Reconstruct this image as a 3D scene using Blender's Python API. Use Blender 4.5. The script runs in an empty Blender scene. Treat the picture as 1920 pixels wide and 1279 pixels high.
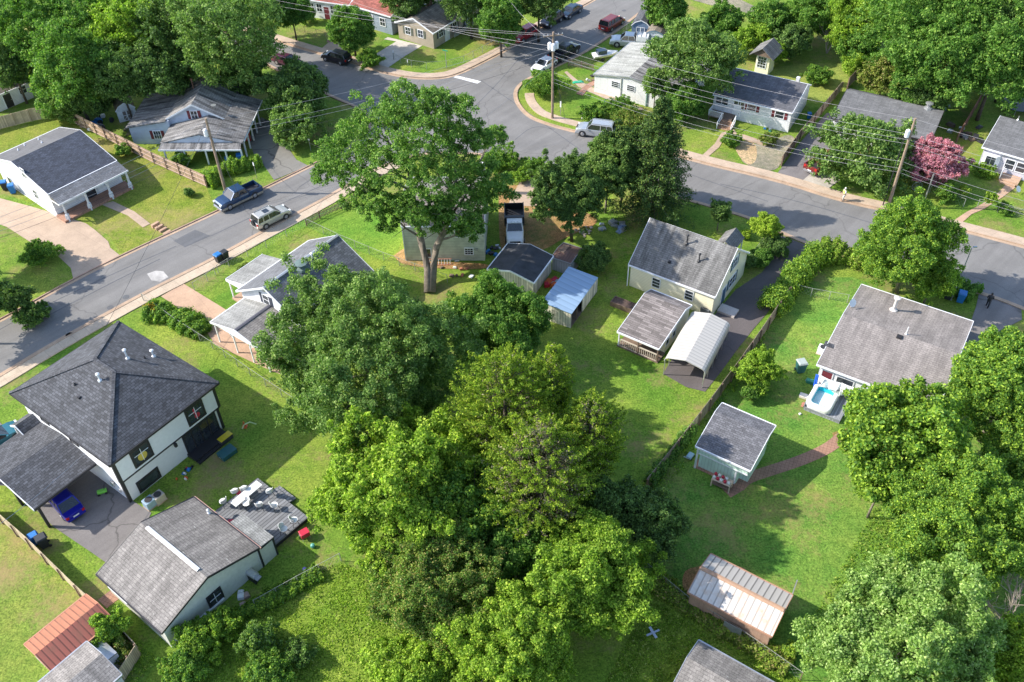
import bpy, bmesh, math, random
import numpy as np
from mathutils import Vector, Matrix

# ---------------------------------------------------------------- camera, light
S = bpy.context.scene
CH = 64.0                                   # flying height of the drone, metres
FPX, PITCH, ROLL = 1735.44, math.radians(43.098), math.radians(-1.4786)
_f = np.array([0, math.cos(PITCH), -math.sin(PITCH)]); _r = np.array([1., 0, 0]); _u = np.cross(_r, _f)
CR = math.cos(ROLL) * _r + math.sin(ROLL) * _u
CU = -math.sin(ROLL) * _r + math.cos(ROLL) * _u
cam_d = bpy.data.cameras.new('camera'); cam = bpy.data.objects.new('camera', cam_d)
S.collection.objects.link(cam)
M = Matrix(((CR[0], CU[0], -_f[0], 0), (CR[1], CU[1], -_f[1], 0), (CR[2], CU[2], -_f[2], CH), (0, 0, 0, 1)))
cam.matrix_world = M
cam_d.sensor_width = 36; cam_d.lens = FPX / 1920 * 36; cam_d.clip_end = 2000; cam_d.clip_start = 1
S.camera = cam
SUN_AZ, SUN_EL = math.radians(175), math.radians(36)      # azimuth from +x, counter-clockwise
W = bpy.data.worlds.new("World"); S.world = W; W.use_nodes = True
nt = W.node_tree; bg = nt.nodes['Background']
sky = nt.nodes.new('ShaderNodeTexSky'); sky.sky_type = 'NISHITA'; sky.sun_disc = False
sky.sun_elevation = SUN_EL; sky.sun_rotation = math.radians(90) - SUN_AZ
nt.links.new(sky.outputs[0], bg.inputs[0]); bg.inputs[1].default_value = 0.15
sun_d = bpy.data.lights.new('sun', 'SUN'); sun_d.energy = 3.5; sun_d.angle = math.radians(0.5); sun_d.color = (1, .94, .84)
sun = bpy.data.objects.new('sun', sun_d); S.collection.objects.link(sun)
sd = Vector((math.cos(SUN_AZ) * math.cos(SUN_EL), math.sin(SUN_AZ) * math.cos(SUN_EL), math.sin(SUN_EL)))
sun.rotation_euler = sd.to_track_quat('Z', 'Y').to_euler(); sun.location = (0, 0, 100)
S.view_settings.view_transform = 'Standard'; S.view_settings.look = 'None'
S.view_settings.exposure = 1.12; S.view_settings.gamma = 1
S.cycles.max_bounces = 5; S.cycles.diffuse_bounces = 3; S.cycles.transparent_max_bounces = 4

# ---------------------------------------------------------------- helpers
C = S.collection
def G(x, y, z=0.0):
    """point at height z seen at survey coordinate (x, y) of the aerial photo"""
    d = (x - 960) / FPX * CR - (y - 639.5) / FPX * CU + _f
    t = (z - CH) / d[2]
    return np.array([0, 0, CH]) + t * d
def ray(x, y): return (x - 960) / FPX * CR - (y - 639.5) / FPX * CU + _f
def depth(p): return float((np.array(p) - (0, 0, CH)) @ _f)
def tag(o, label=None, cat=None, group=None, kind=None):
    if label: o['label'] = label
    if cat: o['category'] = cat
    if group: o['group'] = group
    if kind: o['kind'] = kind
    return o
def empty(name, loc, rz=0.0, label=None, cat=None, group=None, s=1.0):
    o = bpy.data.objects.new(name, None); C.objects.link(o)
    o.location = [float(v) for v in loc]; o.rotation_euler = (0, 0, float(rz)); o.scale = (s, s, s)
    o.empty_display_size = .2
    return tag(o, label, cat, group)
def dup(root, loc, rz, label, s=None):
    r = root.copy(); C.objects.link(r); r.location = [float(v) for v in loc]; r.rotation_euler = (0, 0, float(rz))
    if s: r.scale = s if isinstance(s, tuple) else (s, s, s)
    r['label'] = label
    def kids(a, b):
        for ch in a.children:
            c = ch.copy(); C.objects.link(c); c.parent = b; kids(ch, c)
    kids(root, r)
    return r

class MB:
    def __init__(s): s.v = []; s.f = []; s.m = []
    def poly(s, pts, m=0):
        b = len(s.v); s.v += [tuple(float(c) for c in p) for p in pts]; s.f.append(tuple(range(b, b + len(pts)))); s.m.append(m); return s
    def box(s, x0, x1, y0, y1, z0, z1, m=0, xf=None):
        p = [(x, y, z) for z in (z0, z1) for y in (y0, y1) for x in (x0, x1)]
        if xf: p = [xf(*q) for q in p]
        b = len(s.v); s.v += [tuple(float(c) for c in q) for q in p]
        for q in ((0, 2, 3, 1), (4, 5, 7, 6), (0, 1, 5, 4), (2, 6, 7, 3), (0, 4, 6, 2), (1, 3, 7, 5)):
            s.f.append(tuple(b + i for i in q)); s.m.append(m)
        return s
    def bar(s, a, b_, w, h=None, m=0):
        """box beam from a to b, w wide, h high"""
        a, b_ = Vector([float(c) for c in a]), Vector([float(c) for c in b_]); h = h or w
        d = (b_ - a).normalized(); sx = d.cross(Vector((0, 0, 1)))
        if sx.length < 1e-4: sx = Vector((1, 0, 0))
        sx.normalize(); up = sx.cross(d)
        p = [q + sx * i * w / 2 + up * j * h / 2 for q in (a, b_) for j in (-1, 1) for i in (-1, 1)]
        b = len(s.v); s.v += [tuple(q) for q in p]
        for q in ((0, 1, 3, 2), (4, 6, 7, 5), (0, 4, 5, 1), (2, 3, 7, 6), (0, 2, 6, 4), (1, 5, 7, 3)):
            s.f.append(tuple(b + i for i in q)); s.m.append(m)
        return s
    def tube(s, path, rad, n=6, m=0, cap=True):
        path = [Vector([float(c) for c in p]) for p in path]
        if not hasattr(rad, '__len__'): rad = [rad] * len(path)
        b = len(s.v); ref = Vector((0, 0, 1))
        for i, p in enumerate(path):
            d = (path[min(i + 1, len(path) - 1)] - path[max(i - 1, 0)])
            d = d.normalized() if d.length > 1e-6 else Vector((0, 0, 1))
            r = ref if abs(d.dot(ref)) < .9 else Vector((1, 0, 0))
            a = d.cross(r).normalized(); c = d.cross(a)
            for k in range(n):
                t = 2 * math.pi * k / n
                s.v.append(tuple(p + (a * math.cos(t) + c * math.sin(t)) * rad[i]))
        for i in range(len(path) - 1):
            for k in range(n):
                k2 = (k + 1) % n
                s.f.append((b + i * n + k, b + i * n + k2, b + (i + 1) * n + k2, b + (i + 1) * n + k)); s.m.append(m)
        if cap:
            s.f.append(tuple(b + k for k in range(n))[::-1]); s.m.append(m)
            s.f.append(tuple(b + (len(path) - 1) * n + k for k in range(n))); s.m.append(m)
        return s
    def lathe(s, prof, n=12, o=(0, 0, 0), m=0, axis='z'):
        b = len(s.v)
        for (r, z) in prof:
            for k in range(n):
                t = 2 * math.pi * k / n; p = (r * math.cos(t), r * math.sin(t), z)
                if axis == 'y': p = (p[0], p[2], p[1])
                if axis == 'x': p = (p[2], p[0], p[1])
                s.v.append((p[0] + o[0], p[1] + o[1], p[2] + o[2]))
        for i in range(len(prof) - 1):
            for k in range(n):
                k2 = (k + 1) % n
                s.f.append((b + i * n + k, b + i * n + k2, b + (i + 1) * n + k2, b + (i + 1) * n + k)); s.m.append(m)
        s.f.append(tuple(b + k for k in range(n))[::-1]); s.m.append(m)
        s.f.append(tuple(b + (len(prof) - 1) * n + k for k in range(n))); s.m.append(m)
        return s
    def loft(s, rings, m=0, caps=True):
        b = len(s.v); n = len(rings[0])
        for r in rings: s.v += [tuple(float(c) for c in p) for p in r]
        for i in range(len(rings) - 1):
            for k in range(n):
                k2 = (k + 1) % n
                s.f.append((b + i * n + k, b + i * n + k2, b + (i + 1) * n + k2, b + (i + 1) * n + k)); s.m.append(m)
        if caps:
            s.f.append(tuple(b + k for k in range(n))[::-1]); s.m.append(m)
            s.f.append(tuple(b + (len(rings) - 1) * n + k for k in range(n))); s.m.append(m)
        return s
    def extr(s, prof, x0, x1, xf, m=0):
        """closed profile (t,z) extruded from x0 to x1, xf(x,t,z)->point"""
        return s.loft([[xf(x, t, z) for t, z in prof] for x in (x0, x1)], m)
    def build(s, name, mats, parent=None, smooth=False, fix=True, bevel=0):
        me = bpy.data.meshes.new(name); me.from_pydata(s.v, [], s.f); me.update()
        if fix:
            bm = bmesh.new(); bm.from_mesh(me); bmesh.ops.recalc_face_normals(bm, faces=bm.faces); bm.to_mesh(me); bm.free()
        mats = mats if isinstance(mats, (list, tuple)) else [mats]
        for m in mats: me.materials.append(m)
        if len(mats) > 1: me.polygons.foreach_set('material_index', s.m)
        if smooth: me.polygons.foreach_set('use_smooth', [True] * len(me.polygons))
        # metric UVs: u along the horizontal of each face, v up its slope
        uv = me.uv_layers.new(name='UVMap'); nl = len(me.loops)
        co = np.empty(len(me.vertices) * 3); me.vertices.foreach_get('co', co); co = co.reshape(-1, 3)
        vi = np.empty(nl, int); me.loops.foreach_get('vertex_index', vi)
        no = np.empty(len(me.polygons) * 3); me.polygons.foreach_get('normal', no); no = no.reshape(-1, 3)
        lt = np.empty(len(me.polygons), int); me.polygons.foreach_get('loop_total', lt)
        no = np.repeat(no, lt, axis=0)
        h = np.stack([-no[:, 1], no[:, 0], 0 * no[:, 0]], 1); hl = np.linalg.norm(h, axis=1)
        flat = hl < .05; h[flat] = (1, 0, 0); hl[flat] = 1; h /= hl[:, None]
        t = np.cross(no, h)
        P = co[vi]; uvs = np.stack([(P * h).sum(1), (P * t).sum(1)], 1)
        uv.data.foreach_set('uv', uvs.astype(np.float32).ravel())
        o = bpy.data.objects.new(name, me); C.objects.link(o)
        if parent: o.parent = parent
        if bevel:
            md = o.modifiers.new('bevel', 'BEVEL'); md.width = bevel; md.segments = 2; md.limit_method = 'ANGLE'
        return o

# ---------------------------------------------------------------- materials
MATS = {}
class N:
    def __init__(s, name, rough=.8):
        s.m = bpy.data.materials.new(name); s.m.use_nodes = True; s.t = s.m.node_tree
        s.b = s.t.nodes['Principled BSDF']; s.b.inputs['Roughness'].default_value = rough; MATS[name] = s.m
    def n(s, t, **k):
        o = s.t.nodes.new('ShaderNode' + t)
        for a, v in k.items():
            if a in ('operation', 'blend_type', 'data_type', 'feature', 'wave_type', 'bands_direction', 'noise_dimensions', 'wave_profile'): setattr(o, a, v)
            else:
                o.inputs[a.replace('_', ' ')].default_value = v
        return o
    def l(s, a, b): s.t.links.new(a, b)
    def coord(s, what='UV'): return s.n('TexCoord').outputs[what]
    def pos(s): return s.n('NewGeometry').outputs['Position']
    def noise(s, vec, scale, detail=4, rough=.6):
        o = s.n('TexNoise', Scale=scale, Detail=detail, Roughness=rough); s.l(vec, o.inputs['Vector']); return o.outputs['Fac']
    def ramp(s, fac, *st):
        r = s.n('ValToRGB'); e = r.color_ramp.elements
        while len(e) < len(st): e.new(.5)
        for i, (p, c) in enumerate(st): e[i].position = p; e[i].color = (*c, 1)
        s.l(fac, r.inputs[0]); return r.outputs[0]
    def mix(s, f, a, b, bt='MIX'):
        o = s.n('Mix', data_type='RGBA', blend_type=bt)
        for i, v in ((0, f), (6, a), (7, b)):
            if hasattr(v, 'links'): s.l(v, o.inputs[i])
            else: o.inputs[i].default_value = v if i == 0 else (*v, 1)
        return o.outputs[2]
    def math(s, op, a, b=0):
        o = s.n('Math', operation=op)
        for i, v in ((0, a), (1, b)):
            if hasattr(v, 'links'): s.l(v, o.inputs[i])
            else: o.inputs[i].default_value = v
        return o.outputs[0]
    def bump(s, h, dist=.02, strength=1.0):
        o = s.n('Bump'); o.inputs['Distance'].default_value = dist; o.inputs['Strength'].default_value = strength
        s.l(h, o.inputs['Height']); s.l(o.outputs[0], s.b.inputs['Normal'])
    def out(s, c): s.l(c, s.b.inputs['Base Color']); return s.m
def k(c, f): return tuple(min(1, x * f) for x in c)

def flat(name, col, rough=.6, metal=0, spec=.5, var=.12, scale=3.0):
    a = N(name, rough); a.b.inputs['Metallic'].default_value = metal; a.b.inputs['Specular IOR Level'].default_value = spec
    f = a.noise(a.coord('Object'), scale, 4)
    return a.out(a.ramp(f, (.3, k(col, 1 - var)), (.7, k(col, 1 + var))))
def shingle(name, col, var=.25, streak=.3, w=.95, h=.3, mortar=.55, tint=None, fleck=None):
    a = N(name, .95); uv = a.coord()
    b = a.n('TexBrick', Scale=1.0, Mortar_Size=.022, Brick_Width=w, Row_Height=h, Bias=0.0, Mortar_Smooth=.4)
    b.inputs['Color1'].default_value = (*k(col, 1 - var), 1); b.inputs['Color2'].default_value = (*k(tint or col, 1 + var), 1)
    b.inputs['Mortar'].default_value = (*k(col, mortar), 1); a.l(uv, b.inputs['Vector'])
    mp = a.n('Mapping'); mp.inputs['Scale'].default_value = (1.6, .22, 1); a.l(uv, mp.inputs['Vector'])
    st = a.ramp(a.noise(mp.outputs[0], 1.0, 5), (.35, (1 - streak,) * 3), (.65, (1 + streak * .5,) * 3))
    fine = a.ramp(a.noise(uv, 9, 3), (.3, (.72,) * 3), (.75, (1.3,) * 3))
    blot = a.ramp(a.noise(uv, .45, 4), (.3, (.85,) * 3), (.7, (1.12,) * 3))
    c = a.mix(1, b.outputs[0], st, 'MULTIPLY'); c = a.mix(1, c, fine, 'MULTIPLY'); c = a.mix(1, c, blot, 'MULTIPLY')
    if fleck:
        m2 = a.n('Mapping'); m2.inputs['Scale'].default_value = (1.1, 4.5, 1); a.l(uv, m2.inputs['Vector']); c = a.mix(a.ramp(a.noise(m2.outputs[0], 1.0, 3), (.68, (0,) * 3), (.71, (.8,) * 3)), c, fleck)
    a.bump(b.outputs['Fac'], .012, -.6)
    return a.out(c)
def siding(name, col, period=.2, vertical=False, dark=.72, dirt=.12):
    a = N(name, .75); sx = a.n('SeparateXYZ'); a.l(a.coord(), sx.inputs[0])
    f = a.math('FRACT', a.math('MULTIPLY', sx.outputs[0 if vertical else 1], 1 / period))
    line = a.ramp(f, (0, (dark,) * 3), (.22, (1,) * 3), (.85, (1.02,) * 3), (1, (dark,) * 3))
    d = a.ramp(a.noise(a.coord('Object'), .9, 6), (.3, (1 - dirt * 1.6,) * 3), (.65, (1 + dirt * .3,) * 3))
    a.bump(f, .015, .5)
    return a.out(a.mix(1, a.mix(1, col, line, 'MULTIPLY'), d, 'MULTIPLY'))
def ribbed(name, col, period=.3, metal=0., rough=.5, rust=None, dark=.6):
    a = N(name, rough); a.b.inputs['Metallic'].default_value = metal
    sx = a.n('SeparateXYZ'); a.l(a.coord(), sx.inputs[0])
    f = a.math('FRACT', a.math('MULTIPLY', sx.outputs[0], 1 / period))
    line = a.ramp(f, (0, (dark,) * 3), (.16, (dark,) * 3), (.26, (1.08,) * 3), (.5, (1,) * 3), (1, (.94,) * 3))
    c = a.mix(1, col, line, 'MULTIPLY')
    if rust:
        c = a.mix(a.ramp(a.noise(a.coord('Object'), .8, 7, .75), (.45, (0,) * 3), (.68, (1,) * 3)), c, rust)
    a.bump(f, .03, .5)
    return a.out(c)
def wood(name, col, period=.14, vertical=True, var=.25, dark=.45):
    a = N(name, .9); sx = a.n('SeparateXYZ'); a.l(a.coord(), sx.inputs[0])
    q = a.math('MULTIPLY', sx.outputs[0 if vertical else 1], 1 / period)
    f = a.math('FRACT', q); cell = a.n('TexWhiteNoise'); cell.noise_dimensions = '1D'; a.l(a.math('FLOOR', q), cell.inputs['W'])
    line = a.ramp(f, (0, (dark,) * 3), (.2, (1,) * 3), (.85, (1,) * 3), (1, (dark,) * 3))
    tone = a.ramp(cell.outputs['Value'], (0, k(col, 1 - var)), (1, k(col, 1 + var)))
    g = a.ramp(a.noise(a.coord('Object'), 1.2, 7, .7), (.3, (.8,) * 3), (.7, (1.15,) * 3))
    return a.out(a.mix(1, a.mix(1, tone, line, 'MULTIPLY'), g, 'MULTIPLY'))
def ground(name, c1, c2, c3, patch=(.62, .72), s1=.12, s2=1.4, s3=9, bump=.05, far=None, sat=1):
    a = N(name, .95); a.b.inputs['Specular IOR Level'].default_value = .15; p = a.pos()
    big = a.ramp(a.noise(p, s1, 5), (.36, c1), (.66, c2))
    mid = a.ramp(a.noise(p, s2, 6, .7), (.3, (.66, .74, .6)), (.72, (1.34, 1.24, 1.2)))
    fine = a.ramp(a.noise(p, s3, 3, .8), (.3, (.36, .42, .36)), (.7, (1.6, 1.52, 1.35)))
    c = a.mix(1, a.mix(1, big, mid, 'MULTIPLY'), fine, 'MULTIPLY')
    pf = a.math('ADD', a.math('MULTIPLY', a.noise(p, .16, 3), .62), a.math('MULTIPLY', a.noise(p, 1.9, 6, .75), .38))
    c = a.mix(a.ramp(pf, (patch[0] - .04, (0,) * 3), (patch[1], (.85,) * 3)), c, c3)
    h = a.math('ADD', a.noise(p, s3 * .8, 4, .8), a.noise(p, s2, 3))
    a.bump(h, bump, 1.0)
    return a.out(c)
def concrete(name, col, joint=1.5, var=.2, jd=.55, rot=0):
    a = N(name, .9); p = a.pos()
    mp = a.n('Mapping'); mp.inputs['Rotation'].default_value = (0, 0, math.radians(rot)); a.l(p, mp.inputs['Vector'])
    sx = a.n('SeparateXYZ'); a.l(mp.outputs[0], sx.inputs[0])
    c = a.ramp(a.noise(p, .5, 7, .7), (.3, k(col, 1 - var)), (.7, k(col, 1 + var)))
    if joint:
        for i in (0, 1):
            f = a.math('FRACT', a.math('MULTIPLY', sx.outputs[i], 1 / joint))
            c = a.mix(1, c, a.ramp(f, (0, (jd,) * 3), (.035 * 1.5 / joint, (1,) * 3), (1, (1,) * 3)), 'MULTIPLY')
    c = a.mix(1, c, a.ramp(a.noise(p, 7, 5, .7), (.3, (.86,) * 3), (.7, (1.1,) * 3)), 'MULTIPLY')
    a.bump(a.noise(p, 12, 3), .01, .5)
    return a.out(c)
def asphalt(name, col, crack=.35):
    a = N(name, .9); p = a.pos()
    mp = a.n('Mapping'); mp.inputs['Rotation'].default_value = (0, 0, math.radians(-45)); a.l(p, mp.inputs['Vector'])
    mp2 = a.n('Mapping'); mp2.inputs['Scale'].default_value = (.06, .9, 1); a.l(mp.outputs[0], mp2.inputs['Vector'])
    c = a.ramp(a.noise(p, .22, 8, .65), (.3, k(col, .86)), (.7, k(col, 1.14)))
    c = a.mix(1, c, a.ramp(a.noise(mp2.outputs[0], 1, 5, .6), (.35, (.9,) * 3), (.65, (1.08,) * 3)), 'MULTIPLY')
    c = a.mix(1, c, a.ramp(a.noise(p, 14, 3, .8), (.25, (.74,) * 3), (.75, (1.25,) * 3)), 'MULTIPLY')
    c = a.mix(1, c, a.ramp(a.noise(p, .8, 6, .75), (.27, (.66,) * 3), (.36, (1,) * 3), (.68, (1,) * 3), (.76, (1.16,) * 3)), 'MULTIPLY')
    wn = a.n('TexNoise', Scale=.35, Detail=4.0); a.l(p, wn.inputs['Vector'])
    wv = a.n('VectorMath', operation='MULTIPLY_ADD'); a.l(wn.outputs['Color'], wv.inputs[0]); wv.inputs[1].default_value = (3, 3, 0); a.l(p, wv.inputs[2])
    v = a.n('TexVoronoi', feature='DISTANCE_TO_EDGE', Scale=.09); a.l(wv.outputs[0], v.inputs['Vector'])
    c = a.mix(1, c, a.ramp(v.outputs['Distance'], (0, (1 - crack,) * 3), (.009, (1,) * 3), (1, (1,) * 3)), 'MULTIPLY')
    a.bump(a.noise(p, 20, 2), .006, .5)
    return a.out(c)
def leafmat(name, col, col2, transl=.45, gloss=.2, rough=.6, bright=None):
    a = N(name, rough); a.b.inputs['Specular IOR Level'].default_value = gloss
    r = a.n('NewGeometry').outputs['Random Per Island']
    st = [(0, k(col, .5)), (.45, col), (.8, col2), (1, bright or k(col2, 1.45))]
    c = a.ramp(r, *st)
    obj = a.noise(a.coord('Object'), .6, 5, .7)
    c = a.mix(1, c, a.ramp(obj, (.3, (.7, .76, .75)), (.7, (1.32, 1.22, 1.05))), 'MULTIPLY')
    tr = a.n('BsdfTranslucent'); ms = a.n('MixShader'); ms.inputs[0].default_value = transl
    tc = a.mix(1, c, (1.05, 1.25, .65), 'MULTIPLY'); a.l(tc, tr.inputs['Color'])
    a.l(a.b.outputs[0], ms.inputs[1]); a.l(tr.outputs[0], ms.inputs[2])
    a.l(ms.outputs[0], a.t.nodes['Material Output'].inputs[0])
    return a.out(c)

GRASS = ground('grass_turf', (.105, .215, .03), (.225, .29, .055), (.28, .2, .1), patch=(.545, .66), s3=5.5)
WEED = ground('rough_grass', (.1, .2, .02), (.23, .3, .045), (.2, .17, .06), patch=(.58, .7), s2=1.1, s3=5, bump=.16)
DIRT = ground('dirt', (.33, .18, .09), (.4, .26, .15), (.1, .16, .04), patch=(.56, .66))
GRAVEL = ground('gravel', (.2, .19, .18), (.34, .31, .27), (.12, .17, .05), patch=(.57, .68), s3=14)
ROADM = asphalt('road_asphalt', (.185, .178, .172), .3)
DRIVE_OLD = asphalt('driveway_asphalt', (.17, .155, .155), .5)
DRIVE_DARK = asphalt('new_asphalt', (.115, .1, .1), .2)
PATCHM = asphalt('patch_asphalt', (.12, .122, .13), 0)
CONC = concrete('concrete', (.43, .32, .235), 3.0, .16, .7, 38)
CONC2 = concrete('concrete_pink', (.47, .31, .21), 3.2, .18, .75, -37)
WALK = concrete('sidewalk_concrete', (.47, .36, .27), 1.5, .18, .6, -33)
WALK1 = concrete('sidewalk_concrete_west', (.49, .39, .29), 1.5, .18, .6, 45)
GUTM = concrete('gutter_concrete', (.42, .3, .21), 0, .25)
KERBM = concrete('kerb_concrete', (.36, .24, .18), 0, .25)
BRICKP = concrete('brick_pavers', (.36, .2, .14), .3, .3, .55, 25)
WHITEP = flat('white_paint', (.8, .8, .8), .5)
TRIMW = flat('white_trim', (.78, .79, .82), .45, var=.05)
TRIMD = flat('dark_trim', (.028, .026, .03), .5)
GLASS = flat('window_glass', (.035, .042, .055), .08, spec=1.0, var=.5, scale=1.0)
GREYM = flat('grey_metal', (.45, .46, .48), .35, .6)
DARKM = flat('black_metal', (.03, .03, .035), .5)
BROWN = flat('weathered_wood', (.17, .12, .09), .9, var=.3)
# ---------------------------------------------------------------- the ground
def g2(p, z=0): return G(p[0], p[1], z)[:2]
def smooth_line(P, it=2):
    P = [np.array(p, float) for p in P]
    for _ in range(it):
        Q = [P[0]]
        for a, b in zip(P, P[1:]): Q += [a * .75 + b * .25, a * .25 + b * .75]
        P = Q + [P[-1]]
    return P
def sheet(name, px, z, mat, kind='structure', smooth=0, label=None):
    P = [g2(p) for p in px]
    if smooth: P = smooth_line(P + [P[0]], smooth)[:-1]
    mb = MB().poly([(p[0], p[1], z) for p in P])
    o = mb.build(name, mat, fix=False)
    if o.data.polygons[0].normal.z < 0: o.data.flip_normals()
    return tag(o, label=label, kind=kind)
def offset(P, d):
    P = [np.array(p, float) for p in P]; out = []
    for i, p in enumerate(P):
        a = P[max(i - 1, 0)]; b = P[min(i + 1, len(P) - 1)]; t = b - a; t /= np.linalg.norm(t)
        out.append(p + np.array([-t[1], t[0]]) * d)
    return out
def ribbon(name, line, d0, d1, z0, z1, mat, kind='structure'):
    """solid strip between offsets d0 and d1 of a world line, top at z1"""
    A, B = offset(line, d0), offset(line, d1)
    mb = MB()
    mb.loft([[(a[0], a[1], z0), (b[0], b[1], z0), (b[0], b[1], z1), (a[0], a[1], z1)] for a, b in zip(A, B)])
    return tag(mb.build(name, mat), kind=kind)

mb = MB(); nx = 60
mb.poly([(-420, -60, 0), (420, -60, 0), (420, 520, 0), (-420, 520, 0)])
tag(mb.build('ground', GRASS, fix=False), kind='structure')

LAWN = [
 ('lawn', [(225, 1330), (300, 1240), (430, 1172), (560, 1100), (640, 1055), (800, 1120), (1010, 1130), (1205, 1067), (1290, 1137), (1500, 1275), (1560, 1330)], ground('unmown_lawn', (.14, .25, .03), (.25, .32, .06), (.32, .27, .1), patch=(.6, .7), s2=2.2, s3=6, bump=.12)),
 ('lawn', [(622, 382), (560, 414), (500, 450), (575, 426), (640, 457), (720, 490), (745, 470), (770, 420), (730, 370), (690, 346)], ground('fresh_lawn', (.095, .225, .03), (.19, .29, .05), (.2, .22, .06), patch=(.6, .72), s3=5.5)),
 ('lawn', [(1505, 520), (1600, 520), (1700, 560), (1960, 640), (1960, 1330), (1560, 1330), (1500, 1275), (1290, 1137), (1205, 1067), (1212, 922), (1330, 772), (1440, 618), (1478, 562)], ground('clover_lawn', (.09, .215, .04), (.19, .28, .06), (.28, .21, .09), patch=(.545, .66), s1=.2, s3=5.5)),
 ('lawn', [(-100, 260), (112, 219), (200, 262), (388, 352), (404, 392), (227, 475), (203, 440), (120, 400), (-100, 330)], ground('dry_lawn', (.15, .22, .03), (.24, .26, .06), (.3, .24, .1), patch=(.53, .64), s1=.3, s3=5.5)),
 ('lawn', [(1440, 128), (1500, 120), (1560, 118), (1612, 134), (1578, 172), (1530, 195), (1440, 150)], ground('mown_lawn', (.2, .27, .07), (.26, .3, .08), (.3, .26, .1), patch=(.6, .7))),
 ('lawn', [(-160, 840), (0, 975), (60, 1030), (150, 1118), (262, 1228), (200, 1330), (-300, 1330)], ground('tired_lawn', (.13, .22, .04), (.21, .25, .06), (.3, .22, .1), patch=(.53, .64), s1=.25, s3=5.5)),
]
for nm, px, m in LAWN: sheet(nm, px, .008, m)
R1F = [(-160, 682), (0, 601), (130, 529), (227, 480), (409, 396), (514, 344), (582, 311), (625, 290), (662, 268), (690, 246), (697, 230), (688, 213), (660, 198), (633, 187), (575, 160), (500, 122), (440, 90), (360, 50)]
R1N = [(-60, 740), (0, 707), (94, 649), (260, 557), (338, 518), (406, 484), (500, 432), (610, 374), (680, 332), (740, 303), (800, 288), (880, 288), (976, 299), (1016, 310), (1110, 333), (1200, 354), (1293, 377), (1370, 399), (1416, 414), (1462, 437), (1535, 467), (1640, 500), (1834, 548), (1920, 580), (2060, 640)]
TOPK = [(330, 12), (430, 46), (514, 75), (607, 103), (662, 117), (709, 134), (766, 146), (816, 148), (852, 142), (897, 121), (962, 87), (1012, 50), (1088, 14), (1113, 0), (1160, -28), (1200, -50)]
RGTK = [(1300, -50), (1260, -18), (1225, 6), (1184, 38), (1142, 70), (1106, 94), (1060, 118), (1010, 140), (985, 152), (970, 166), (967, 181), (974, 199), (994, 220), (1025, 232), (1056, 241), (1085, 248), (1158, 257), (1301, 302), (1460, 338), (1576, 376), (1678, 398), (1785, 427), (1920, 462), (2100, 512)]
r1f, r1n, topk, rgtk = [smooth_line([g2(p) for p in L], 2) for L in (R1F, R1N, TOPK, RGTK)]
mb = MB().poly([(p[0], p[1], .02) for p in r1n + rgtk[::-1] + topk[::-1] + r1f[::-1]])
o = mb.build('road', ROADM, fix=False)
if o.data.polygons[0].normal.z < 0: o.data.flip_normals()
tag(o, kind='structure')
for nm, ln, s, w in (('north', r1f, 1, 0), ('south', r1n, -1, 1.35), ('corner', topk, 1, 1.5), ('east', rgtk, 1, 0)):
    ribbon('gutter', ln, -s * .42, 0, 0, .032, GUTM)
    ribbon('kerb', ln, 0, s * .16, 0, .13, KERBM if nm == 'north' else GUTM)
    if nm == 'south': ribbon('sidewalk', ln[:int(len(ln) * .40)], -.16, -1.5, 0, .09, WALK1)
    if nm == 'corner': ribbon('sidewalk', ln, .16, 1.55, 0, .09, WALK)
i0 = int(np.argmin([np.linalg.norm(p - G(1158, 257)[:2]) for p in rgtk]))
ribbon('sidewalk', rgtk[i0:], .16, 1.6, 0, .09, WALK)
i1 = int(np.argmin([np.linalg.norm(p - G(968, 175)[:2]) for p in rgtk]))
ribbon('sidewalk', rgtk[i1:i0 + 1], 1.2, 2.5, 0, .06, WALK)
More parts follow.
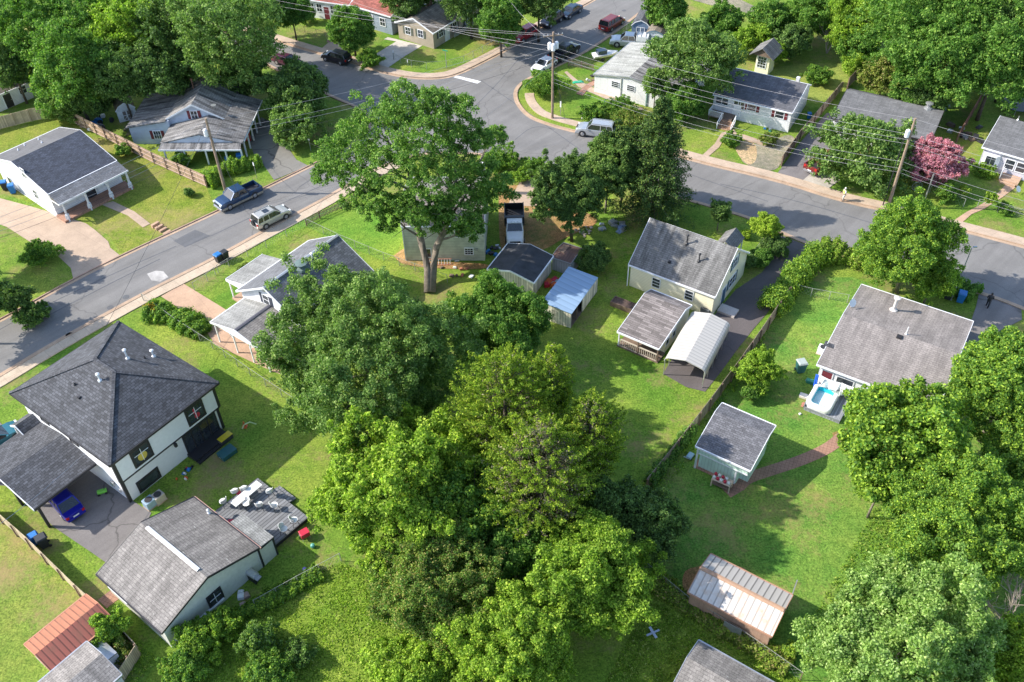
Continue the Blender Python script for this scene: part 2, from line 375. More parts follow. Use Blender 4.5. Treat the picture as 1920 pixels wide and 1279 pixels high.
# nature strip between kerb and walk at the peninsula is plain turf
D = [
 ('driveway', [(0, 372), (60, 388), (107, 402), (125, 408), (161, 419), (180, 433), (203, 453), (207, 465), (226, 480), (138, 526), (133, 503), (104, 476), (55, 453), (13, 426), (-60, 400), (-60, 350)], .035, CONC),
 ('driveway', [(302, 556), (344, 532), (422, 580), (470, 620), (530, 668), (560, 700), (530, 704), (500, 692), (440, 664), (401, 645), (386, 618), (377, 607)], .035, CONC2),
 ('driveway', [(727, 70), (792, 86), (757, 107), (722, 131), (712, 134), (668, 118), (701, 104), (743, 78), (720, 74)], .04, concrete('old_concrete', (.5, .46, .4), 3, .2, .6, -33)),
 ('driveway', [(594, 99), (626, 107), (648, 88), (640, 76), (616, 80)], .04, CONC),
 ('brick_path', [(612, 80), (640, 78), (650, 60), (690, 52), (735, 38), (735, 30), (690, 36), (640, 56), (618, 66)], .045, BRICKP),
 ('driveway', [(1454, 330), (1521, 350), (1536, 318), (1560, 280), (1600, 245), (1585, 215), (1550, 212), (1500, 268), (1472, 306)], .035, DRIVE_OLD),
 ('driveway', [(1500, 343), (1546, 359), (1575, 338), (1550, 322), (1525, 322)], .045, concrete('pale_concrete', (.42, .38, .33), 3, .2, .7, -33)),
 ('driveway', [(1462, 440), (1533, 469), (1508, 490), (1494, 507), (1470, 535), (1455, 565), (1438, 588), (1412, 618), (1395, 640), (1385, 652), (1350, 700), (1322, 735), (1286, 726), (1243, 701), (1256, 680), (1300, 610), (1335, 596), (1380, 543), (1403, 528), (1429, 511), (1450, 482), (1462, 460)], .035, DRIVE_DARK),
 ('driveway', [(952, 385), (1012, 388), (1035, 345), (1030, 318), (985, 306), (975, 340)], .035, CONC),
 ('driveway', [(466, 262), (480, 300), (496, 312), (514, 338), (578, 311), (556, 300), (535, 270), (520, 235), (490, 220)], .035, asphalt('cracked_driveway', (.2, .19, .17), .6)),
 ('driveway', [(-80, 850), (0, 792), (24, 818), (80, 790), (150, 800), (250, 940), (284, 962), (270, 990), (200, 1056), (170, 1035), (103, 990), (20, 912), (-60, 905)], .035, asphalt('carport_asphalt', (.175, .16, .155), .5)),
 ('driveway', [(1836, 548), (1915, 578), (1916, 600), (1872, 622), (1850, 660), (1790, 700), (1795, 660), (1818, 610), (1830, 575)], .035, asphalt('worn_driveway', (.2, .18, .17), .4)),
 ('path', [(190, 384), (212, 378), (252, 397), (282, 420), (268, 427), (240, 405)], .05, CONC),
 ('path', [(1063, 134), (1084, 152), (1140, 178), (1206, 203), (1202, 208), (1130, 184), (1084, 163), (1058, 136)], .05, CONC),
 ('path', [(1080, 176), (1100, 158), (1118, 150), (1122, 156), (1104, 166), (1092, 180)], .055, BRICKP),
 ('path', [(1376, 243), (1352, 250), (1340, 270), (1303, 304), (1313, 307), (1348, 277), (1360, 258), (1382, 252)], .05, CONC),
 ('path', [(1360, 250), (1395, 253), (1440, 268), (1434, 275), (1392, 261), (1362, 258)], .055, CONC),
 ('gravel_yard', [(1395, 268), (1388, 290), (1392, 308), (1452, 326), (1470, 296), (1495, 262), (1476, 250), (1440, 272)], .03, GRAVEL),
 ('dirt_patch', [(1380, 270), (1378, 280), (1390, 300), (1405, 312), (1420, 300), (1418, 270), (1400, 262)], .036, ground('rubble', (.5, .38, .28), (.42, .3, .2), (.2, .25, .1), s3=6)),
 ('path', [(1886, 346), (1904, 352), (1880, 370), (1846, 392), (1822, 402), (1800, 421), (1788, 414), (1812, 398), (1832, 388), (1866, 368)], .05, CONC2),
 ('road', [(1290, -30), (1330, -30), (1420, 15), (1452, 34), (1420, 34), (1340, 12), (1290, -2)], .03, GRAVEL),
 ('dirt_patch', [(935, 350), (985, 345), (1030, 380), (1110, 400), (1125, 420), (1060, 445), (1020, 470), (985, 472), (940, 478), (935, 430)], .03, DIRT),
 ('dirt_patch', [(738, 480), (762, 462), (770, 490), (920, 494), (915, 504), (860, 506), (755, 499)], .032, DIRT),
 ('dirt_patch', [(1560, 812), (1600, 800), (1660, 830), (1720, 870), (1690, 900), (1620, 870), (1570, 842)], .028, ground('bare_soil', (.22, .17, .07), (.18, .22, .05), (.4, .2, .1), patch=(.5, .6))),
 ('dirt_patch', [(1370, 1128), (1392, 1085), (1404, 1060), (1290, 1060), (1276, 1090), (1290, 1125)], .028, DIRT),
 ('dirt_patch', [(880, 60), (945, 66), (960, 80), (920, 88), (885, 76)], .03, ground('worn_turf', (.3, .2, .1), (.2, .24, .06), (.12, .2, .04), s3=8)),
 ('dirt_patch', [(185, 1195), (215, 1180), (262, 1215), (240, 1250), (200, 1245)], .028, DIRT),
 ('asphalt_patch', [(325, 452), (366, 431), (395, 443), (347, 464)], .03, PATCHM),
 ('asphalt_patch', [(276, 514), (292, 508), (306, 509), (316, 520), (300, 529), (284, 526)], .03, concrete('cement_patch', (.42, .4, .38), 0, .35)),
 ('stop_line', [(850, 145), (856, 142), (902, 153), (895, 157)], .03, WHITEP),
]
for nm, px, z, m in D: sheet(nm, px, z, m, smooth=2 if nm in ('dirt_patch', 'gravel_yard') else 0)
mb = MB()
for i in range(4):
    a, b = g2((284 + 7 * i, 427 + 4.0 * i)), g2((297 + 7 * i, 419.5 + 4.0 * i)); t = b - a; n = np.array([t[1], -t[0]]) / np.linalg.norm(t) * .34
    z1 = .42 - i * .1
    mb.loft([[(a[0], a[1], 0), (a[0] + n[0], a[1] + n[1], 0), (a[0] + n[0], a[1] + n[1], z1), (a[0], a[1], z1)], [(b[0], b[1], 0), (b[0] + n[0], b[1] + n[1], 0), (b[0] + n[0], b[1] + n[1], z1), (b[0], b[1], z1)]])
tag(mb.build('steps', CONC2), 'concrete steps down to the kerb in front of the white house with the long porch', 'steps')
bp = smooth_line([g2(p) for p in [(1362, 925), (1385, 912), (1400, 897), (1440, 884), (1490, 868), (1530, 852), (1560, 836), (1583, 815)]], 2)
ribbon('brick_path', bp, -.55, .55, 0, .03, BRICKP)
bp = smooth_line([g2(p) for p in [(192, 1133), (212, 1117), (222, 1112)]], 1); ribbon('brick_path', bp, -.6, .6, 0, .03, BRICKP)
for px in ([(330, 462), (215, 512), (60, 585), (-40, 640)], [(395, 443), (520, 385), (600, 350)], [(300, 486), (200, 535), (40, 618)], [(560, 352), (600, 325), (660, 300)], [(1350, 345), (1500, 378), (1640, 420), (1800, 470)]):
    ribbon('tar_seam', smooth_line([g2(p) for p in px]), -.07, .07, 0, .026, PATCHM)
for px in ([(966, 262), (1000, 235), (1040, 243)], [(900, 150), (960, 190), (1100, 290)], [(1180, 285), (1300, 330), (1440, 378)], [(985, 95), (940, 150), (870, 220)]):
    ribbon('tar_seam', smooth_line([g2(p) for p in px]), -.06, .06, 0, .025, PATCHM)
for x, y in ((1170, 20), (236, 557), (130, 628), (207, 577)):
    p = G(x, y); tag(MB().lathe([(.36, 0), (.36, .032)], 14, (p[0], p[1], 0)).build('manhole_cover', PATCHM), 'dark iron manhole cover %s' % {1170: 'the far end of the upper street', 236: 'beside the kerb opposite the tan driveway', 130: 'nearest the pavement', 207: 'in the lane below the round bush'}[x], 'manhole cover')

# ---------------------------------------------------------------- buildings
class Bld:
    def __init__(s, name, label, cat='house', A=None, B=None, CC=None, Dd=None, z=2.9, ov=.35, L=None, Wd=None, ang=None, org=None):
        w = {q: np.array(g2(p, z)) for q, p in (('A', A), ('B', B), ('C', CC), ('D', Dd)) if p}
        u = np.array([math.cos(math.radians(ang)), math.sin(math.radians(ang))]) * L if ang is not None else (w['B'] - w['A']) if 'B' in w else (w['D'] - w['C']); s.L = L or np.linalg.norm(u); u /= np.linalg.norm(u); v = np.array([-u[1], u[0]])
        if org is not None: a = np.array(org[:2], float); s.W = Wd
        elif 'A' in w: a = w['A']; s.W = Wd or (w[('C' if 'C' in w else 'D')] - a) @ v
        else:
            s.W = Wd or (w['C'] - w['B']) @ v; a = w['B'] - u * s.L
        s.a, s.u, s.v, s.z, s.ov = a, u, v, z, ov
        s.ang = math.atan2(u[1], u[0])
        s.root = empty(name, (a[0], a[1], 0), s.ang, label, cat)
    def P(s, x, y, zz): q = s.a + s.u * x + s.v * y; return np.array([q[0], q[1], zz])
    def loc(s, w): d = np.array(w[:2]) - s.a; return np.array([d @ s.u, d @ s.v, w[2]])
    def at(s, px, z):
        return s.loc(G(px[0], px[1], z))
    def face(s, f, px):
        """local (t, z) where the sight line of px meets the wall f"""
        o = s.loc((0, 0, CH)); d3 = ray(*px); d = np.array([d3[:2] @ s.u, d3[:2] @ s.v, d3[2]])
        ax, val = s.fp[f]
        t = (val - o[ax]) / d[ax]; q = o + t * d
        return (q[1 - ax], q[2])
    def roofz(s, px, zf):
        """roof point for a pixel: zf(x,y)->z, found by marching"""
        o = s.loc((0, 0, CH)); d3 = ray(*px); d = np.array([d3[:2] @ s.u, d3[:2] @ s.v, d3[2]])
        lo, hi = 0., 400.
        for tt in np.linspace(20, 220, 4001):
            q = o + tt * d
            if q[2] <= zf(q[0], q[1]): return q
        return o + 100 * d
    def fxf(s, f):
        ax, val = s.fp[f]; sg = 1 if f in 'RB' else -1
        if ax == 1: return lambda t, dd, z: (t, val + sg * dd, z)
        return lambda t, dd, z: (val + sg * dd, t, z)
    def gable(s, ze, zr, frac=.5, axis='x', ze2=None, wallm=None, roofm=None, trim=None, eave=True, th=.14, ov=None, capm=None, walls=True, roofm2=None, floor=0):
        ov = s.ov if ov is None else ov; ze2 = ze if ze2 is None else ze2
        Lr, Wr = (s.L, s.W) if axis == 'x' else (s.W, s.L)
        mp = (lambda x, y, z: (x, y, z)) if axis == 'x' else (lambda x, y, z: (y, x, z))
        yr = frac * Wr
        def zf(y): return ze + (zr - ze) * y / yr if y < yr else zr + (ze2 - zr) * (y - yr) / (Wr - yr)
        s.zf = (lambda x, y: zf(y)) if axis == 'x' else (lambda x, y: zf(x))
        s.fp = {'F': (1, ov), 'B': (1, s.W - ov), 'L': (0, ov), 'R': (0, s.L - ov)}
        if walls:
            pr = [(ov, floor), (Wr - ov, floor), (Wr - ov, zf(Wr - ov) - th), (yr, zr - th), (ov, zf(ov) - th)]
            w = MB().extr(pr, ov, Lr - ov, mp).build('wall', wallm, s.root)
        for h, (y0, y1) in enumerate(((0, yr), (yr, Wr))):
            z0, z1 = (ze, zr) if h == 0 else (zr, ze2)
            pr = [(y0, z0 - th), (y1, z1 - th), (y1, z1), (y0, z0)]
            mb = MB().extr(pr, 0, Lr, mp); r = mb.build('roof', roofm if (h == 0 or roofm2 is None) else roofm2, s.root)
            if h == 0: s.roof = r
        if trim:
            mb = MB(); e = .05
            for x0, x1 in ((-e, .0), (Lr, Lr + e)):
                for y0, z0, y1, z1 in ((-e, ze, yr, zr), (yr, zr, Wr + e, ze2)):
                    mb.extr([(y0, z0 - .2), (y1, z1 - .2), (y1, z1 + .02), (y0, z0 + .02)], x0, x1, mp)
            for y0, y1, z in ((-e - .06, -.003, ze), (Wr + .003, Wr + e + .06, ze2)) if eave else ():
                mb.extr([(y0, z - .16), (y1, z - .16), (y1, z + .01), (y0, z + .01)], 0, Lr, mp)
            mb.build('fascia', trim, s.root)
        if capm:
            mb = MB().extr([(yr - .18, zr - .02), (yr, zr + .0), (yr + .18, zr - .02), (yr + .18, zr + .03), (yr, zr + .07), (yr - .18, zr + .03)], 0.02, Lr - .02, mp)
            mb.build('ridge_cap', capm, s.root)
        return s
    def wbox(s, name, f, t0, t1, z0, z1, d0, d1, mat, parent=None):
        return MB().box(t0, t1, d0, d1, z0, z1, xf=s.fxf(f)).build(name, mat, parent or s.root)
    def window(s, f, c, w=.9, h=1.2, frame=None, glass=None, bars=(1, 1), shut=None, px=True, fw=.09, name='window', barm=None):
        t, z = s.face(f, c) if px else c
        xf = s.fxf(f); frame = frame or TRIMW
        mb = MB()
        for a, b, c0, d in ((-w/2 - fw, w/2 + fw, h/2, h/2 + fw), (-w/2 - fw, w/2 + fw, -h/2 - fw, -h/2), (-w/2 - fw, -w/2, -h/2, h/2), (w/2, w/2 + fw, -h/2, h/2)):
            mb.box(t + a, t + b, .002, .07, z + c0, z + d, xf=xf)
        o = mb.build(name, frame, s.root)
        if bars[0] > 1 or bars[1] > 1:
            mb = MB()
            for i in range(1, bars[0]): x = t - w/2 + w * i / bars[0]; mb.box(x - .02, x + .02, .036, .06, z - h/2, z + h/2, xf=xf)
            for i in range(1, bars[1]): y = z - h/2 + h * i / bars[1]; mb.box(t - w/2, t + w/2, .037, .063, y - .02, y + .02, xf=xf)
            mb.build('glazing_bar', barm or frame, o)
        MB().box(t - w/2, t + w/2, .004, .035, z - h/2, z + h/2, xf=xf).build('pane', glass or GLASS, o)
        if shut:
            for sg in (-1, 1):
                x = t + sg * (w/2 + fw + .2)
                MB().box(x - .2, x + .2, .004, .05, z - h/2 - .05, z + h/2 + .05, xf=xf).build('shutter', shut, s.root)
        return o
    def door(s, f, c, w=.95, h=2.05, mat=None, px=True, frame=None, z0=.05):
        t = s.face(f, c)[0] if px else c; xf = s.fxf(f)
        o = MB().box(t - w/2, t + w/2, .01, .05, z0, z0 + h, xf=xf).build('door', mat or TRIMW, s.root)
        mb = MB(); 
        for a, b, c0, d in ((-w/2 - .1, -w/2, 0, h + .1), (w/2, w/2 + .1, 0, h + .1), (-w/2, w/2, h, h + .1)): mb.box(t + a, t + b, .003, .07, z0 + c0, z0 + d, xf=xf)
        mb.build('door_frame', frame or TRIMW, o)
        MB().box(t + w * .32, t + w * .4, .05, .1, z0 + .95, z0 + 1.05, xf=xf).build('handle', GREYM, o)
        return o
    def vent(s, px, h=.7, r=.06, cap=True, mat=None, boot=True, name='vent_pipe', base=None):
        q = s.roofz(px, s.zf); mb = MB(); m = mat or GREYM
        mb.lathe([(r, -.3), (r, h)], 8, q)
        if cap: mb.lathe([(r * 1.3, h - .02), (r * 2.2, h + .02), (r * 2.2, h + .12), (r * .6, h + .2)], 10, q)
        if boot: mb.lathe([(r * 2.6, -.12), (r * 2.4, .1), (r, .22)], 8, q)
        return mb.build(name, m, s.root, smooth=False)
    def rbox(s, px, sx=.3, sy=.3, h=.18, mat=None, name='roof_vent'):
        q = s.roofz(px, s.zf); return MB().box(q[0] - sx/2, q[0] + sx/2, q[1] - sy/2, q[1] + sy/2, q[2] - .25, q[2] + h).build(name, mat or TRIMD, s.root)
    def post(s, px, z1, w=.14, mat=None, name='post', z0=0, px_z=0):
        q = s.at(px, px_z); return MB().box(q[0] - w/2, q[0] + w/2, q[1] - w/2, q[1] + w/2, z0, z1).build(name, mat or TRIMW, s.root)
    def slab(s, name, pts, th, mat, parent=None):
        """sloping slab; pts local (x,y,z)"""
        top = [np.array(p, float) for p in pts]; bot = [p - (0, 0, th) for p in top]
        return MB().loft([bot, top]).build(name, mat, parent or s.root)

SH_DARK = shingle('charcoal_shingles', (.07, .073, .084), .3, .1, w=.42, h=.24, mortar=.4, tint=(.083, .087, .1))
SH_NAVY = shingle('navy_shingles', (.055, .065, .092), .3, .12, w=.45, h=.22, mortar=.45)
SH_GREY = shingle('grey_shingles', (.19, .185, .18), .13, .5, w=.6, h=.22)
SH_LIGHT = shingle('pale_grey_shingles', (.29, .29, .28), .14, .3, w=.5, h=.2)
SH_WEATH = shingle('weathered_shingles', (.25, .23, .215), .14, .35, w=.5, h=.24, fleck=(.5, .49, .46))
SH_MAUVE = shingle('mauve_grey_shingles', (.275, .245, .23), .1, .25, w=.55, h=.26)
SH_BRN = shingle('brown_shingles', (.2, .17, .14), .25, .3)
SH_DRIFT = shingle('driftwood_shingles', (.19, .165, .155), .28, .15, w=1.5, h=.24, tint=(.25, .22, .21))
SH_SLATE = shingle('slate_shingles', (.15, .155, .17), .25, .2, w=.5, h=.24)
SH_OLD = shingle('streaked_shingles', (.24, .23, .225), .12, .8)
S_CREAM = siding('cream_siding', (.92, .85, .62), dirt=.05); S_WHITE = siding('white_siding', (.78, .79, .82)); S_STUCCO = flat('white_stucco', (.74, .74, .76), .9, var=.04)
S_SAGE = siding('sage_siding', (.62, .64, .52), .22, dark=.6, dirt=.2); S_BLUEW = siding('pale_blue_siding', (.55, .61, .72)); S_TAN = siding('tan_siding', (.42, .36, .28))
S_MINT = siding('mint_siding', (.62, .8, .69), .3, True, .8); S_LILAC = siding('lilac_siding', (.6, .58, .66))
S_GARAGE = flat('pale_green_render', (.55, .56, .5), .9, var=.08); S_GREYB = siding('grey_blue_siding', (.28, .34, .42))
BLOCKW = concrete('painted_block', (.68, .68, .67), .4, .1, .9, -35)
GUTW = flat('white_gutter', (.78, .78, .8), .4, var=.03); BURG = flat('burgundy_shutter', (.16, .025, .035), .6); SHUTD = flat('dark_shutter', (.05, .055, .08), .6)
COPPER = flat('copper_gutter', (.5, .3, .24), .5)

# --- two-storey hip house with black trim
b = Bld('modern_house', 'two-storey white stucco house with black trim and a dark charcoal hip roof', A=(205, 873), B=(410, 717), CC=(17, 737), z=6.0, ov=.45)
L, Wd, ze, ins = b.L, b.W, 6.0, b.L / 2
zr = ze + 2.75
pa, pb = (L/2, ins, zr), (L/2, Wd - ins, zr)
c0, c1, c2, c3 = (0, 0, ze), (L, 0, ze), (L, Wd, ze), (0, Wd, ze)
lo = lambda p: (p[0], p[1], p[2] - .2)
mb = MB().poly([c0, c1, pa]).poly([c1, c2, pb, pa]).poly([c2, c3, pb]).poly([c3, c0, pa, pb])
for p, q in ((c0, c1), (c1, c2), (c2, c3), (c3, c0)): mb.poly([p, q, lo(q), lo(p)])
mb.poly([lo(c0), lo(c1), lo(c2), lo(c3)])
rf = mb.build('roof', SH_DARK, b.root)
b.zf = lambda x, y: min(ze + (zr - ze) * min(x, L - x, y, Wd - y) / ins, zr)
mb = MB()
for p, q in ((c0, pa), (c1, pa), (c2, pb), (c3, pb), (pa, pb)): mb.bar((p[0], p[1], p[2] + .02), (q[0], q[1], q[2] + .02), .3, .06)
mb.build('ridge_cap', SH_DARK, rf)
mb = MB(); e = .03
for x0, x1, y0, y1 in ((-e, L + e, -.06, -e+.027), (-e, L + e, Wd + .003, Wd + .06), (-.06, -.003, 0, Wd), (L + .003, L + .06, 0, Wd)): mb.box(x0, x1, y0, y1, ze - .22, ze - .01)
mb.build('fascia', TRIMD, b.root)
o_ = .45; b.fp = {'F': (1, o_), 'B': (1, Wd - o_), 'L': (0, o_), 'R': (0, L - o_)}
MB().box(o_, L - o_, o_, Wd - o_, 3.0, ze - .2).build('upper_wall', S_STUCCO, b.root)
MB().box(o_ + .12, L - o_ - .12, o_ + .3, Wd - o_ - .3, 0, 3.0).build('lower_wall', S_STUCCO, b.root)
mb = MB()
for xx in (o_, L - o_):
    mb.box(xx - .14, xx + .14, o_ - .03, o_ + .25, 2.96, ze - .2); mb.box(xx - .14 + (.12 if xx < 3 else -.12), xx + .14 + (.12 if xx < 3 else -.12), o_ + .27, o_ + .5, 0, 2.86)
mb.box(o_, L - o_, o_ - .028, o_ + .1, 2.86, 3.02); mb.box(L - o_ - .1, L - o_ + .028, o_, Wd - o_, 2.87, 3.0)
mb.build('black_trim', TRIMD, b.root)
RED_G = flat('red_window_decal', (.5, .03, .06), .5); YEL_G = flat('yellow_window_decal', (.6, .45, .08), .5)
for cpx, sz, dm in (((1000/3.84+5, 600 + 965/3.84), (1.5, 1.55), YEL_G), ((1405/3.84, 600 + 668/3.84), (1.5, 1.55), RED_G)):
    w_ = b.window('F', cpx, sz[0], sz[1], TRIMD, bars=(1, 1), fw=.22)
    t, z = b.face('F', cpx); xf = b.fxf('F'); mb = MB()
    mb.box(t - .025, t + .025, .04, .075, z - .72, z + .72, xf=xf); mb.box(t - .7, t + .7, .04, .073, z - .025 + .2, z + .025 + .2, xf=xf); mb.build('glazing_bar', TRIMW, w_)
    mb = MB()
    if dm is RED_G: mb.lathe([(.28, .04), (.28, .055)], 12, (0, 0, 0), axis='y'); mb.v = [xf(t + v[0] + .1, v[1], z + v[2] - .35) for v in mb.v]; mb.box(t - .18, t + .0, .04, .056, z + .0, z + .6, xf=xf)
    else: mb.lathe([(.45, .04), (.45, .055)], 14, (0, 0, 0), axis='y'); mb.v = [xf(t + v[0], v[1], z + v[2] - .2) for v in mb.v]
    mb.build('window_decal', dm, w_)
b.fp['F'] = (1, o_ + .3)
b.window('F', (1070/3.84, 600 + 1150/3.84), 1.9, 1.0, TRIMD, fw=.2)
t, z = b.face('F', (1480/3.84, 600 + 900/3.84))
d_ = b.wbox('patio_door', 'F', t - 1.75, t + 1.75, .25, 2.5, .0, .06, GLASS); mb = MB()
for x in (-1.8, -.9, 0, .9, 1.8): mb.box(t + x - .06, t + x + .06, .01, .1, .2, 2.6, xf=b.fxf('F'))
mb.box(t - 1.86, t + 1.86, .01, .1, 2.5, 2.68, xf=b.fxf('F')); mb.build('frame', TRIMD, d_)
mb = MB().box(t - 1.95, t + 1.9, .0, 1.3, 0, .32, xf=b.fxf('F')).box(t - 1.95, t + 1.9, 1.3, 1.65, 0, .16, xf=b.fxf('F')); mb.build('step', TRIMD, b.root)
b.fp['F'] = (1, o_)
t, z = b.face('F', (1255/3.84, 600 + 890/3.84)); b.wbox('wall_lamp', 'F', t - .12, t + .12, z - .3, z + .1, .0, .25, TRIMD)
for p, h in (((920/3.84, 600 + 280/3.84), 1.0), ((1108/3.84, 600 + 265/3.84), .7), ((722/3.84, 600 + 437/3.84), .7)): b.vent(p, h, .08, mat=TRIMW)
b.vent((1045/3.84, 600 + 278/3.84), .35, .04, False, TRIMD); b.vent((540/3.84, 600 + 468/3.84), .3, .05, False, TRIMD); b.rbox((572/3.84, 600 + 560/3.84), .25, .25, .15)
# side wall of the carport side: windows and gas meters
MB().box(b.fp['L'][1] - .12, b.fp['L'][1], 2.2, 2.7, 1.2, 1.7).build('utility_meter', GREYM, b.root); MB().box(b.fp['L'][1] - .1, b.fp['L'][1], 1.4, 1.6, 1.0, 1.35).build('utility_meter', GREYM, b.root)
b.window('L', (Wd * .45, 4.6), 1.0, 1.1, TRIMD, px=False); b.window('L', (Wd * .75, 4.6), 1.0, 1.1, TRIMD, px=False)
# the carport: gable roof running out from the left wall
q0 = b.at((171, 875.6), 3.1); q1 = b.at((74, 946), 3.1); q2 = b.at((60.5, 793.5), 3.1)
X0, X1, Y0, Y1 = q1[0], .45, (q0[1] + q1[1]) / 2, q2[1]; ym = (Y0 + Y1) / 2; zc = 4.0
X0 = min(X0, -5.5)
for y0, z0, y1, z1 in ((Y0, 3.1, ym, zc), (ym, zc, Y1, 3.1)): MB().extr([(y0, z0 - .14), (y1, z1 - .14), (y1, z1), (y0, z0)], X0, X1, lambda x, y, z: (x, y, z)).build('carport_roof', SH_DARK, b.root)
mb = MB().extr([(Y0 - .04, 2.92), (ym, zc - .16), (Y1 + .04, 2.92), (Y1 + .04, 3.12), (ym, zc + .03), (Y0 - .04, 3.12)], X0 - .06, X0 - .003, lambda x, y, z: (x, y, z)); mb.build('carport_fascia', TRIMW, b.root)
mb = MB().box(X0, X1, Y0 - .05, Y0 - .003, 2.85, 3.08).box(X0 + .3, X0 + .55, Y0 + .2, Y1 - .2, 2.55, 2.85).box(X0 + .3, X1, Y0 + .2, Y0 + .4, 2.6, 2.86); mb.build('carport_beam', TRIMD, b.root)
for y in (Y0 + .3, ym, Y1 - .3): MB().box(X0 + .3, X0 + .52, y - .11, y + .11, 0, 2.7).build('carport_post', TRIMD, b.root)
MB().extr([(Y0 + .3, 2.85), (Y1 - .3, 2.85), (ym, zc - .2)], X0 + .3, X0 + .42, lambda x, y, z: (x, y, z)).build('carport_gable', BROWN, b.root)
# small canopy over the front door on the left wall
MB().extr([(Wd - 2.6, 3.0), (Wd - 1.5, 3.7), (Wd - .3, 3.0), (Wd - .3, 3.12), (Wd - 1.5, 3.84), (Wd - 2.6, 3.12)], -1.3, .45, lambda x, y, z: (x, y, z)).build('porch_canopy', SH_DARK, b.root)
MB().extr([(Wd - 2.64, 2.95), (Wd - 1.5, 3.66), (Wd - .26, 2.95), (Wd - .26, 3.14), (Wd - 1.5, 3.88), (Wd - 2.64, 3.14)], -1.36, -1.303, lambda x, y, z: (x, y, z)).build('canopy_trim', TRIMW, b.root)
for y in (Wd - 2.4, Wd - .5): MB().box(-1.2, -1.08, y - .06, y + .06, 0, 3.0).build('post', TRIMW, b.root)
HA = b

# --- grey roofed garage behind it
b = Bld('garage', 'low garage with a worn brown-grey gable roof and pale green walls by the deck', 'garage', A=(181, 1076), B=(303, 1186.5), CC=(360.7, 931), z=2.75, ov=.22)
b.gable(2.75, 4.35, wallm=S_GARAGE, roofm=SH_WEATH, trim=TRIMD)
b.window('R', (1548/3.84, 900 + 845/3.84), 1.05, 1.2, TRIMD, bars=(2, 2), fw=.16, barm=TRIMW)
L, Wd = b.L, b.W
mb = MB().extr([(Wd/2 - .16, 4.34), (Wd/2, 4.4), (Wd/2 + .16, 4.34), (Wd/2 + .16, 4.4), (Wd/2, 4.46), (Wd/2 - .16, 4.4)], L * .1, L * .88, lambda x, y, z: (x, y, z)); mb.build('ridge_vent', TRIMW, b.root)
MB().box(-.02, L + .1, Wd + .05, Wd + .17, 2.6, 2.74).build('gutter', COPPER, b.root)
MB().box(L * .2, L * .5, -.14, -.06, 2.6, 2.72).build('gutter_piece', GUTW, b.root)
b.vent((1505/3.84, 900 + 240/3.84), .35, .06, True, TRIMW)
q = [b.at(p, 2.5) for p in ((433, 984), (453, 968), (497.6, 1007))]
x0, x1, y1 = L - 3.9, L - .1, Wd + 1.55
b.slab('annex_roof', [(x0, Wd - .1, 2.62), (x1, Wd - .1, 2.62), (x1, y1, 2.4), (x0, y1, 2.4)], .12, SH_LIGHT)
MB().box(x0 + .1, x1 - .1, Wd - .25, y1 - .1, 0, 2.32).build('annex_wall', S_GARAGE, b.root)
MB().box(x1 - .13, x1 - .03, y1 - .18, y1 - .04, 0, 2.36).box(x1 - .12, x1 - .04, Wd - .1, Wd + .06, 0, 2.5).box(x1 + .003, x1 + .04, Wd + .17, y1, 2.28, 2.44).build('black_trim', TRIMD, b.root)
xf = b.fxf('R'); BLUEP = flat('blue_grey_board', (.12, .2, .28), .6)
MB().box(.5, 5.2, .0, .1, .4, .62, xf=xf).box(.5, 5.2, .1, .16, .45, .58, xf=xf).build('side_rail', TRIMW, b.root)
GAR = b

# --- top left white house with porch
b = Bld('white_porch_house', 'white house at left with navy roof and front porch on white columns', A=(89.5, 364), B=(218.4, 301), CC=(1, 288.7), z=3.3, ov=.1)
b.gable(3.3, 5.0, wallm=S_WHITE, roofm=SH_NAVY, trim=TRIMW, frac=.55, roofm2=shingle('plain_dark_shingles', (.13, .13, .14), .1, .1, mortar=.9))
L, Wd = b.L, b.W
q = b.at((114, 381.4), 2.75); yp = q[1]
b.slab('porch_roof', [(0, yp, 2.75), (L, yp, 2.75), (L, .0, 3.295), (0, .0, 3.295)], .12, SH_SLATE)
MB().box(-.04, L + .04, yp - .06, yp - .003, 2.55, 2.76).box(-.05, -.003, yp, 0, 2.5, 2.66).build('porch_fascia', TRIMW, b.root)
MB().box(-.1, L + .1, yp + .1, -.0, 0, .3).build('porch_floor', BRICKP, b.root)
for p in ((125, 409), (172.4, 392), (211.8, 370.8), (253, 350)):
    q = b.at(p, .2); x = min(max(q[0], .2), L - .2)
    MB().lathe([(.3, 0), (.26, .9), (.15, 1.0), (.13, 2.6)], 4, (x, yp + .3, 0)).build('column', TRIMW, b.root)
for p in ((268/6.09*1 , 200 + 760/6.09), (410/6.09, 200 + 1000/6.09)): b.window('L', p, .8, 1.2, bars=(2, 2))
b.window('L', (120/6.09, 200 + 850/6.09), .8, 1.1)
b.window('F', (1040/6.09, 200 + 990/6.09), 1.3, 1.1); b.door('F', (1180/6.09, 200 + 960/6.09))
for p in ((285/6.09, 200 + 445/6.09), (480/6.09, 200 + 415/6.09), (445/6.09, 200 + 378/6.09), (210/6.09, 200 + 500/6.09)): b.vent(p, .3, .05, False, TRIMW)
MB().box(-.04, .0, 0, Wd, 0, .1).build('plinth', TRIMW, b.root)

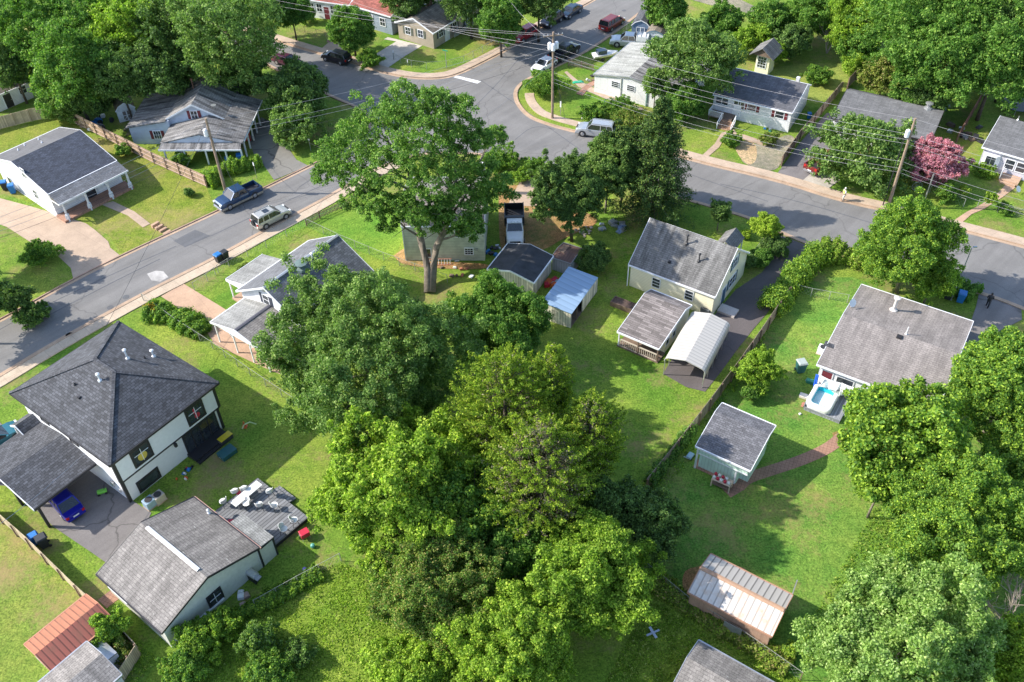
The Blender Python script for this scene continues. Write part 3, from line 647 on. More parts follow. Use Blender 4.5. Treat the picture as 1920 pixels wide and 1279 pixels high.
# --- cream house
b = Bld('cream_house', 'cream house with streaked grey gable roof and two roof pipes beside the dark driveway', A=(1178.8, 495.8), B=(1341.5, 557), CC=(1219, 408.5), z=2.95, ov=.18, Wd=8.6)
b.gable(2.95, 6.35, wallm=S_CREAM, roofm=SH_GREY, trim=GUTW, frac=.5)
for p in (((1010+55/1)/3.84*0 + 960 + 1038/3.84, 320 + 808/3.84), (960 + 1275/3.84, 320 + 897/3.84)): b.window('F', p, .85, 1.15, bars=(1, 3), fw=.07)
for p, sz in (((960 + 1605/3.84, 320 + 660/3.84), (1.0, 1.25)), ((960 + 1583/3.84, 320 + 790/3.84), (1.5, 1.2))): b.window('R', p, sz[0], sz[1], shut=flat('teal_shutter', (.05, .12, .16), .6), bars=(2, 2))
b.door('R', (960 + 1522/3.84, 320 + 880/3.84), mat=flat('blue_door', (.05, .12, .2), .5))
for p, h in (((960 + 1258/3.84, 320 + 530/3.84), 1.05), ((960 + 1345/3.84, 320 + 655/3.84), .9)): b.vent(p, h, .07, mat=DARKM)
b.rbox((960 + 1135/3.84, 320 + 660/3.84), .3, .3, .15)
MB().box(-.05, .05, .0, .1, 0, 2.8).build('downpipe', TRIMW, b.root)
L, Wd = b.L, b.W
q = b.loc(G(1383, 575)); MB().box(L, L + 1.9, 1.2, 2.5, 0, .3).build('door_step', concrete('step_slab', (.5, .45, .42), 0), b.root)
q = b.at((1340, 403), 3.2)
MB().extr([(L * .62, 2.7), (L * .62 + 1.1, 3.6), (L * .62 + 2.2, 2.7), (L * .62 + 2.2, 2.82), (L * .62 + 1.1, 3.74), (L * .62, 2.82)], Wd - .5, Wd + 2.4, lambda x, y, z: (y, x, z)).build('porch_roof', SH_GREY, b.root)
for dx in (.15, 2.05): MB().box(L * .62 + dx - .06, L * .62 + dx + .06, Wd + 2.2, Wd + 2.32, 0, 2.7).build('post', TRIMW, b.root)

# --- low porch shed in front of cream house
b = Bld('porch_shed', 'small cream outbuilding with a driftwood brown roof and railed porch by the cream house', 'shed', A=(1157.8, 621.3), B=(1235.7, 654), CC=(1220.6, 549), z=2.05, ov=.12, Wd=7.0)
L, Wd = b.L, b.W
b.gable(2.05, 3.1, frac=.78, ze2=2.5, roofm=SH_DRIFT, trim=TRIMW, walls=False)
yw = 1.7
MB().extr([(yw, 0), (Wd - .15, 0), (Wd - .15, 2.4), (.78 * Wd, 2.95), (yw, 2.05 + 1.05 * yw / (.78 * Wd) - .14)], .12, L - .12, lambda x, y, z: (x, y, z)).build('wall', S_CREAM, b.root)
mb = MB(); n = 20
for i in range(n + 1): x = .15 + (L - .3) * i / n; mb.box(x - .025, x + .025, .16, .2, .15, .95)
mb.box(.1, L - .1, .12, .24, .95, 1.03).box(.1, L - .1, .14, .22, .12, .18); mb.build('railing', flat('beige_rail', (.5, .44, .36), .8), b.root)
for x in (.15, L * .5, L - .15): MB().box(x - .06, x + .06, .1, .22, 0, 1.95).build('post', TRIMW if x < 1 else BROWN, b.root)
MB().box(.0, L, .05, yw, .0, .14).build('porch_floor', BROWN, b.root)
for p in ((1140 + 655/5.33, 520 + 560/5.33), (1140 + 590/5.33, 520 + 640/5.33)): b.window('R', p, .6, .75)

# --- white metal carport
b = Bld('metal_carport', 'long white ribbed metal carport with rounded eaves over a dark pad', 'carport', A=(1246, 673), B=(1322, 698), CC=(1316, 592), z=2.2, ov=0)
L, Wd = b.L, b.W
arc = [(0, 1.95), (.02, 2.15), (.12, 2.32), (.35, 2.45)]; zmid = 2.85
prof = arc + [(L * .5, zmid)] + [(L - x, z - .0) for x, z in arc[::-1]] + [(L, 1.25)]
inner = [(x + (.03 if x < L/2 else -.03 if x > L/2 else 0), z - .04) for x, z in prof][::-1]
MB().extr(prof + inner, 0, Wd, lambda x, t, z: (t, x, z)).build('roof', ribbed('white_ribbed_metal', (.5, .47, .43), .42, dark=.72), b.root)
for i in range(6):
    y = .08 + (Wd - .16) * i / 5
    for x in (.06, L - .06): MB().box(x - .035, x + .035, y - .035, y + .035, 0, 2.1).build('post', GREYM, b.root)
mb = MB()
for y in (.05, Wd - .05): mb.tube([(x, y, z - .06) for x, z in prof[:-1]], .035, 6)
mb.build('frame', TRIMW, b.root)

# --- three sheds behind the pale house
b = Bld('metal_roof_shed', 'open fronted cream shed with a sloping blue-grey metal roof', 'shed', A=(1015, 566), B=(1072, 585), CC=(1078.6, 504), z=2.35, ov=.12)
L, Wd = b.L, b.W; zs = 2.35
b.slab('roof', [(0, 0, 2.35), (L, 0, 2.1), (L, Wd, 2.15), (0, Wd, 2.4)], .06, ribbed('blue_grey_metal', (.27, .39, .54), .75, .1, .45, dark=.85))
b.fp = {'F': (1, .12), 'R': (0, L - .12), 'L': (0, .12), 'B': (1, Wd - .12)}
mb = MB().box(.12, L - .12, .12, .2, 0, 2.08).box(.12, .2, .2, Wd - .12, 0, 2.26).box(.2, L - .12, Wd - .2, Wd - .12, 0, 2.06).box(L - .2, L - .12, 2.9, Wd - .2, 0, 2.05)
mb.build('wall', wood('cream_boards', (.66, .62, .5), .3), b.root)
MB().box(.2, L - .12, .2, Wd - .2, 0, .06).build('floor', BROWN, b.root)
MB().box(L - .19, L - .11, 1.5, 1.62, 0, 2.05).build('post', BROWN, b.root)
MB().box(L - .11, L - .07, 5.4, 6.5, .1, 1.95).build('door', wood('cream_boards_door', (.7, .66, .56), .3), b.root)

I3 = lambda x, y, z: (x, y, z)
b = Bld('black_roof_shed', 'shed with a low black tar paper roof beside the blue metal roofed shed', 'shed', A=(914, 504.6), B=(1000.4, 530), z=2.15, ov=.12, Wd=5.0)
b.gable(2.15, 2.85, axis='y', wallm=wood('grey_cream_boards', (.56, .52, .42), .3), roofm=flat('black_tar_paper', (.05, .052, .058), .9, var=.3, scale=1.2), trim=TRIMW, th=.08)
b = Bld('rusty_shed', 'small grey metal shed with a rusty brown collapsing roof behind the blue-grey metal roofed shed', 'shed', A=(1034, 482), B=(1071, 494), CC=(1061.7, 456.8), z=1.75, ov=.06)
b.gable(1.75, 2.0, wallm=ribbed('grey_lilac_metal', (.5, .48, .52), .3, dark=.7), roofm=ribbed('rusty_metal', (.13, .075, .06), .3, rust=(.07, .06, .065), dark=.6), trim=GREYM, th=.05)
L, Wd = b.L, b.W
MB().box(.3, 1.0, 1.0, 2.4, 1.95, 2.02).build('loose_sheet', BROWN, b.root)

# pale siding house under the tall tree
b = Bld('pale_siding_house', 'pale sage two-storey house with a grey-brown roof, half hidden behind the tall open tree', A=(752, 424), B=(908, 424), z=4.8, ov=.1, Wd=9.5)
b.gable(4.8, 6.6, wallm=S_SAGE, roofm=SH_MAUVE, trim=TRIMW)
b.window('F', (700 + 1092/6.09, 300 + 1042/6.09), .85, .8, bars=(3, 3)); b.window('F', (700 + 985/6.09, 300 + 820/6.09), 1.0, 1.3); b.window('F', (700 + 610/6.09, 300 + 1060/6.09), .9, 1.1)
b.window('R', (3.0, 3.6), 1, 1.2, px=False); b.window('R', (6.5, 3.6), 1, 1.2, px=False); b.wbox('vent', 'F', *(lambda t, z: (t - .15, t + .15, z - .15, z + .15))(*b.face('F', (700 + 1180/6.09, 300 + 1020/6.09))), 0, .08, GREYM)
MB().box(0.02, .12, .02, .12, 0, 4.7).build('downpipe', TRIMW, b.root)
b.rbox((905, 318), .6, .6, .9, BLOCKW, 'chimney')

def uv_(ang): t = math.radians(ang); return np.array([math.cos(t), math.sin(t)]), np.array([-math.sin(t), math.cos(t)])
# white gable house hidden by the big maple
u_, v_ = uv_(-37.3)
b = Bld('white_gable_house', 'white house with a dark gable roof and dark shutters, mostly behind the dense maple', org=G(493.8, 539, 6.3)[:2] - u_ * 4.9, ang=-37.3, L=9.8, Wd=10.4)
b.gable(3.5, 6.3, axis='y', wallm=S_WHITE, roofm=SH_SLATE, trim=TRIMW, capm=GREYM)
b.window('F', (480 + 75/3.84, 320 + 930/3.84), .8, 1.2, shut=SHUTD, bars=(1, 2))
b.wbox('gable_vent', 'F', *(lambda t, z: (t - .2, t + .2, z - .25, z + .25))(*b.face('F', (494, 543))), 0, .06, GREYM)
b.vent((566, 502), .5, .3, True, flat('green_vent', (.12, .17, .16), .5), name='turbine_vent'); b.vent((587, 490), .9, .08, True, TRIMW)
b.slab('porch_roof', [(-3.2, 1.2, 2.75), (.3, 1.2, 3.55), (.3, 6.4, 3.55), (-3.2, 6.4, 2.75)], .14, SH_LIGHT)
MB().box(-3.26, -3.203, 1.2, 6.4, 2.55, 2.78).extr([(-3.2, 2.5), (-3.2, 2.75), (.3, 3.5), (.3, 2.5)], 1.13, 1.197, lambda x, y, z: (y, x, z)).build('porch_fascia', TRIMW, b.root)
for y in (1.4, 6.2): MB().box(-3.1, -2.98, y - .06, y + .06, 0, 2.65).build('post', TRIMW, b.root)
MB().box(-3.1, .1, 1.2, 6.4, 0, .2).build('porch_floor', CONC2, b.root)
b = Bld('white_carport', 'white gabled carport with pale grey shingles at the end of the tan driveway', 'carport', A=(394.5, 604), ang=-37.3, L=8.0, Wd=4.6, z=2.75)
b.gable(2.75, 3.75, axis='y', roofm=SH_LIGHT, roofm2=SH_WEATH, trim=TRIMW, walls=False, capm=flat('dark_ridge', (.08, .08, .1), .8))
MB().extr([(.1, 2.6), (7.9, 2.6), (4, 3.6)], .05, .2, I3 if 0 else (lambda x, y, z: (y, x, z))).build('gable', TRIMW, b.root)
for x in (.3, 3.0, 5.4, 7.7):
    MB().bar((x, .2, 0), (x, .2, 2.65), .12).build('post', TRIMW, b.root)
MB().bar((5.4, .2, 1.9), (6.1, .2, 2.62), .08).bar((3.0, .2, 1.9), (2.3, .2, 2.62), .08).build('brace', TRIMW, b.root)

# blue-grey house with complex roofs
u_, v_ = uv_(-2.5)
r0 = G(358, 196, 5.6)[:2]
b = Bld('sprawling_blue_house', 'pale blue house with streaked grey roofs, burgundy shutters and a wide carport on white posts', org=r0 - u_ * 3.9, ang=-2.5, L=7.8, Wd=9.0)
b.gable(3.5, 5.6, axis='y', wallm=S_BLUEW, roofm=SH_OLD, trim=TRIMW, eave=False)
b.window('F', (240 + 757/6.09, 130 + 520/6.09), .8, 1.1, shut=BURG, bars=(2, 2))
# left lean-to
b.slab('roof', [(-5.4, -.6, 2.6), (.1, -.6, 3.52), (.1, 8.6, 3.52), (-5.4, 8.6, 2.6)], .14, SH_OLD)
MB().extr([(-5.1, 0), (0.4, 0), (.4, 3.4), (-5.1, 2.5)], -.3, 8.3, lambda x, y, z: (y, x, z)).build('wall', S_BLUEW, b.root)
b.fp['F'] = (1, -.3); b.window('F', (240 + 338/6.09, 130 + 748/6.09), .9, 1.1, shut=BURG, bars=(3, 2))
# right low roof
q = b.at((456.7, 264.6), 2.5); q2 = b.at((489.6, 187.5), 2.5)
xr = max(q[0], q2[0]); b.slab('roof', [(7.7, q[1], 3.54), (xr, q[1], 2.5), (xr, q2[1], 2.5), (7.7, q2[1], 3.54)], .14, SH_OLD)
MB().box(xr + .003, xr + .08, q[1], q2[1], 2.3, 2.52).build('fascia', TRIMW, b.root)
for i in range(5): MB().box(xr - .25, xr - .08, q[1] + .3 + i * 1.95, q[1] + .47 + i * 1.95, 0, 2.4).build('post', TRIMW, b.root)
# front carport gable
qa = b.at((296, 277), 2.5); y0 = qa[1]; xm = (qa[0] + xr) / 2
for xa, za, xb, zb in ((qa[0], 2.6, xm, 3.9), (xm, 3.9, xr, 2.6)): MB().extr([(xa, za - .14), (xb, zb - .14), (xb, zb), (xa, za)], y0 + .9, .2 if xa < 3 else 1.2, lambda x, y, z: (y, x, z)).build('roof', SH_OLD, b.root)
MB().extr([(qa[0] + .2, 2.65), (xr - .2, 2.65), (xm, 3.72)], y0 + .98, y0 + 1.1, lambda x, y, z: (y, x, z)).build('gable', S_BLUEW, b.root)
b.slab('roof', [(qa[0], y0 - .15, 2.3), (xr, y0 - .15, 2.3), (xr - .2, y0 + .98, 2.64), (qa[0] + .2, y0 + .98, 2.64)], .12, SH_OLD)
MB().box(qa[0], xr, y0 - .22, y0 - .153, 2.1, 2.3).build('fascia', TRIMW, b.root)
for x in (.06, .3, .56, .8, .99): MB().box(qa[0] + (xr - qa[0]) * x - .09, qa[0] + (xr - qa[0]) * x + .09, y0, y0 + .18, 0, 2.2).build('post', TRIMW, b.root)
MB().box(xm + .5, xr - .5, .3, .45, 0, 2.4).build('carport_wall', flat('red_wall', (.42, .05, .04), .8), b.root)
MB().box(qa[0] + .6, xm - .4, .2, .3, 0, 2.3).build('carport_wall', BROWN, b.root)
q = b.roofz((402, 205), b.zf); MB().lathe([(.03, 0), (.03, .5)], 6, q).lathe([(.05, .5), (.34, .6), (.36, .62)], 10, q).build('satellite_dish', GREYM, b.root)
q = b.roofz((363, 166), b.zf); MB().lathe([(.1, -.3), (.1, 1.2), (.2, 1.25), (.16, 1.45)], 8, q).build('flue_pipe', flat('rusty_flue', (.25, .12, .08), .7), b.root)

# tan house at the top corner
b = Bld('tan_corner_house', 'tan house with a brown gable roof on the corner lawn', A=(740, 41), B=(812, 62.5), z=2.7, ov=.3, Wd=14)
b.gable(2.7, 4.2, axis='y', wallm=S_TAN, roofm=SH_BRN, trim=TRIMW)
for p in ((480 + 1095/3.84, 222/3.84), (480 + 1185/3.84, 243/3.84)): b.window('F', p, .95, 1.1, shut=flat('sage_shutter', (.12, .13, .1), .6), bars=(2, 2))
for p in ((480 + 1430/3.84, 188/3.84), (480 + 1520/3.84, 140/3.84), (480 + 1330/3.84, 235/3.84)): b.window('R', p, 1.0, 1.2, shut=SHUTD, bars=(2, 2))
b.door('R', (480 + 1375/3.84, 235/3.84)); b.rbox((806, 10), .6, .6, .8, BRICKP, 'chimney')
MB().box(b.L + .4, b.L + .5, 4.5, 12, .4, 1.0).build('ramp_rail', GREYM, b.root)

# red roofed house at the very top
b = Bld('red_roof_house', 'grey-blue house with a red roof cut off by the top edge of the photo', A=(655, 9), ang=-35, L=8.5, Wd=9, z=3.1, ov=.2)
b.gable(3.1, 4.7, axis='x', wallm=S_GREYB, roofm=shingle('red_shingles', (.3, .1, .08), .3, .2), trim=TRIMW)
for x in (1.5, 4, 6.5): b.window('F', (x, 1.7), 1.0, 1.2, px=False, bars=(2, 2))
b.window('R', (2.5, 1.8), .9, 1.2, px=False); b.window('R', (6, 1.8), .9, 1.2, px=False)
b = Bld('red_roof_house', 'white front wing with a red roof left of the grey-blue house at the top edge', A=(568, -2), B=(655, 10), z=3.0, ov=.2, Wd=6)
b.gable(3.0, 4.2, wallm=S_WHITE, roofm=MATS['red_shingles'], trim=TRIMW)
for x in (.15, .32, .62, .8): b.window('F', (b.L * x, 1.8), .9, 1.2, px=False, bars=(2, 2))
b.door('F', b.L * .47, px=False, mat=BURG)

# white low gable house on the peninsula
b = Bld('white_block_house', 'white painted block house with a shallow pale grey gable roof behind the street corner', A=(1113, 139.3), ang=-33, L=13, Wd=11.5, z=2.7, ov=.12)
b.gable(2.7, 3.7, axis='y', frac=.42, wallm=BLOCKW, roofm=shingle('silver_shingles', (.4, .4, .37), .12, .35, w=.5, h=.2), roofm2=SH_OLD, trim=GREYM, ze2=2.5)
for p in ((1000 + 937/6.09, 40 + 720/6.09), (1000 + 1115/6.09, 40 + 765/6.09)): b.window('F', p, 1.1, .8, bars=(1, 3), fw=.05)
t = b.face('F', (1165, 160))[0]; b.wbox('downpipe', 'F', t - .05, t + .05, 0, 3.1, 0, .1, GREYM)
t = b.face('F', (1213, 180))[0]; b.wbox('corner_post', 'F', t - .07, t + .07, 0, 2.5, 0.02, .16, flat('green_post', (.2, .33, .27), .6))

# white house with burgundy shutters
b = Bld('burgundy_shutter_house', 'white house with a dark roof, burgundy shutters and front steps with white railings', B=(1486, 212), Dd=(1529, 161), A=(1337.6, 177), z=2.95, ov=.12)
b.gable(2.95, 4.2, frac=.7, wallm=S_WHITE, roofm=shingle('blue_black_shingles', (.12, .12, .135), .15, .2), trim=TRIMW)
Z = lambda x, y: (1290 + x/6.09, 80 + y/6.09)
b.window('F', Z(728, 740), 1.1, .9, shut=BURG, bars=(1, 2)); b.window('F', Z(1045, 825), 1.1, .9, shut=BURG, bars=(1, 2))
for x in (355, 425, 560, 610): b.window('F', Z(x, 650 + (x - 355) * .27), .8, 1.0, bars=(1, 2))
b.door('F', Z(560, 740))
b.rbox(Z(1250, 450), .45, .45, .7, BLOCKW, 'chimney'); b.vent(Z(925, 360), .3, .1, False, TRIMW)
q = b.at(Z(420, 830), 0); L = b.L
dx0, dx1 = .2, 3.4
mb = MB().box(dx0, dx1, -1.7, .1, .62, .74)
for x in (dx0 + .1, dx1 - .1):
    for y in (-1.6, -.2): mb.box(x - .06, x + .06, y - .06, y + .06, 0, .62)
mb.build('deck', BROWN, b.root); mb = MB()
for i in range(17):
    x = dx0 + (2.0) * i / 16; mb.box(x - .02, x + .02, -1.7, -1.66, .74, 1.5)
for i in range(10): y = -1.7 + 1.6 * i / 9; mb.box(dx0, dx0 + .04, y - .02, y + .02, .74, 1.5)
mb.box(dx0 - .02, dx0 + 2.05, -1.72, -1.64, 1.5, 1.56).box(dx0 - .02, dx0 + .06, -1.7, 0, 1.505, 1.565); mb.build('deck_railing', TRIMW, b.root); mb = MB()
for i in range(5): mb.box(2.1, 3.9, -2.0 - .3 * i, -1.7 - .3 * i + .001, 0, .62 - .13 * i)
mb.build('front_steps', flat('leaf_brown_steps', (.33, .2, .13), .9, var=.4), b.root)
for x in (2.05, 3.95): MB().bar((x, -1.7, 1.5), (x, -3.3, .95), .08).bar((x, -1.7, .74), (x, -3.3, .3), .05).bar((x, -3.3, 0), (x, -3.3, 1.0), .1).bar((x, -1.7, 0), (x, -1.7, 1.6), .1).bar((x, -2.5, .3), (x, -2.5, 1.2), .06).build('stair_railing', TRIMW, b.root)

# dark roofed house, right
b = Bld('dark_roof_house', 'long house with a dark grey shingle roof behind the round tree and crape myrtle', A=(1559.3, 221.4), B=(1745.5, 265.6), CC=(1597, 167), z=2.75, ov=.4)
b.gable(2.75, 3.8, frac=.72, wallm=S_WHITE, roofm=SH_DARK if 0 else shingle('charcoal_grey_shingles', (.15, .15, .155), .15, .15), trim=TRIMD)
b.vent((1420 + 1230/3.84, 778/3.84), .6, .22, True, GREYM, name='chimney_cap'); b.window('F', (1568, 232), 1.2, 1.3); b.door('F', (1563, 240))
for x in (4, 7, 10): b.window('F', (x, 1.5), 1.0, 1.1, px=False)
# right edge house
b = Bld('bay_window_house', 'house with a white bay window at the right edge of the photo', A=(1841.7, 275.5), ang=-37, L=12, Wd=8.8, z=2.9, ov=.25)
b.gable(2.9, 4.1, frac=.75, wallm=S_LILAC, roofm=MATS['charcoal_grey_shingles'], trim=TRIMW)
q = (b.face('F', (1858, 295))[0]); ob = MB().loft([[(q - .9, .3, .9), (q - .5, -.35, .9), (q + .7, -.35, .9), (q + 1.1, .3, .9)], [(q - .9, .3, 2.3), (q - .5, -.35, 2.3), (q + .7, -.35, 2.3), (q + 1.1, .3, 2.3)]]).build('bay_window', TRIMW, b.root)
MB().box(q - .42, q + .1, -.38, -.352, 1.1, 2.15).box(q + .16, q + .64, -.38, -.352, 1.1, 2.15).build('pane', GLASS, ob)
for x in (3.6, 4.9, 6.3): b.window('F', (x, 1.55), 1.0, 1.2, px=False, bars=(1, 2))
MB().box(3.2, 5.4, -1.5, .2, 0, .35).box(3.4, 5.2, -1.9, -1.5, 0, .2).build('front_steps', CONC2, b.root)
MB().box(3.2, 3.26, -1.5, 0, .35, 1.3).build('porch_panel', TRIMW, b.root)
b.vent((1908, 226), .6, .06, False)

# big grey low house on the right
b = Bld('wide_grey_roof_house', 'low house with one wide mauve-grey roof, white flue and satellite dish', A=(1532, 683), CC=(1603.6, 529.6), Dd=(1812, 598.6), z=2.75, ov=.3)
b.gable(2.75, 3.65, frac=.52, wallm=S_WHITE, roofm=SH_MAUVE, trim=TRIMW)
Z8 = lambda x, y: (1420 + x/3.84, 320 + y/3.84)
b.vent(Z8(980, 1005), 1.5, .16, True, flat('pale_flue', (.6, .56, .53), .6), name='flue_pipe'); b.vent(Z8(1070, 1180), .95, .05, False, TRIMW); b.rbox(Z8(1022, 1200), .5, .5, .14)
q = b.roofz(Z8(672, 985), b.zf); MB().lathe([(.03, -.1), (.03, .6)], 6, q).build('dish_mast', TRIMW, b.root)
d_ = MB().lathe([(.02, 0), (.3, .05), (.42, .12)], 14).build('satellite_dish', TRIMW, b.root); d_.location = (q[0], q[1], q[2] + .6); d_.rotation_euler = (math.radians(60), 0, math.radians(60))
q = b.roofz((1555, 645), b.zf); b.rbox((1555, 646), .9, .7, .03, SH_DARK, 'roof_patch')
t = b.face('F', (1420 + 505/3.84, 600 + 385/3.84))[0]; b.door('F', t, px=False, mat=BURG); b.window('F', (t + 1.7, 1.5), 1.5, 1.0, px=False)
RH = b

# mint shed
b = Bld('mint_shed', 'mint green garden shed with a dark shingled saltbox roof and open corner', 'shed', A=(1304.6, 836), B=(1407.4, 882.5), CC=(1351, 765.6), z=3.05, ov=.2)
L, Wd = b.L, b.W; b.gable(3.05, 4.0, frac=.72, ze2=3.75, roofm=shingle('mottled_shingles', (.135, .135, .15), .22, .1, w=.4, h=.2, tint=(.155, .155, .17)), trim=TRIMW, walls=False)
ov = .2; zt = lambda y: b.zf(0, y) - .15
mb = MB().extr([(1.2, 0), (Wd - ov, 0), (Wd - ov, zt(Wd - ov)), (.72 * Wd, zt(.72 * Wd)), (1.2, zt(1.2))], .35, L - .3, I3)
mb.box(.35, L - 1.1, .5, 1.2, 0, 2.9 + .1); mb.build('wall', S_MINT, b.root)
MB().box(.3, L - .2, .2, .42, 2.1, 2.98).extr([(.2, 2.1), (Wd - .3, 2.1), (Wd - .3, zt(Wd - .3)), (.72 * Wd, zt(.72 * Wd)), (.2, zt(.2))], L - .3 + .003, L - .2, I3).build('upper_panel', S_MINT, b.root)
MB().box(.3, L - .2, .15, .197, 2.02, 2.12).build('white_trim', TRIMW, b.root)
MB().box(.12, .26, .14, .28, 0, 2.95).build('post', TRIMW, b.root); MB().box(L - 1.3, L - 1.16, .35, .5, 0, 2.1).build('post', TRIMW, b.root)
MB().box(0, L - .2, .2, 1.3, 0, .05).build('floor', BRICKP, b.root)

# metal roofed block shed, lower right
b = Bld('tin_roof_shed', 'long brown block shed with a shiny corrugated white metal roof near the bottom fence', 'shed', A=(1290, 1109.7), B=(1447.8, 1193), CC=(1331, 1038), z=2.15, ov=.15)
b.gable(2.15, 2.85, wallm=concrete('brown_block', (.38, .24, .17), .4, .3, .8, -35), roofm=ribbed('white_corrugated', (.6, .56, .52), .5, .05, .6, rust=(.5, .36, .26), dark=.55), roofm2=ribbed('grey_corrugated', (.48, .44, .4), .5, .05, .6, dark=.4), trim=flat('rusty_trim', (.4, .22, .14), .8), th=.05, capm=flat('rust_cap', (.42, .26, .17), .8))
MB().box(b.L - .1, b.L - .02, b.W + .05, b.W + .13, 0, 4.0).build('pole', GREYM, b.root)
MB().box(3.2, 4.6, -.25, -.2, 0, 1.3).build('leaning_frame', GREYM, b.root)

b = Bld('grey_roof_shed', 'grey shingled gable roof of a shed cut off by the bottom edge of the photo', 'shed', A=(1262, 1283), CC=(1308.6, 1215.7), ang=-35.5, L=6.5, Wd=4.0, z=2.2, ov=.15)
b.gable(2.2, 2.9, frac=.5, wallm=BROWN, roofm=SH_WEATH, trim=GREYM)
b = Bld('red_roof_shed', 'long shed with an orange-red ribbed metal roof in the bottom left lawn', 'shed', ang=-38.5, L=3.5, Wd=5.2, A=(45.6, 1208.6), z=2.1, ov=.1)
b.gable(2.1, 2.6, axis='y', wallm=flat('white_boards', (.6, .6, .6), .8), roofm=ribbed('orange_metal', (.42, .15, .08), .42, .1, .55, rust=(.3, .13, .07), dark=.4), roofm2=ribbed('red_metal', (.27, .08, .055), .42, .1, .55, rust=(.2, .08, .05), dark=.4), trim=flat('orange_trim', (.45, .2, .12), .6), th=.05)
b = Bld('grey_roof_shed', 'small weathered grey roofed shed in the bottom left corner below the orange roof', 'shed', ang=-38.5, L=4.2, Wd=4.2, A=(66, 1285), z=2.2, ov=.1)
b.gable(2.2, 2.8, axis='y', wallm=flat('pale_boards', (.5, .5, .52), .8), roofm=SH_WEATH, trim=GREYM)
b = Bld('lean_to', 'white boarded lean-to joining the orange roofed shed to the grey roofed shed', 'shed', ang=-38.5, L=1.8, Wd=2.2, A=(143, 1240), z=1.7, ov=0)
b.gable(1.7, 1.8, wallm=MATS['white_boards'], roofm=GREYM)

# small barn, left garage, top sheds, tall kiosk
def barn(name, label, A, ang, L, Wd, z, zr, roofm, wallm, trim=TRIMW, dmat=None, dtrim=TRIMW):
    b = Bld(name, label, 'shed', A=A, ang=ang, L=L, Wd=Wd, z=0, ov=.08)
    g = lambda x, y, zz: (y, x, zz)
    pr = [(.08, 0), (L - .08, 0), (L - .08, z), (L * .8, z + (zr - z) * .62), (L/2, zr), (L * .2, z + (zr - z) * .62), (.08, z)]
    MB().extr(pr, .08, Wd - .08, g).build('wall', wallm, b.root)
    e = [(0, z), (L * .2, z + (zr - z) * .66), (L/2, zr + .06), (L * .8, z + (zr - z) * .66), (L, z)]
    MB().extr([(x, zz + .02) for x, zz in e] + [(x, zz + .1) for x, zz in e[::-1]], 0, Wd, g).build('roof', roofm, b.root)
    mb = MB()
    for p, q in zip(e, e[1:]): mb.bar((p[0], -.02, p[1]), (q[0], -.02, q[1]), .06, .12)
    mb.build('trim', dtrim, b.root)
    for sx in (-1, 1):
        x0, x1 = sorted((L/2, L/2 + sx * L * .22)); o = MB().box(x0 + .01, x1 - .01, .0, .05, .1, z * .95).build('door', dmat or wallm, b.root); mb = MB()
        for q in (.12, z * .5, z * .95 - .08): mb.box(x0, x1, -.03, -.002, q, q + .08)
        for q in (x0, x1 - .07): mb.box(q, q + .07, -.034, -.006, .12, z * .95)
        mb.bar((x0, -.03, .15), (x1, -.03, z * .5), .02, .07); mb.build('door_trim', dtrim, o)
    return b
barn('garden_barn', 'small white barn shed with brown door panels and a mossy roof behind the plank fence', (224, 231), 25, 2.6, 3.2, 1.7, 2.6, flat('mossy_roof', (.16, .13, .08), .95, var=.5, scale=1.5), S_WHITE, dmat=flat('brown_door', (.2, .16, .15), .8))
barn('garden_barn', 'dark roofed barn shed with blue-white doors beside the upper street', (1182, 70), -20, 3.0, 5.5, 1.9, 2.8, SH_DARK, flat('blue_wall', (.14, .2, .3), .8), dmat=flat('blue_door2', (.12, .17, .26), .8))
barn('garden_barn', 'white gabled shed with cross braced doors next to the silver pickup', (1208, 86), -20, 2.9, 4.2, 1.9, 2.5, SH_BRN, S_WHITE, dtrim=flat('blue_trim', (.12, .2, .28), .6))
b = Bld('side_garage', 'white garage with a dark roof at the left edge under the trees', 'garage', A=(-20, 185), ang=50, L=6.0, Wd=5.0, z=2.4, ov=.15)
b.gable(2.4, 3.6, wallm=S_WHITE, roofm=SH_BRN, trim=TRIMW); b.window('F', (42, 168), 1.0, 1.1, TRIMW, bars=(2, 2)); b.door('F', (14, 184), 1.1, 2.0, TRIMD)
b = Bld('tall_kiosk', 'tall narrow cream garden house with a steep grey pitched roof behind the burgundy shutter house', 'shed', A=(1412, 136), ang=-35, L=2.2, Wd=2.4, z=0, ov=.1)
MB().box(.1, 2.1, .1, 2.3, 0, 3.2).build('wall', S_CREAM, b.root); b.fp = {'F': (1, .1), 'R': (0, 2.1)}
for x0, z0, x1, z1 in ((-.7, 3.0, 1.1, 4.3), (1.1, 4.3, 2.9, 3.0)): MB().extr([(x0, z0 - .1), (x1, z1 - .1), (x1, z1), (x0, z0)], -.9, 3.2, lambda x, y, z: (y, x, z)).build('roof', SH_GREY, b.root)
MB().extr([(-.4, 3.0), (2.6, 3.0), (1.1, 4.15)], -.6, -.5, lambda x, y, z: (y, x, z)).build('gable', BROWN, b.root); b.window('F', (1.0, 1.8), 1.2, 1.6, px=False, bars=(3, 4))
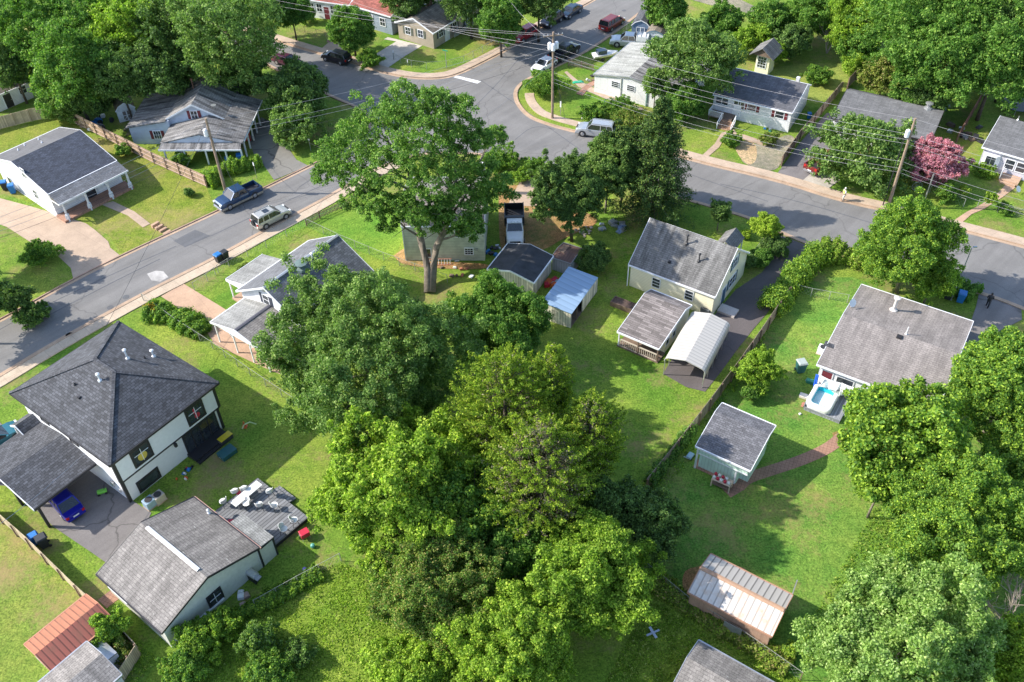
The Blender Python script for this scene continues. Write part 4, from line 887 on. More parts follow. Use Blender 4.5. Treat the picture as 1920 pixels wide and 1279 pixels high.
# ---------------------------------------------------------------- vegetation
BARK = flat('bark', (.2, .165, .13), .95, var=.35, scale=2.5); BARKD = flat('dark_bark', (.09, .07, .055), .95, var=.35, scale=2); TWIG = flat('dead_twig', (.33, .28, .24), .95, var=.2)
LEAF = {
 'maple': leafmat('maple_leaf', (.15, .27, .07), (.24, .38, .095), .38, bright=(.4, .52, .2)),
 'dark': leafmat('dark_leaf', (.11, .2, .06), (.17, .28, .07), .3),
 'mid': leafmat('mid_leaf', (.12, .265, .05), (.2, .36, .07), .4, bright=(.34, .5, .11)),
 'bright': leafmat('bright_leaf', (0.228, 0.384, 0.048), (0.350, 0.496, 0.067), .42),
 'lime': leafmat('lime_leaf', (0.315, 0.464, 0.057), (0.455, 0.576, 0.085), .42),
 'cedar': leafmat('cedar_leaf', (.19, .32, .035), (.33, .44, .05), .4, bright=(.5, .6, .07)),
 'grey': leafmat('grey_leaf', (.25, .225, .16), (.32, .29, .2), .15),
 'olive': leafmat('olive_leaf', (.19, .27, .05), (.3, .33, .08), .35, bright=(.42, .34, .16)),
 'spruce': leafmat('spruce_leaf', (.06, .13, .035), (.1, .18, .04), .15, bright=(.19, .27, .05)),
 'willow': leafmat('willow_leaf', (.24, .4, .1), (.36, .52, .15), .4, bright=(.52, .66, .3)),
 'pink': leafmat('pink_leaf', (.6, .22, .34), (.7, .36, .48), .35, bright=(.75, .5, .58)),
 'yellow': leafmat('yellow_leaf', (.4, .3, .03), (.55, .4, .05), .3),
}
def sph(rng, n):
    v = rng.normal(size=(n, 3)); return v / np.linalg.norm(v, axis=1)[:, None]
def leaf_mesh(name, P, Nn, size, rng, mats, mi=None, aspect=.62, parent=None):
    """one small leaf-like quad per point P, facing about Nn"""
    n = len(P); size = size * rng.uniform(.65, 1.35, n)[:, None]
    r = sph(rng, n); a = np.cross(Nn, r); a /= np.linalg.norm(a, axis=1)[:, None] + 1e-9; b = np.cross(Nn, a)
    V = np.empty((n, 4, 3)); V[:, 0] = P - a * size; V[:, 1] = P - b * size * aspect + Nn * size * .25; V[:, 2] = P + a * size; V[:, 3] = P + b * size * aspect + Nn * size * .25
    me = bpy.data.meshes.new(name); me.vertices.add(4 * n); me.vertices.foreach_set('co', V.astype(np.float32).ravel())
    me.loops.add(4 * n); me.loops.foreach_set('vertex_index', np.arange(4 * n, dtype=np.int32))
    me.polygons.add(n); me.polygons.foreach_set('loop_start', np.arange(0, 4 * n, 4, dtype=np.int32)); me.polygons.foreach_set('loop_total', np.full(n, 4, dtype=np.int32))
    for m in mats: me.materials.append(m)
    if mi is not None: me.polygons.foreach_set('material_index', mi.astype(np.int32))
    me.update(calc_edges=True); me.validate()
    o = bpy.data.objects.new(name, me); C.objects.link(o)
    if parent: o.parent = parent
    return o
def clumps(rng, R, rz, form, rc, dens=1.0, lump=.22):
    """centres and radii of the foliage masses"""
    area = 4 * math.pi * ((R * R) ** 1.6 / 3 + 2 * (R * rz) ** 1.6 / 3) ** (1 / 1.6)
    n = max(8, int(dens * area / (rc * rc * 1.5)))
    d = sph(rng, n * 2); d = d[d[:, 2] > -.75][:n]; n = len(d)
    ph = rng.uniform(0, 6.28, (6, 3)); fq = rng.uniform(1.5, 3.2, (6, 3)) * rng.choice([-1, 1], (6, 3))
    lm = sum(np.sin((d * f).sum(1) * 1.6 + p[0]) for f, p in zip(fq, ph)) / 6
    r = rng.uniform(.72, 1.0, n) ** .7 * (1 + lump * 2 * lm)
    c = d * r[:, None] * (R - rc * .4, R - rc * .4, rz - rc * .4)
    if form == 'cone':
        z = rng.uniform(0, 1, n) ** 1.3; th = rng.uniform(0, 6.28, n); tier = .82 + .18 * np.sin(z * 34)
        rr = R * (1 - z) ** .85 * rng.uniform(.72, 1.05, n) * tier
        c = np.stack([rr * np.cos(th), rr * np.sin(th), -rz + z * 2 * rz], 1)
    if form == 'dome': c[:, 2] = np.abs(c[:, 2]) * 1.0 - rz * .15
    if form == 'column': c[:, 2] = c[:, 2]; c[:, :2] *= np.clip(1 - (c[:, 2:3] / rz) ** 3 * .5, .4, 1.2)
    if form == 'round': o_ = rng.random(n) < .16; c[o_] *= rng.uniform(1.05, 1.2, (o_.sum(), 1))
    rad = rc * rng.uniform(.5, 1.4, n)
    return c, rad
def foliage(rng, R, rz, form='round', rc=.8, leaf=.16, cover=3.0, dens=1.0, up=.35, inner=.12, lump=.22, maxn=60000):
    c, rad = clumps(rng, R, rz, form, rc, dens, lump)
    per = cover * 4 * math.pi * rad ** 2 * .55 / (leaf * leaf * 1.24 * 2)
    tot = per.sum()
    if tot > maxn: per *= maxn / tot
    per = np.maximum(3, per.astype(int)); idx = np.repeat(np.arange(len(c)), per); n = len(idx)
    d = sph(rng, n); d[:, 2] = np.where(d[:, 2] < -.3, -d[:, 2], d[:, 2])
    sp = rng.random(len(c)) < .35; stretch = np.where(sp, rng.uniform(1.2, 2.0, len(c)), 1.0)[idx][:, None]
    P = c[idx] + d * (1, 1, 1) * np.concatenate([1 / stretch ** .5, 1 / stretch ** .5, stretch], 1) * rad[idx][:, None] * (rng.uniform(.35, 1.15, n) ** .7)[:, None] * (1, 1, .8) + rng.normal(0, .11, (n, 3)) * rad[idx][:, None]
    out = c[idx] / (np.linalg.norm(c[idx], axis=1)[:, None] + 1e-6)
    Nn = d * .4 + out * .1 + sph(rng, n) * 1.0 + (0, 0, up); Nn /= np.linalg.norm(Nn, axis=1)[:, None]
    ni = int(n * inner)
    if ni:
        q = sph(rng, ni) * (rng.uniform(.2, .85, ni) ** .5)[:, None] * (R * .8, R * .8, rz * .8)
        P = np.concatenate([P, q]); Nn = np.concatenate([Nn, sph(rng, ni)])
    return P, Nn, c
def limbs(mb, rng, base, top, r0, targets, fork=None, bend=.06, split=.35):
    """trunk from base to top, limbs out to targets"""
    base, top = np.array(base, float), np.array(top, float); Lh = np.linalg.norm(top - base)
    pts = [base + (top - base) * t + np.array([*rng.normal(0, bend * Lh * t, 2), 0]) * .3 for t in np.linspace(0, 1, 6)]
    pts[0] = base
    mb.tube(pts, [r0 * 1.25 * (1 - .0), r0, r0 * .88, r0 * .74, r0 * .58, r0 * .35], 8)
    for t in targets:
        h = rng.uniform(split, .95); i = h * 5; k_ = int(i); s = pts[k_] + (pts[min(k_ + 1, 5)] - pts[k_]) * (i - k_)
        m = s * .5 + np.array(t) * .5 + np.array([*rng.normal(0, .3, 2), rng.uniform(-.1, .5)])
        mb.tube([s, m, t], [r0 * .42 * (1.15 - h * .6), r0 * .25, r0 * .07], 5, cap=False)
def tree(name, label, cat, at, zc, hw, rz=None, form='round', leaf='maple', rc=.8, ls=.16, cover=3.0, dens=.88, seed=1, base=None, r0=None, up=.35, inner=.12, lump=.3, group=None, maxn=45000, nl=9, bark=None, mix2=None, trunk=True, hwm=None, split=.35):
    """crown centred over the point seen at `at` at height zc; hw = half width in survey units"""
    ls *= .6; rc *= .62; maxn = int(maxn * 2.0)
    rng = np.random.default_rng(seed); c = G(at[0], at[1], zc); R = hwm or hw * depth(c) / FPX
    rz = R * rz if rz else R * .8
    rz = min(rz, zc * .96) if form != 'dome' else rz
    b = G(base[0], base[1]) if base else np.array([c[0], c[1], 0.])
    root = empty(name, b, 0, label, cat, group)
    off = c - b
    P, Nn, cl = foliage(rng, R, rz, form, rc, ls, cover, dens, up, inner, lump, maxn)
    keep = (P[:, 2] + off[2]) > .08; P, Nn = P[keep] + off, Nn[keep]
    mats = [LEAF[leaf]]; mi = None
    if mix2:
        mats.append(LEAF[mix2[0]])
        if mix2[1] == 'top':
            mi = ((P[:, 2] - off[2]) / rz + rng.normal(0, .35, len(P)) > mix2[2]).astype(int)
        elif mix2[1] == 'in':
            rr = np.linalg.norm((P - off) / (R, R, rz), axis=1); mi = (rr + rng.normal(0, .12, len(P)) < mix2[2]).astype(int)
        else: mi = (rng.random(len(P)) < mix2[2]).astype(int)
    leaf_mesh('foliage' if not trunk else 'crown', P, Nn, ls, rng, mats, mi, parent=root)
    if trunk:
        mb = MB(); r0 = r0 or max(.06, R * .045)
        tg = cl[rng.choice(len(cl), min(nl, len(cl)), replace=False)] * .85 + off
        limbs(mb, rng, (0, 0, 0), off + (0, 0, rz * .35), r0, tg, split=split)
        mb.build('trunk', bark or BARK, root, smooth=True)
    return root
def deadtree(label, px, h, r, seed, n=26, name='dead_tree', lean=(0, 0)):
    rng = np.random.default_rng(seed); b = G(*px); root = empty(name, b, 0, label, 'tree'); mb = MB()
    def br(p, d, l, rr, lev):
        q = p + d * l * .5 + rng.normal(0, .05 * l, 3); e = q + (d + rng.normal(0, .15, 3)) * l * .5
        mb.tube([p, q, e], [rr, rr * .75, rr * .45], 4, cap=False)
        if lev == 0: return
        for _ in range(rng.integers(3, 5)):
            t = rng.uniform(.35, 1); s = p + (e - p) * t; nd = d + rng.normal(0, .55, 3); nd[2] += .1; nd /= np.linalg.norm(nd); br(s, nd, l * rng.uniform(.5, .72), rr * .5, lev - 1)
    for i in range(3):
        d = np.array([rng.normal(lean[0], .25), rng.normal(lean[1], .25), 1.]); d /= np.linalg.norm(d); br(np.zeros(3), d, h * .5, r, 3)
    mb.build('branches', TWIG, root); return root

T = tree
# --- big foreground and middle trees
T('maple_tree', 'large dense dark green maple standing before the white gabled carport', 'tree', (683, 668), 8.0, 166, .88, leaf='maple', rc=.85, ls=.17, cover=3.0, dens=.92, seed=11, maxn=100000, lump=.32, r0=.4)
T('maple_tree', 'dark green maple on the lawn just right of the largest maple', 'tree', (932, 606), 4.6, 84, .85, leaf='mid', rc=.75, ls=.16, cover=3.0, seed=12, base=(925, 680), maxn=50000)
# tall open tree with forked trunk: several separate leaf masses on visible limbs
def open_tree():
    rng = np.random.default_rng(21); b = G(805, 548); root = empty('tall_tree', b, 0, 'tallest tree, airy with a forked pale trunk, in front of the pale sage house', 'tree')
    bb = np.array(b); h = 21.0
    masses = []
    for (x, y, z, hw) in [(770, 200, 20, 62), (840, 205, 20, 58), (700, 235, 17.5, 62), (800, 265, 18.5, 66), (880, 265, 16.5, 48), (650, 290, 14, 58), (730, 310, 15, 60), (820, 330, 15, 58), (895, 330, 12.5, 52), (615, 320, 11.5, 34), (690, 365, 11.5, 45), (780, 385, 11.5, 50), (860, 385, 10.5, 56), (930, 360, 9.5, 36), (735, 405, 9, 38), (812, 418, 9.2, 34), (880, 425, 8, 34), (925, 255, 13, 28)]:
        c = G(x, y, z); masses.append((c - bb, hw * depth(c) / FPX))
    Ps, Ns = [], []
    for c, R in masses:
        P, Nn, _ = foliage(rng, R * .95, R * .6, 'round', .38, .11, 2.1, .48, .4, .02, .5, 7400)
        Ps.append(P + c); Ns.append(Nn)
    leaf_mesh('crown', np.concatenate(Ps), np.concatenate(Ns), .11, rng, [LEAF['mid'], LEAF['maple']], (rng.random(sum(map(len, Ps))) < .3).astype(int), parent=root)
    mb = MB(); up = np.array([0, 0, 1.])
    f1 = [np.array([0, 0, 0.]), G(803, 505, 1.6) - bb, G(790, 455, 4.0) - bb, G(778, 400, 7.5) - bb, G(768, 330, 12) - bb, G(762, 260, 16.5) - bb]
    f2 = [np.array([0.1, 0, 0.]), G(812, 505, 1.6) - bb, G(818, 465, 4.0) - bb, G(838, 420, 7.5) - bb, G(855, 350, 12) - bb, G(850, 260, 16.5) - bb]
    mb.tube(f1, [.62, .48, .4, .33, .22, .1], 9).tube(f2, [.62, .45, .38, .3, .2, .1], 9)
    for c, R in masses:
        z = max(3.5, c[2] - rng.uniform(2.5, 4.5)); L = f1 if abs(c[0] - f1[3][0]) < abs(c[0] - f2[3][0]) else f2
        i = next((j for j in range(1, 6) if L[j][2] > z), 5); a0, a1 = L[i - 1], L[i]; s = a0 + (a1 - a0) * (z - a0[2]) / max(.1, a1[2] - a0[2])
        m = s * .45 + c * .55 - up * .3; mb.tube([s, m, c + up * .3], [.15, .1, .04], 6, cap=False)
        for _ in range(3): mb.tube([m, c + rng.normal(0, R * .5, 3)], [.06, .015], 4, cap=False)
    mb.build('trunk', BARK, root, smooth=True)
open_tree()
# cedars in the middle, dead grey inner twigs showing
def cedar(label, at, zc, hw, rzf, seed, n=520, base=None, grey=.22):
    rng = np.random.default_rng(seed); c = G(at[0], at[1], zc); R = hw * depth(c) / FPX; rz = min(R * rzf, zc)
    b = np.array([c[0], c[1], 0.]); root = empty('cedar_tree', b, 0, label, 'tree'); Ps, Ns, mi = [], [], []; mb = MB()
    mb.tube([(0, 0, 0), (0, 0, zc), (0, 0, zc + rz * .8)], [.3, .2, .05], 8)
    for i in range(n):
        th = rng.uniform(0, 6.28); z = rng.uniform(-1, 1); rr = math.sqrt(max(0, 1 - abs(z) ** 2.2)) * rng.uniform(.55, 1)
        tip = np.array([rr * R * math.cos(th), rr * R * math.sin(th), zc + z * rz + rng.uniform(0, 1.5)]) * (1, 1, 1)
        root_ = np.array([tip[0] * .35, tip[1] * .35, tip[2] - rr * R * .55]); d = tip - root_; L = np.linalg.norm(d)
        if i % 3 == 0: mb.tube([root_, (root_ + tip) / 2 + (0, 0, -.1), tip], [.045, .03, .01], 4, cap=False)
        m = int(75 * rng.uniform(.6, 1.3)); t = rng.uniform(.15, 1, m) ** .7; w = (1.12 - t) * .34 + .09
        P = root_ + d * t[:, None] + rng.normal(0, 1, (m, 3)) * w[:, None] * (.5, .5, .38)
        Ps.append(P); nn = sph(rng, m) * .8 + d / L * .1 + (0, 0, .35); Ns.append(nn / np.linalg.norm(nn, axis=1)[:, None])
        mi.append((t + rng.normal(0, .12, m) < grey + .25 * (rng.random() < .3)).astype(int))
    leaf_mesh('crown', np.concatenate(Ps), np.concatenate(Ns), .1, rng, [LEAF['cedar'], LEAF['grey']], np.concatenate(mi), aspect=.4, parent=root)
    mb.build('trunk', BARKD, root, smooth=True)
cedar('yellow-green cedar in the middle of the lawns, right of the largest maple', (948, 775), 9, 118, 1.0, 31, 980)
cedar('greyish cedar with dead inner twigs in front of the taller yellow-green cedar', (1010, 905), 7.5, 125, 1.0, 32, 980, grey=.48)
cedar('slim cedar tip rising behind the greyish cedar beside the shaded lawn', (1035, 730), 9.5, 48, 1.7, 33, 260)
cedar('cedar on the right flank of the greyish cedar, next to the sunny lawn', (1105, 830), 7.5, 75, 1.2, 34, 520, grey=.3)
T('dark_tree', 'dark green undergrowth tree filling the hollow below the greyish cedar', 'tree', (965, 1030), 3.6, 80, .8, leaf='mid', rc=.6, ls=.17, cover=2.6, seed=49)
T('broadleaf_tree', 'bright yellow-green broadleaf tree overhanging the grey deck', 'tree', (735, 905), 7, 135, .75, leaf='bright', rc=.8, ls=.2, cover=2.6, seed=41, maxn=60000, mix2=('lime', 'rand', .3), lump=.3, dens=.9)
T('broadleaf_tree', 'bright green leafy tree filling the gap between the two cedars and the olive brown bush', 'tree', (860, 955), 5.5, 85, .8, leaf='mid', rc=.7, ls=.2, cover=2.6, seed=42, mix2=('bright', 'rand', .4))
T('privet_tree', 'olive brown tinged privet tree on the rough lawn in the lower middle', 'tree', (820, 1090), 4.2, 118, .75, leaf='olive', rc=.6, ls=.13, cover=2.6, seed=43, maxn=60000, mix2=('mid', 'rand', .4), lump=.3)
T('broadleaf_tree', 'bright green tree left of the tin roofed shed', 'tree', (1108, 1075), 5, 102, .85, leaf='bright', rc=.7, ls=.16, cover=2.8, seed=44, maxn=60000, lump=.3)
T('broadleaf_tree', 'bright green bushy tree at the bottom edge below the olive privet', 'tree', (965, 1215), 4.0, 105, .8, leaf='bright', rc=.65, ls=.15, cover=2.8, seed=45, maxn=55000, mix2=('lime', 'rand', .25), lump=.3)
T('broadleaf_tree', 'low bright green saplings at the bottom edge left of the bushy tree', 'tree', (800, 1262), 2.2, 95, .5, leaf='bright', rc=.5, ls=.15, cover=2.2, seed=46, lump=.35, mix2=('lime', 'rand', .3))
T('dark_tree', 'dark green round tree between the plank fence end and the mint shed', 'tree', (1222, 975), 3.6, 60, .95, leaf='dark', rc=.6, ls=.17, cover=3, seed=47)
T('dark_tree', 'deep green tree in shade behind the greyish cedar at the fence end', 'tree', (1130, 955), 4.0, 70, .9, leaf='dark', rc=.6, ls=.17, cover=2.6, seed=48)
T('hickory_tree', 'bright large-leaved tree covering the corner of the wide grey roof', 'tree', (1700, 815), 6.8, 108, .8, leaf='bright', rc=.8, ls=.24, cover=2.6, seed=51, maxn=60000, mix2=('mid', 'rand', .35), lump=.3, dens=.9)
T('hickory_tree', 'large-leaved tree below the one on the wide grey roof, over the brick path end', 'tree', (1655, 900), 5.0, 52, .8, leaf='bright', rc=.7, ls=.22, cover=2.6, seed=52, mix2=('mid', 'rand', .3))
T('broadleaf_tree', 'light green tree at the right edge beside the wide grey roof', 'tree', (1888, 725), 7, 95, .95, leaf='mid', rc=.8, ls=.18, cover=2.8, seed=53, maxn=60000, mix2=('bright', 'rand', .45), lump=.28)
T('broadleaf_tree', 'wide small-leaved green tree mass at the right edge above the pale willow', 'tree', (1812, 975), 6, 132, .65, leaf='mid', rc=.75, ls=.15, cover=2.8, seed=54, maxn=85000, mix2=('bright', 'rand', .5), lump=.3)
T('broadleaf_tree', 'green tree just below the light green tree at the right edge', 'tree', (1910, 850), 5, 60, .8, leaf='mid', rc=.7, ls=.17, cover=2.8, seed=55, mix2=('bright', 'rand', .4))
T('willow_tree', 'silvery pale green willow in the bottom right corner', 'tree', (1700, 1222), 6.5, 162, .8, leaf='willow', rc=.8, ls=.17, cover=2.8, seed=56, maxn=100000, lump=.32, up=.1)
T('broadleaf_tree', 'yellow-green bush tree in the extreme bottom right corner', 'tree', (1915, 1230), 4.5, 70, .9, leaf='bright', rc=.6, ls=.15, cover=2.6, seed=57, mix2=('lime', 'rand', .3))
deadtree('bare dead tree between the willow and the right edge', (1895, 1210), 6.5, .12, 58, lean=(-.2, .3))
T('street_tree', 'bright green tree behind the wide grey roof by the street', 'tree', (1703, 465), 6.0, 76, 1.25, leaf='mid', rc=.65, ls=.16, cover=2.7, seed=59, base=(1681, 548), mix2=('bright', 'rand', .55), maxn=50000, lump=.3)
T('street_tree', 'low green branch mass beside the street tree, above the blue bins', 'tree', (1750, 520), 3.4, 40, .9, leaf='bright', rc=.55, ls=.16, cover=2.6, seed=60)
# spruce and neighbours
def spruce(label, base, h, R, seed, n=420):
    rng = np.random.default_rng(seed); b = G(*base); root = empty('spruce_tree', b, 0, label, 'tree'); Ps, Ns = [], []; mb = MB()
    mb.tube([(0, 0, 0), (0, 0, h * .6), (0, 0, h)], [.32, .2, .03], 8)
    for i in range(n):
        t = rng.uniform(.04, .99) ** .85; z = t * h; th = rng.uniform(0, 6.28); L = R * (1 - t) ** .8 * rng.uniform(.6, 1.12) + .25
        d = np.array([math.cos(th), math.sin(th), 0]); tip = d * L + (0, 0, z - L * .12 + .35 * L * t); r0_ = np.array([0, 0, z]); pd = np.array([-d[1], d[0], 0])
        if i % 2 == 0: mb.tube([r0_, (r0_ + tip) / 2, tip], [.05, .03, .01], 4, cap=False)
        m = int(95 * (L / R + .35)); s = rng.uniform(.12, 1, m) ** .75; w = (1.05 - s) * L * .34 + .12
        P = r0_ + (tip - r0_) * s[:, None] + pd * (rng.uniform(-1, 1, m) * w)[:, None] + (0, 0, 1.) * (rng.normal(-.12, .16, m))[:, None]
        nn = sph(rng, m) * .7 + (0, 0, .7) + d * .2; Ps.append(P); Ns.append(nn / np.linalg.norm(nn, axis=1)[:, None])
    leaf_mesh('crown', np.concatenate(Ps), np.concatenate(Ns), .13, rng, [LEAF['spruce']], None, aspect=.4, parent=root)
    mb.build('trunk', BARKD, root, smooth=True)
spruce('tall dark spruce by the street behind the cream house', (1222, 405), 15.5, 5.6, 61, 560)
T('fir_tree', 'dark fir leaning on the left side of the tall spruce', 'tree', (1170, 300), 6.5, 48, 1.2, leaf='spruce', rc=.6, ls=.16, cover=2.8, seed=67, bark=BARKD)
T('dark_tree', 'dark green tree with a thick trunk behind the rusty shed', 'tree', (1062, 362), 6, 62, 1.0, leaf='dark', rc=.6, ls=.16, cover=2.8, seed=62, base=(1072, 452), bark=BARKD)
T('broadleaf_tree', 'soft green tree between the dark spruce and the thick trunked tree', 'tree', (1140, 318), 6, 48, 1.1, leaf='maple', rc=.6, ls=.15, cover=2.8, seed=63)
T('bush', 'dark bush beside the rusty shed', 'shrub', (1115, 485), 1.6, 28, .9, leaf='dark', rc=.4, ls=.14, seed=64)
T('sapling', 'small tree by the near kerb right of the spruce', 'tree', (1350, 398), 2.6, 20, 1.0, leaf='dark', rc=.4, ls=.14, cover=1.8, seed=65)
T('topiary', 'round yellow-green shrub on a stem beside the driveway mouth', 'shrub', (1437, 424), 2.6, 25, .8, leaf='lime', rc=.35, ls=.12, seed=66, base=(1432, 452))
for i, (x, y, z, hw, lf, lb) in enumerate([(1452, 462, 1.0, 24, 'dark', 'dark evergreen bush at the mouth of the dark driveway'), (1428, 482, .9, 20, 'mid', 'green bush along the driveway behind the wire panel'), (1405, 492, 1.2, 13, 'dark', 'dark conical bush at the corner of the cream house'), (1398, 440, .5, 10, 'lime', 'low yellow-green shrub in front of the cream house porch')]):
    T('bush', lb, 'shrub', (x, y), z, hw, .9, form='dome' if 0 else 'round', leaf=lf, rc=.35, ls=.12, seed=70 + i, trunk=False)
T('crab_tree', 'bright round small tree by the plank fence near the carport', 'tree', (1424, 690), 2.2, 38, .85, leaf='bright', rc=.4, ls=.14, cover=2.8, seed=75, base=(1430, 722))
T('shrub', 'small flowering shrub with garden figures at its foot', 'shrub', (1405, 736), 1.0, 15, .8, leaf='mid', rc=.3, ls=.12, cover=2, seed=76)
# hedges
def hedge(label, pxs, w, h, leaf, seed, name='hedge', ls=.13, n=9000, mix2=None):
    n = int(n * 1.6)
    rng = np.random.default_rng(seed); P0 = smooth_line([g2(p) for p in pxs], 2); a = P0[0]; root = empty(name, (a[0], a[1], 0), 0, label, 'hedge')
    seg = np.linalg.norm(np.diff(P0, axis=0), axis=1); cum = np.concatenate([[0], np.cumsum(seg)]); t = rng.uniform(0, cum[-1], n)
    X = np.stack([np.interp(t, cum, np.array(P0)[:, j]) for j in (0, 1)], 1); k_ = np.clip(np.searchsorted(cum, t) - 1, 0, len(seg) - 1); tn = np.diff(P0, axis=0)[k_] / seg[k_][:, None]; no = np.stack([-tn[:, 1], tn[:, 0]], 1)
    th = rng.uniform(0, math.pi, n); wob = 1 + .16 * np.sin(t * 1.3 + seed) + .14 * np.sin(t * 3.7 + 1.3 * np.sin(t)) + .12 * np.sin(t * 7.3 + th * 3) + rng.normal(0, .12, n); rad = rng.uniform(.75, 1.05, n) * wob
    s, z = np.cos(th) * w / 2 * rad, np.sin(th) ** .6 * h * rad
    P = np.stack([X[:, 0] + no[:, 0] * s, X[:, 1] + no[:, 1] * s, np.maximum(z, .05)], 1) - (a[0], a[1], 0)
    Nn = np.stack([no[:, 0] * np.cos(th), no[:, 1] * np.cos(th), np.sin(th)], 1) + sph(rng, n) * .8; Nn /= np.linalg.norm(Nn, axis=1)[:, None]
    mats = [LEAF[leaf]] + ([LEAF[mix2]] if mix2 else [])
    leaf_mesh('foliage', P, Nn, ls * .75, rng, mats, (rng.random(n) < .35).astype(int) if mix2 else None, parent=root)
hedge('overgrown green hedge along the driveway of the wide grey roofed house', [(1440, 590), (1470, 555), (1500, 515), (1540, 482)], 2.4, 1.7, 'bright', 81, n=16000, mix2='mid')
hedge('overgrown hedge along the street in front of the wide grey roofed house', [(1535, 478), (1580, 485), (1630, 500), (1665, 510)], 2.6, 1.6, 'bright', 82, n=14000, mix2='olive')
hedge('rounded green hedge beside the blue bins at the right driveway', [(1758, 540), (1800, 545), (1828, 560)], 2.4, 1.3, 'mid', 83, n=12000)
hedge('ivy hedge along the roadside under the pole by the pale blue house', [(385, 345), (420, 325), (455, 320), (490, 308)], 1.6, 1.3, 'bright', 84, n=11000, mix2='mid')
hedge('leafy bush around the foot of the street pole by the blue pickup', [(392, 352), (412, 342)], 1.6, 1.8, 'bright', 85, n=5000, mix2='mid')
hedge('line of weeds along the rough lawn fence right of the garage', [(345, 1215), (390, 1190), (450, 1155), (520, 1120), (600, 1075)], 1.4, .6, 'bright', 86, n=12000, mix2='mid')
hedge('tangle of weeds along the wire fence behind the tin roofed shed', [(1215, 1080), (1290, 1140), (1380, 1190), (1480, 1255)], 1.6, .5, 'olive', 87, n=9000, mix2='bright')
hedge('vines climbing the plank fence near the mint shed', [(1215, 915), (1260, 855), (1300, 810)], .9, 1.2, 'mid', 88, n=5000, mix2='dark')
hedge('overgrown plants along the fence beside the tan driveway', [(278, 590), (310, 592), (350, 606), (384, 630)], 2.4, 1.0, 'mid', 89, n=13000, mix2='bright')
hedge('yellow flowering plants beside the tan driveway fence', [(282, 588), (298, 596)], .9, 1.1, 'yellow', 90, n=900)
# lawns' own bushes and small plants
for i, (x, y, z, hw, lf, lb) in enumerate([
 (73, 476, 1.1, 31, 'mid', 'round clipped bush beside the wide concrete driveway at left'), (205, 1178, 1.5, 34, 'bright', 'leafy bush against the orange roofed shed'), (228, 1225, .7, 22, 'olive', 'brownish low plants inside the corner bed of the plank fence'),
 (372, 1200, 1.2, 42, 'bright', 'bright leafy bush at the corner of the worn roof garage'), (420, 1172, 1.0, 28, 'bright', 'bright leafy bush beside the garage rail'), (488, 1200, 1.2, 34, 'maple', 'dull green round bush on the rough lawn'), (505, 1260, 1.1, 40, 'mid', 'green bush at the bottom edge of the rough lawn'), (560, 1225, .8, 24, 'dark', 'dark low bush on the rough lawn beside the round bushes'),
 (345, 1262, 1.2, 36, 'mid', 'bush at the bottom edge by the end of the plank fence'), (1482, 1218, .8, 13, 'lime', 'yellow-green dwarf conifer below the tin roofed shed'), (1022, 156, 1.5, 36, 'mid', 'large green bush at the peninsula corner by the white car'),
 (1110, 212, 1.0, 22, 'mid', 'straggly green bush on the peninsula lawn'), (1165, 205, 1.2, 30, 'mid', 'bush group in front of the white block house'), (1190, 232, 1.6, 34, 'olive', 'olive bushes at the foot of the dark spruce by the peninsula'), (1440, 262, .6, 16, 'olive', 'low shrub beside the concrete path of the burgundy shutter house'),
 (1371, 263, .7, 16, 'mid', 'low green bush left of the gravel yard'), (1857, 372, 1.7, 11, 'lime', 'slim upright conifer beside the gate at right'), (1885, 392, .6, 13, 'mid', 'small round shrub by the wire fence at the right edge'), (1808, 360, 1.0, 9, 'lime', 'small upright conifer inside the wire fence under the pink tree'), (1778, 362, 1.0, 18, 'mid', 'loose green shrub inside the wire fence under the pink tree'),
 (1534, 142, 1.2, 22, 'mid', 'round shrub on the back lawn of the burgundy shutter house'), (1818, 305, 1.3, 7, 'lime', 'climbing plant by the side of the bay window house'), (1848, 320, .6, 18, 'bright', 'front garden plants of the bay window house'), (455, 505, .4, 10, 'olive', 'reddish garden grasses by the path of the white gable house'), (232, 283, .7, 13, 'mid', 'small green bush at the foot of the plank fence'),
 (342, 298, .9, 14, 'mid', 'pale green plant in front of the pale blue house carport'), (252, 243, .7, 16, 'grey', 'brown wilted bush beside the pale blue house'), (355, 362, .5, 8, 'dark', 'dark little shrub in the sloping front lawn'), (60, 590, .8, 26, 'dark', 'dark shrub in the shaded lawn left of the concrete driveway'),
 (1330, 1128, .5, 8, 'olive', 'weed clump by the corner of the tin roofed shed'), (1540, 1200, 1.8, 40, 'mid', 'leafy green shrub at the edge of the willow'), (695, 112, 1.2, 20, 'mid', 'green shrub beside the corner house driveway'), (575, 30, 1.2, 14, 'mid', 'round bush in front of the red roofed wing'), (940, 300, 1.2, 30, 'mid', 'roadside bush behind the tall open tree'), (975, 330, .6, 18, 'bright', 'low bright plants beside the driveway near the dump truck'), (1000, 312, .8, 22, 'mid', 'green shrub at the near kerb opposite the parked silver truck wagon')]):
    T('bush', lb, 'shrub', (x, y), z, hw, .85, leaf=lf, rc=.35, ls=.13, seed=100 + i, trunk=False, cover=2.6, maxn=9000, lump=.45, mix2=('bright' if lf in ('mid', 'maple') else 'mid', 'rand', .25))
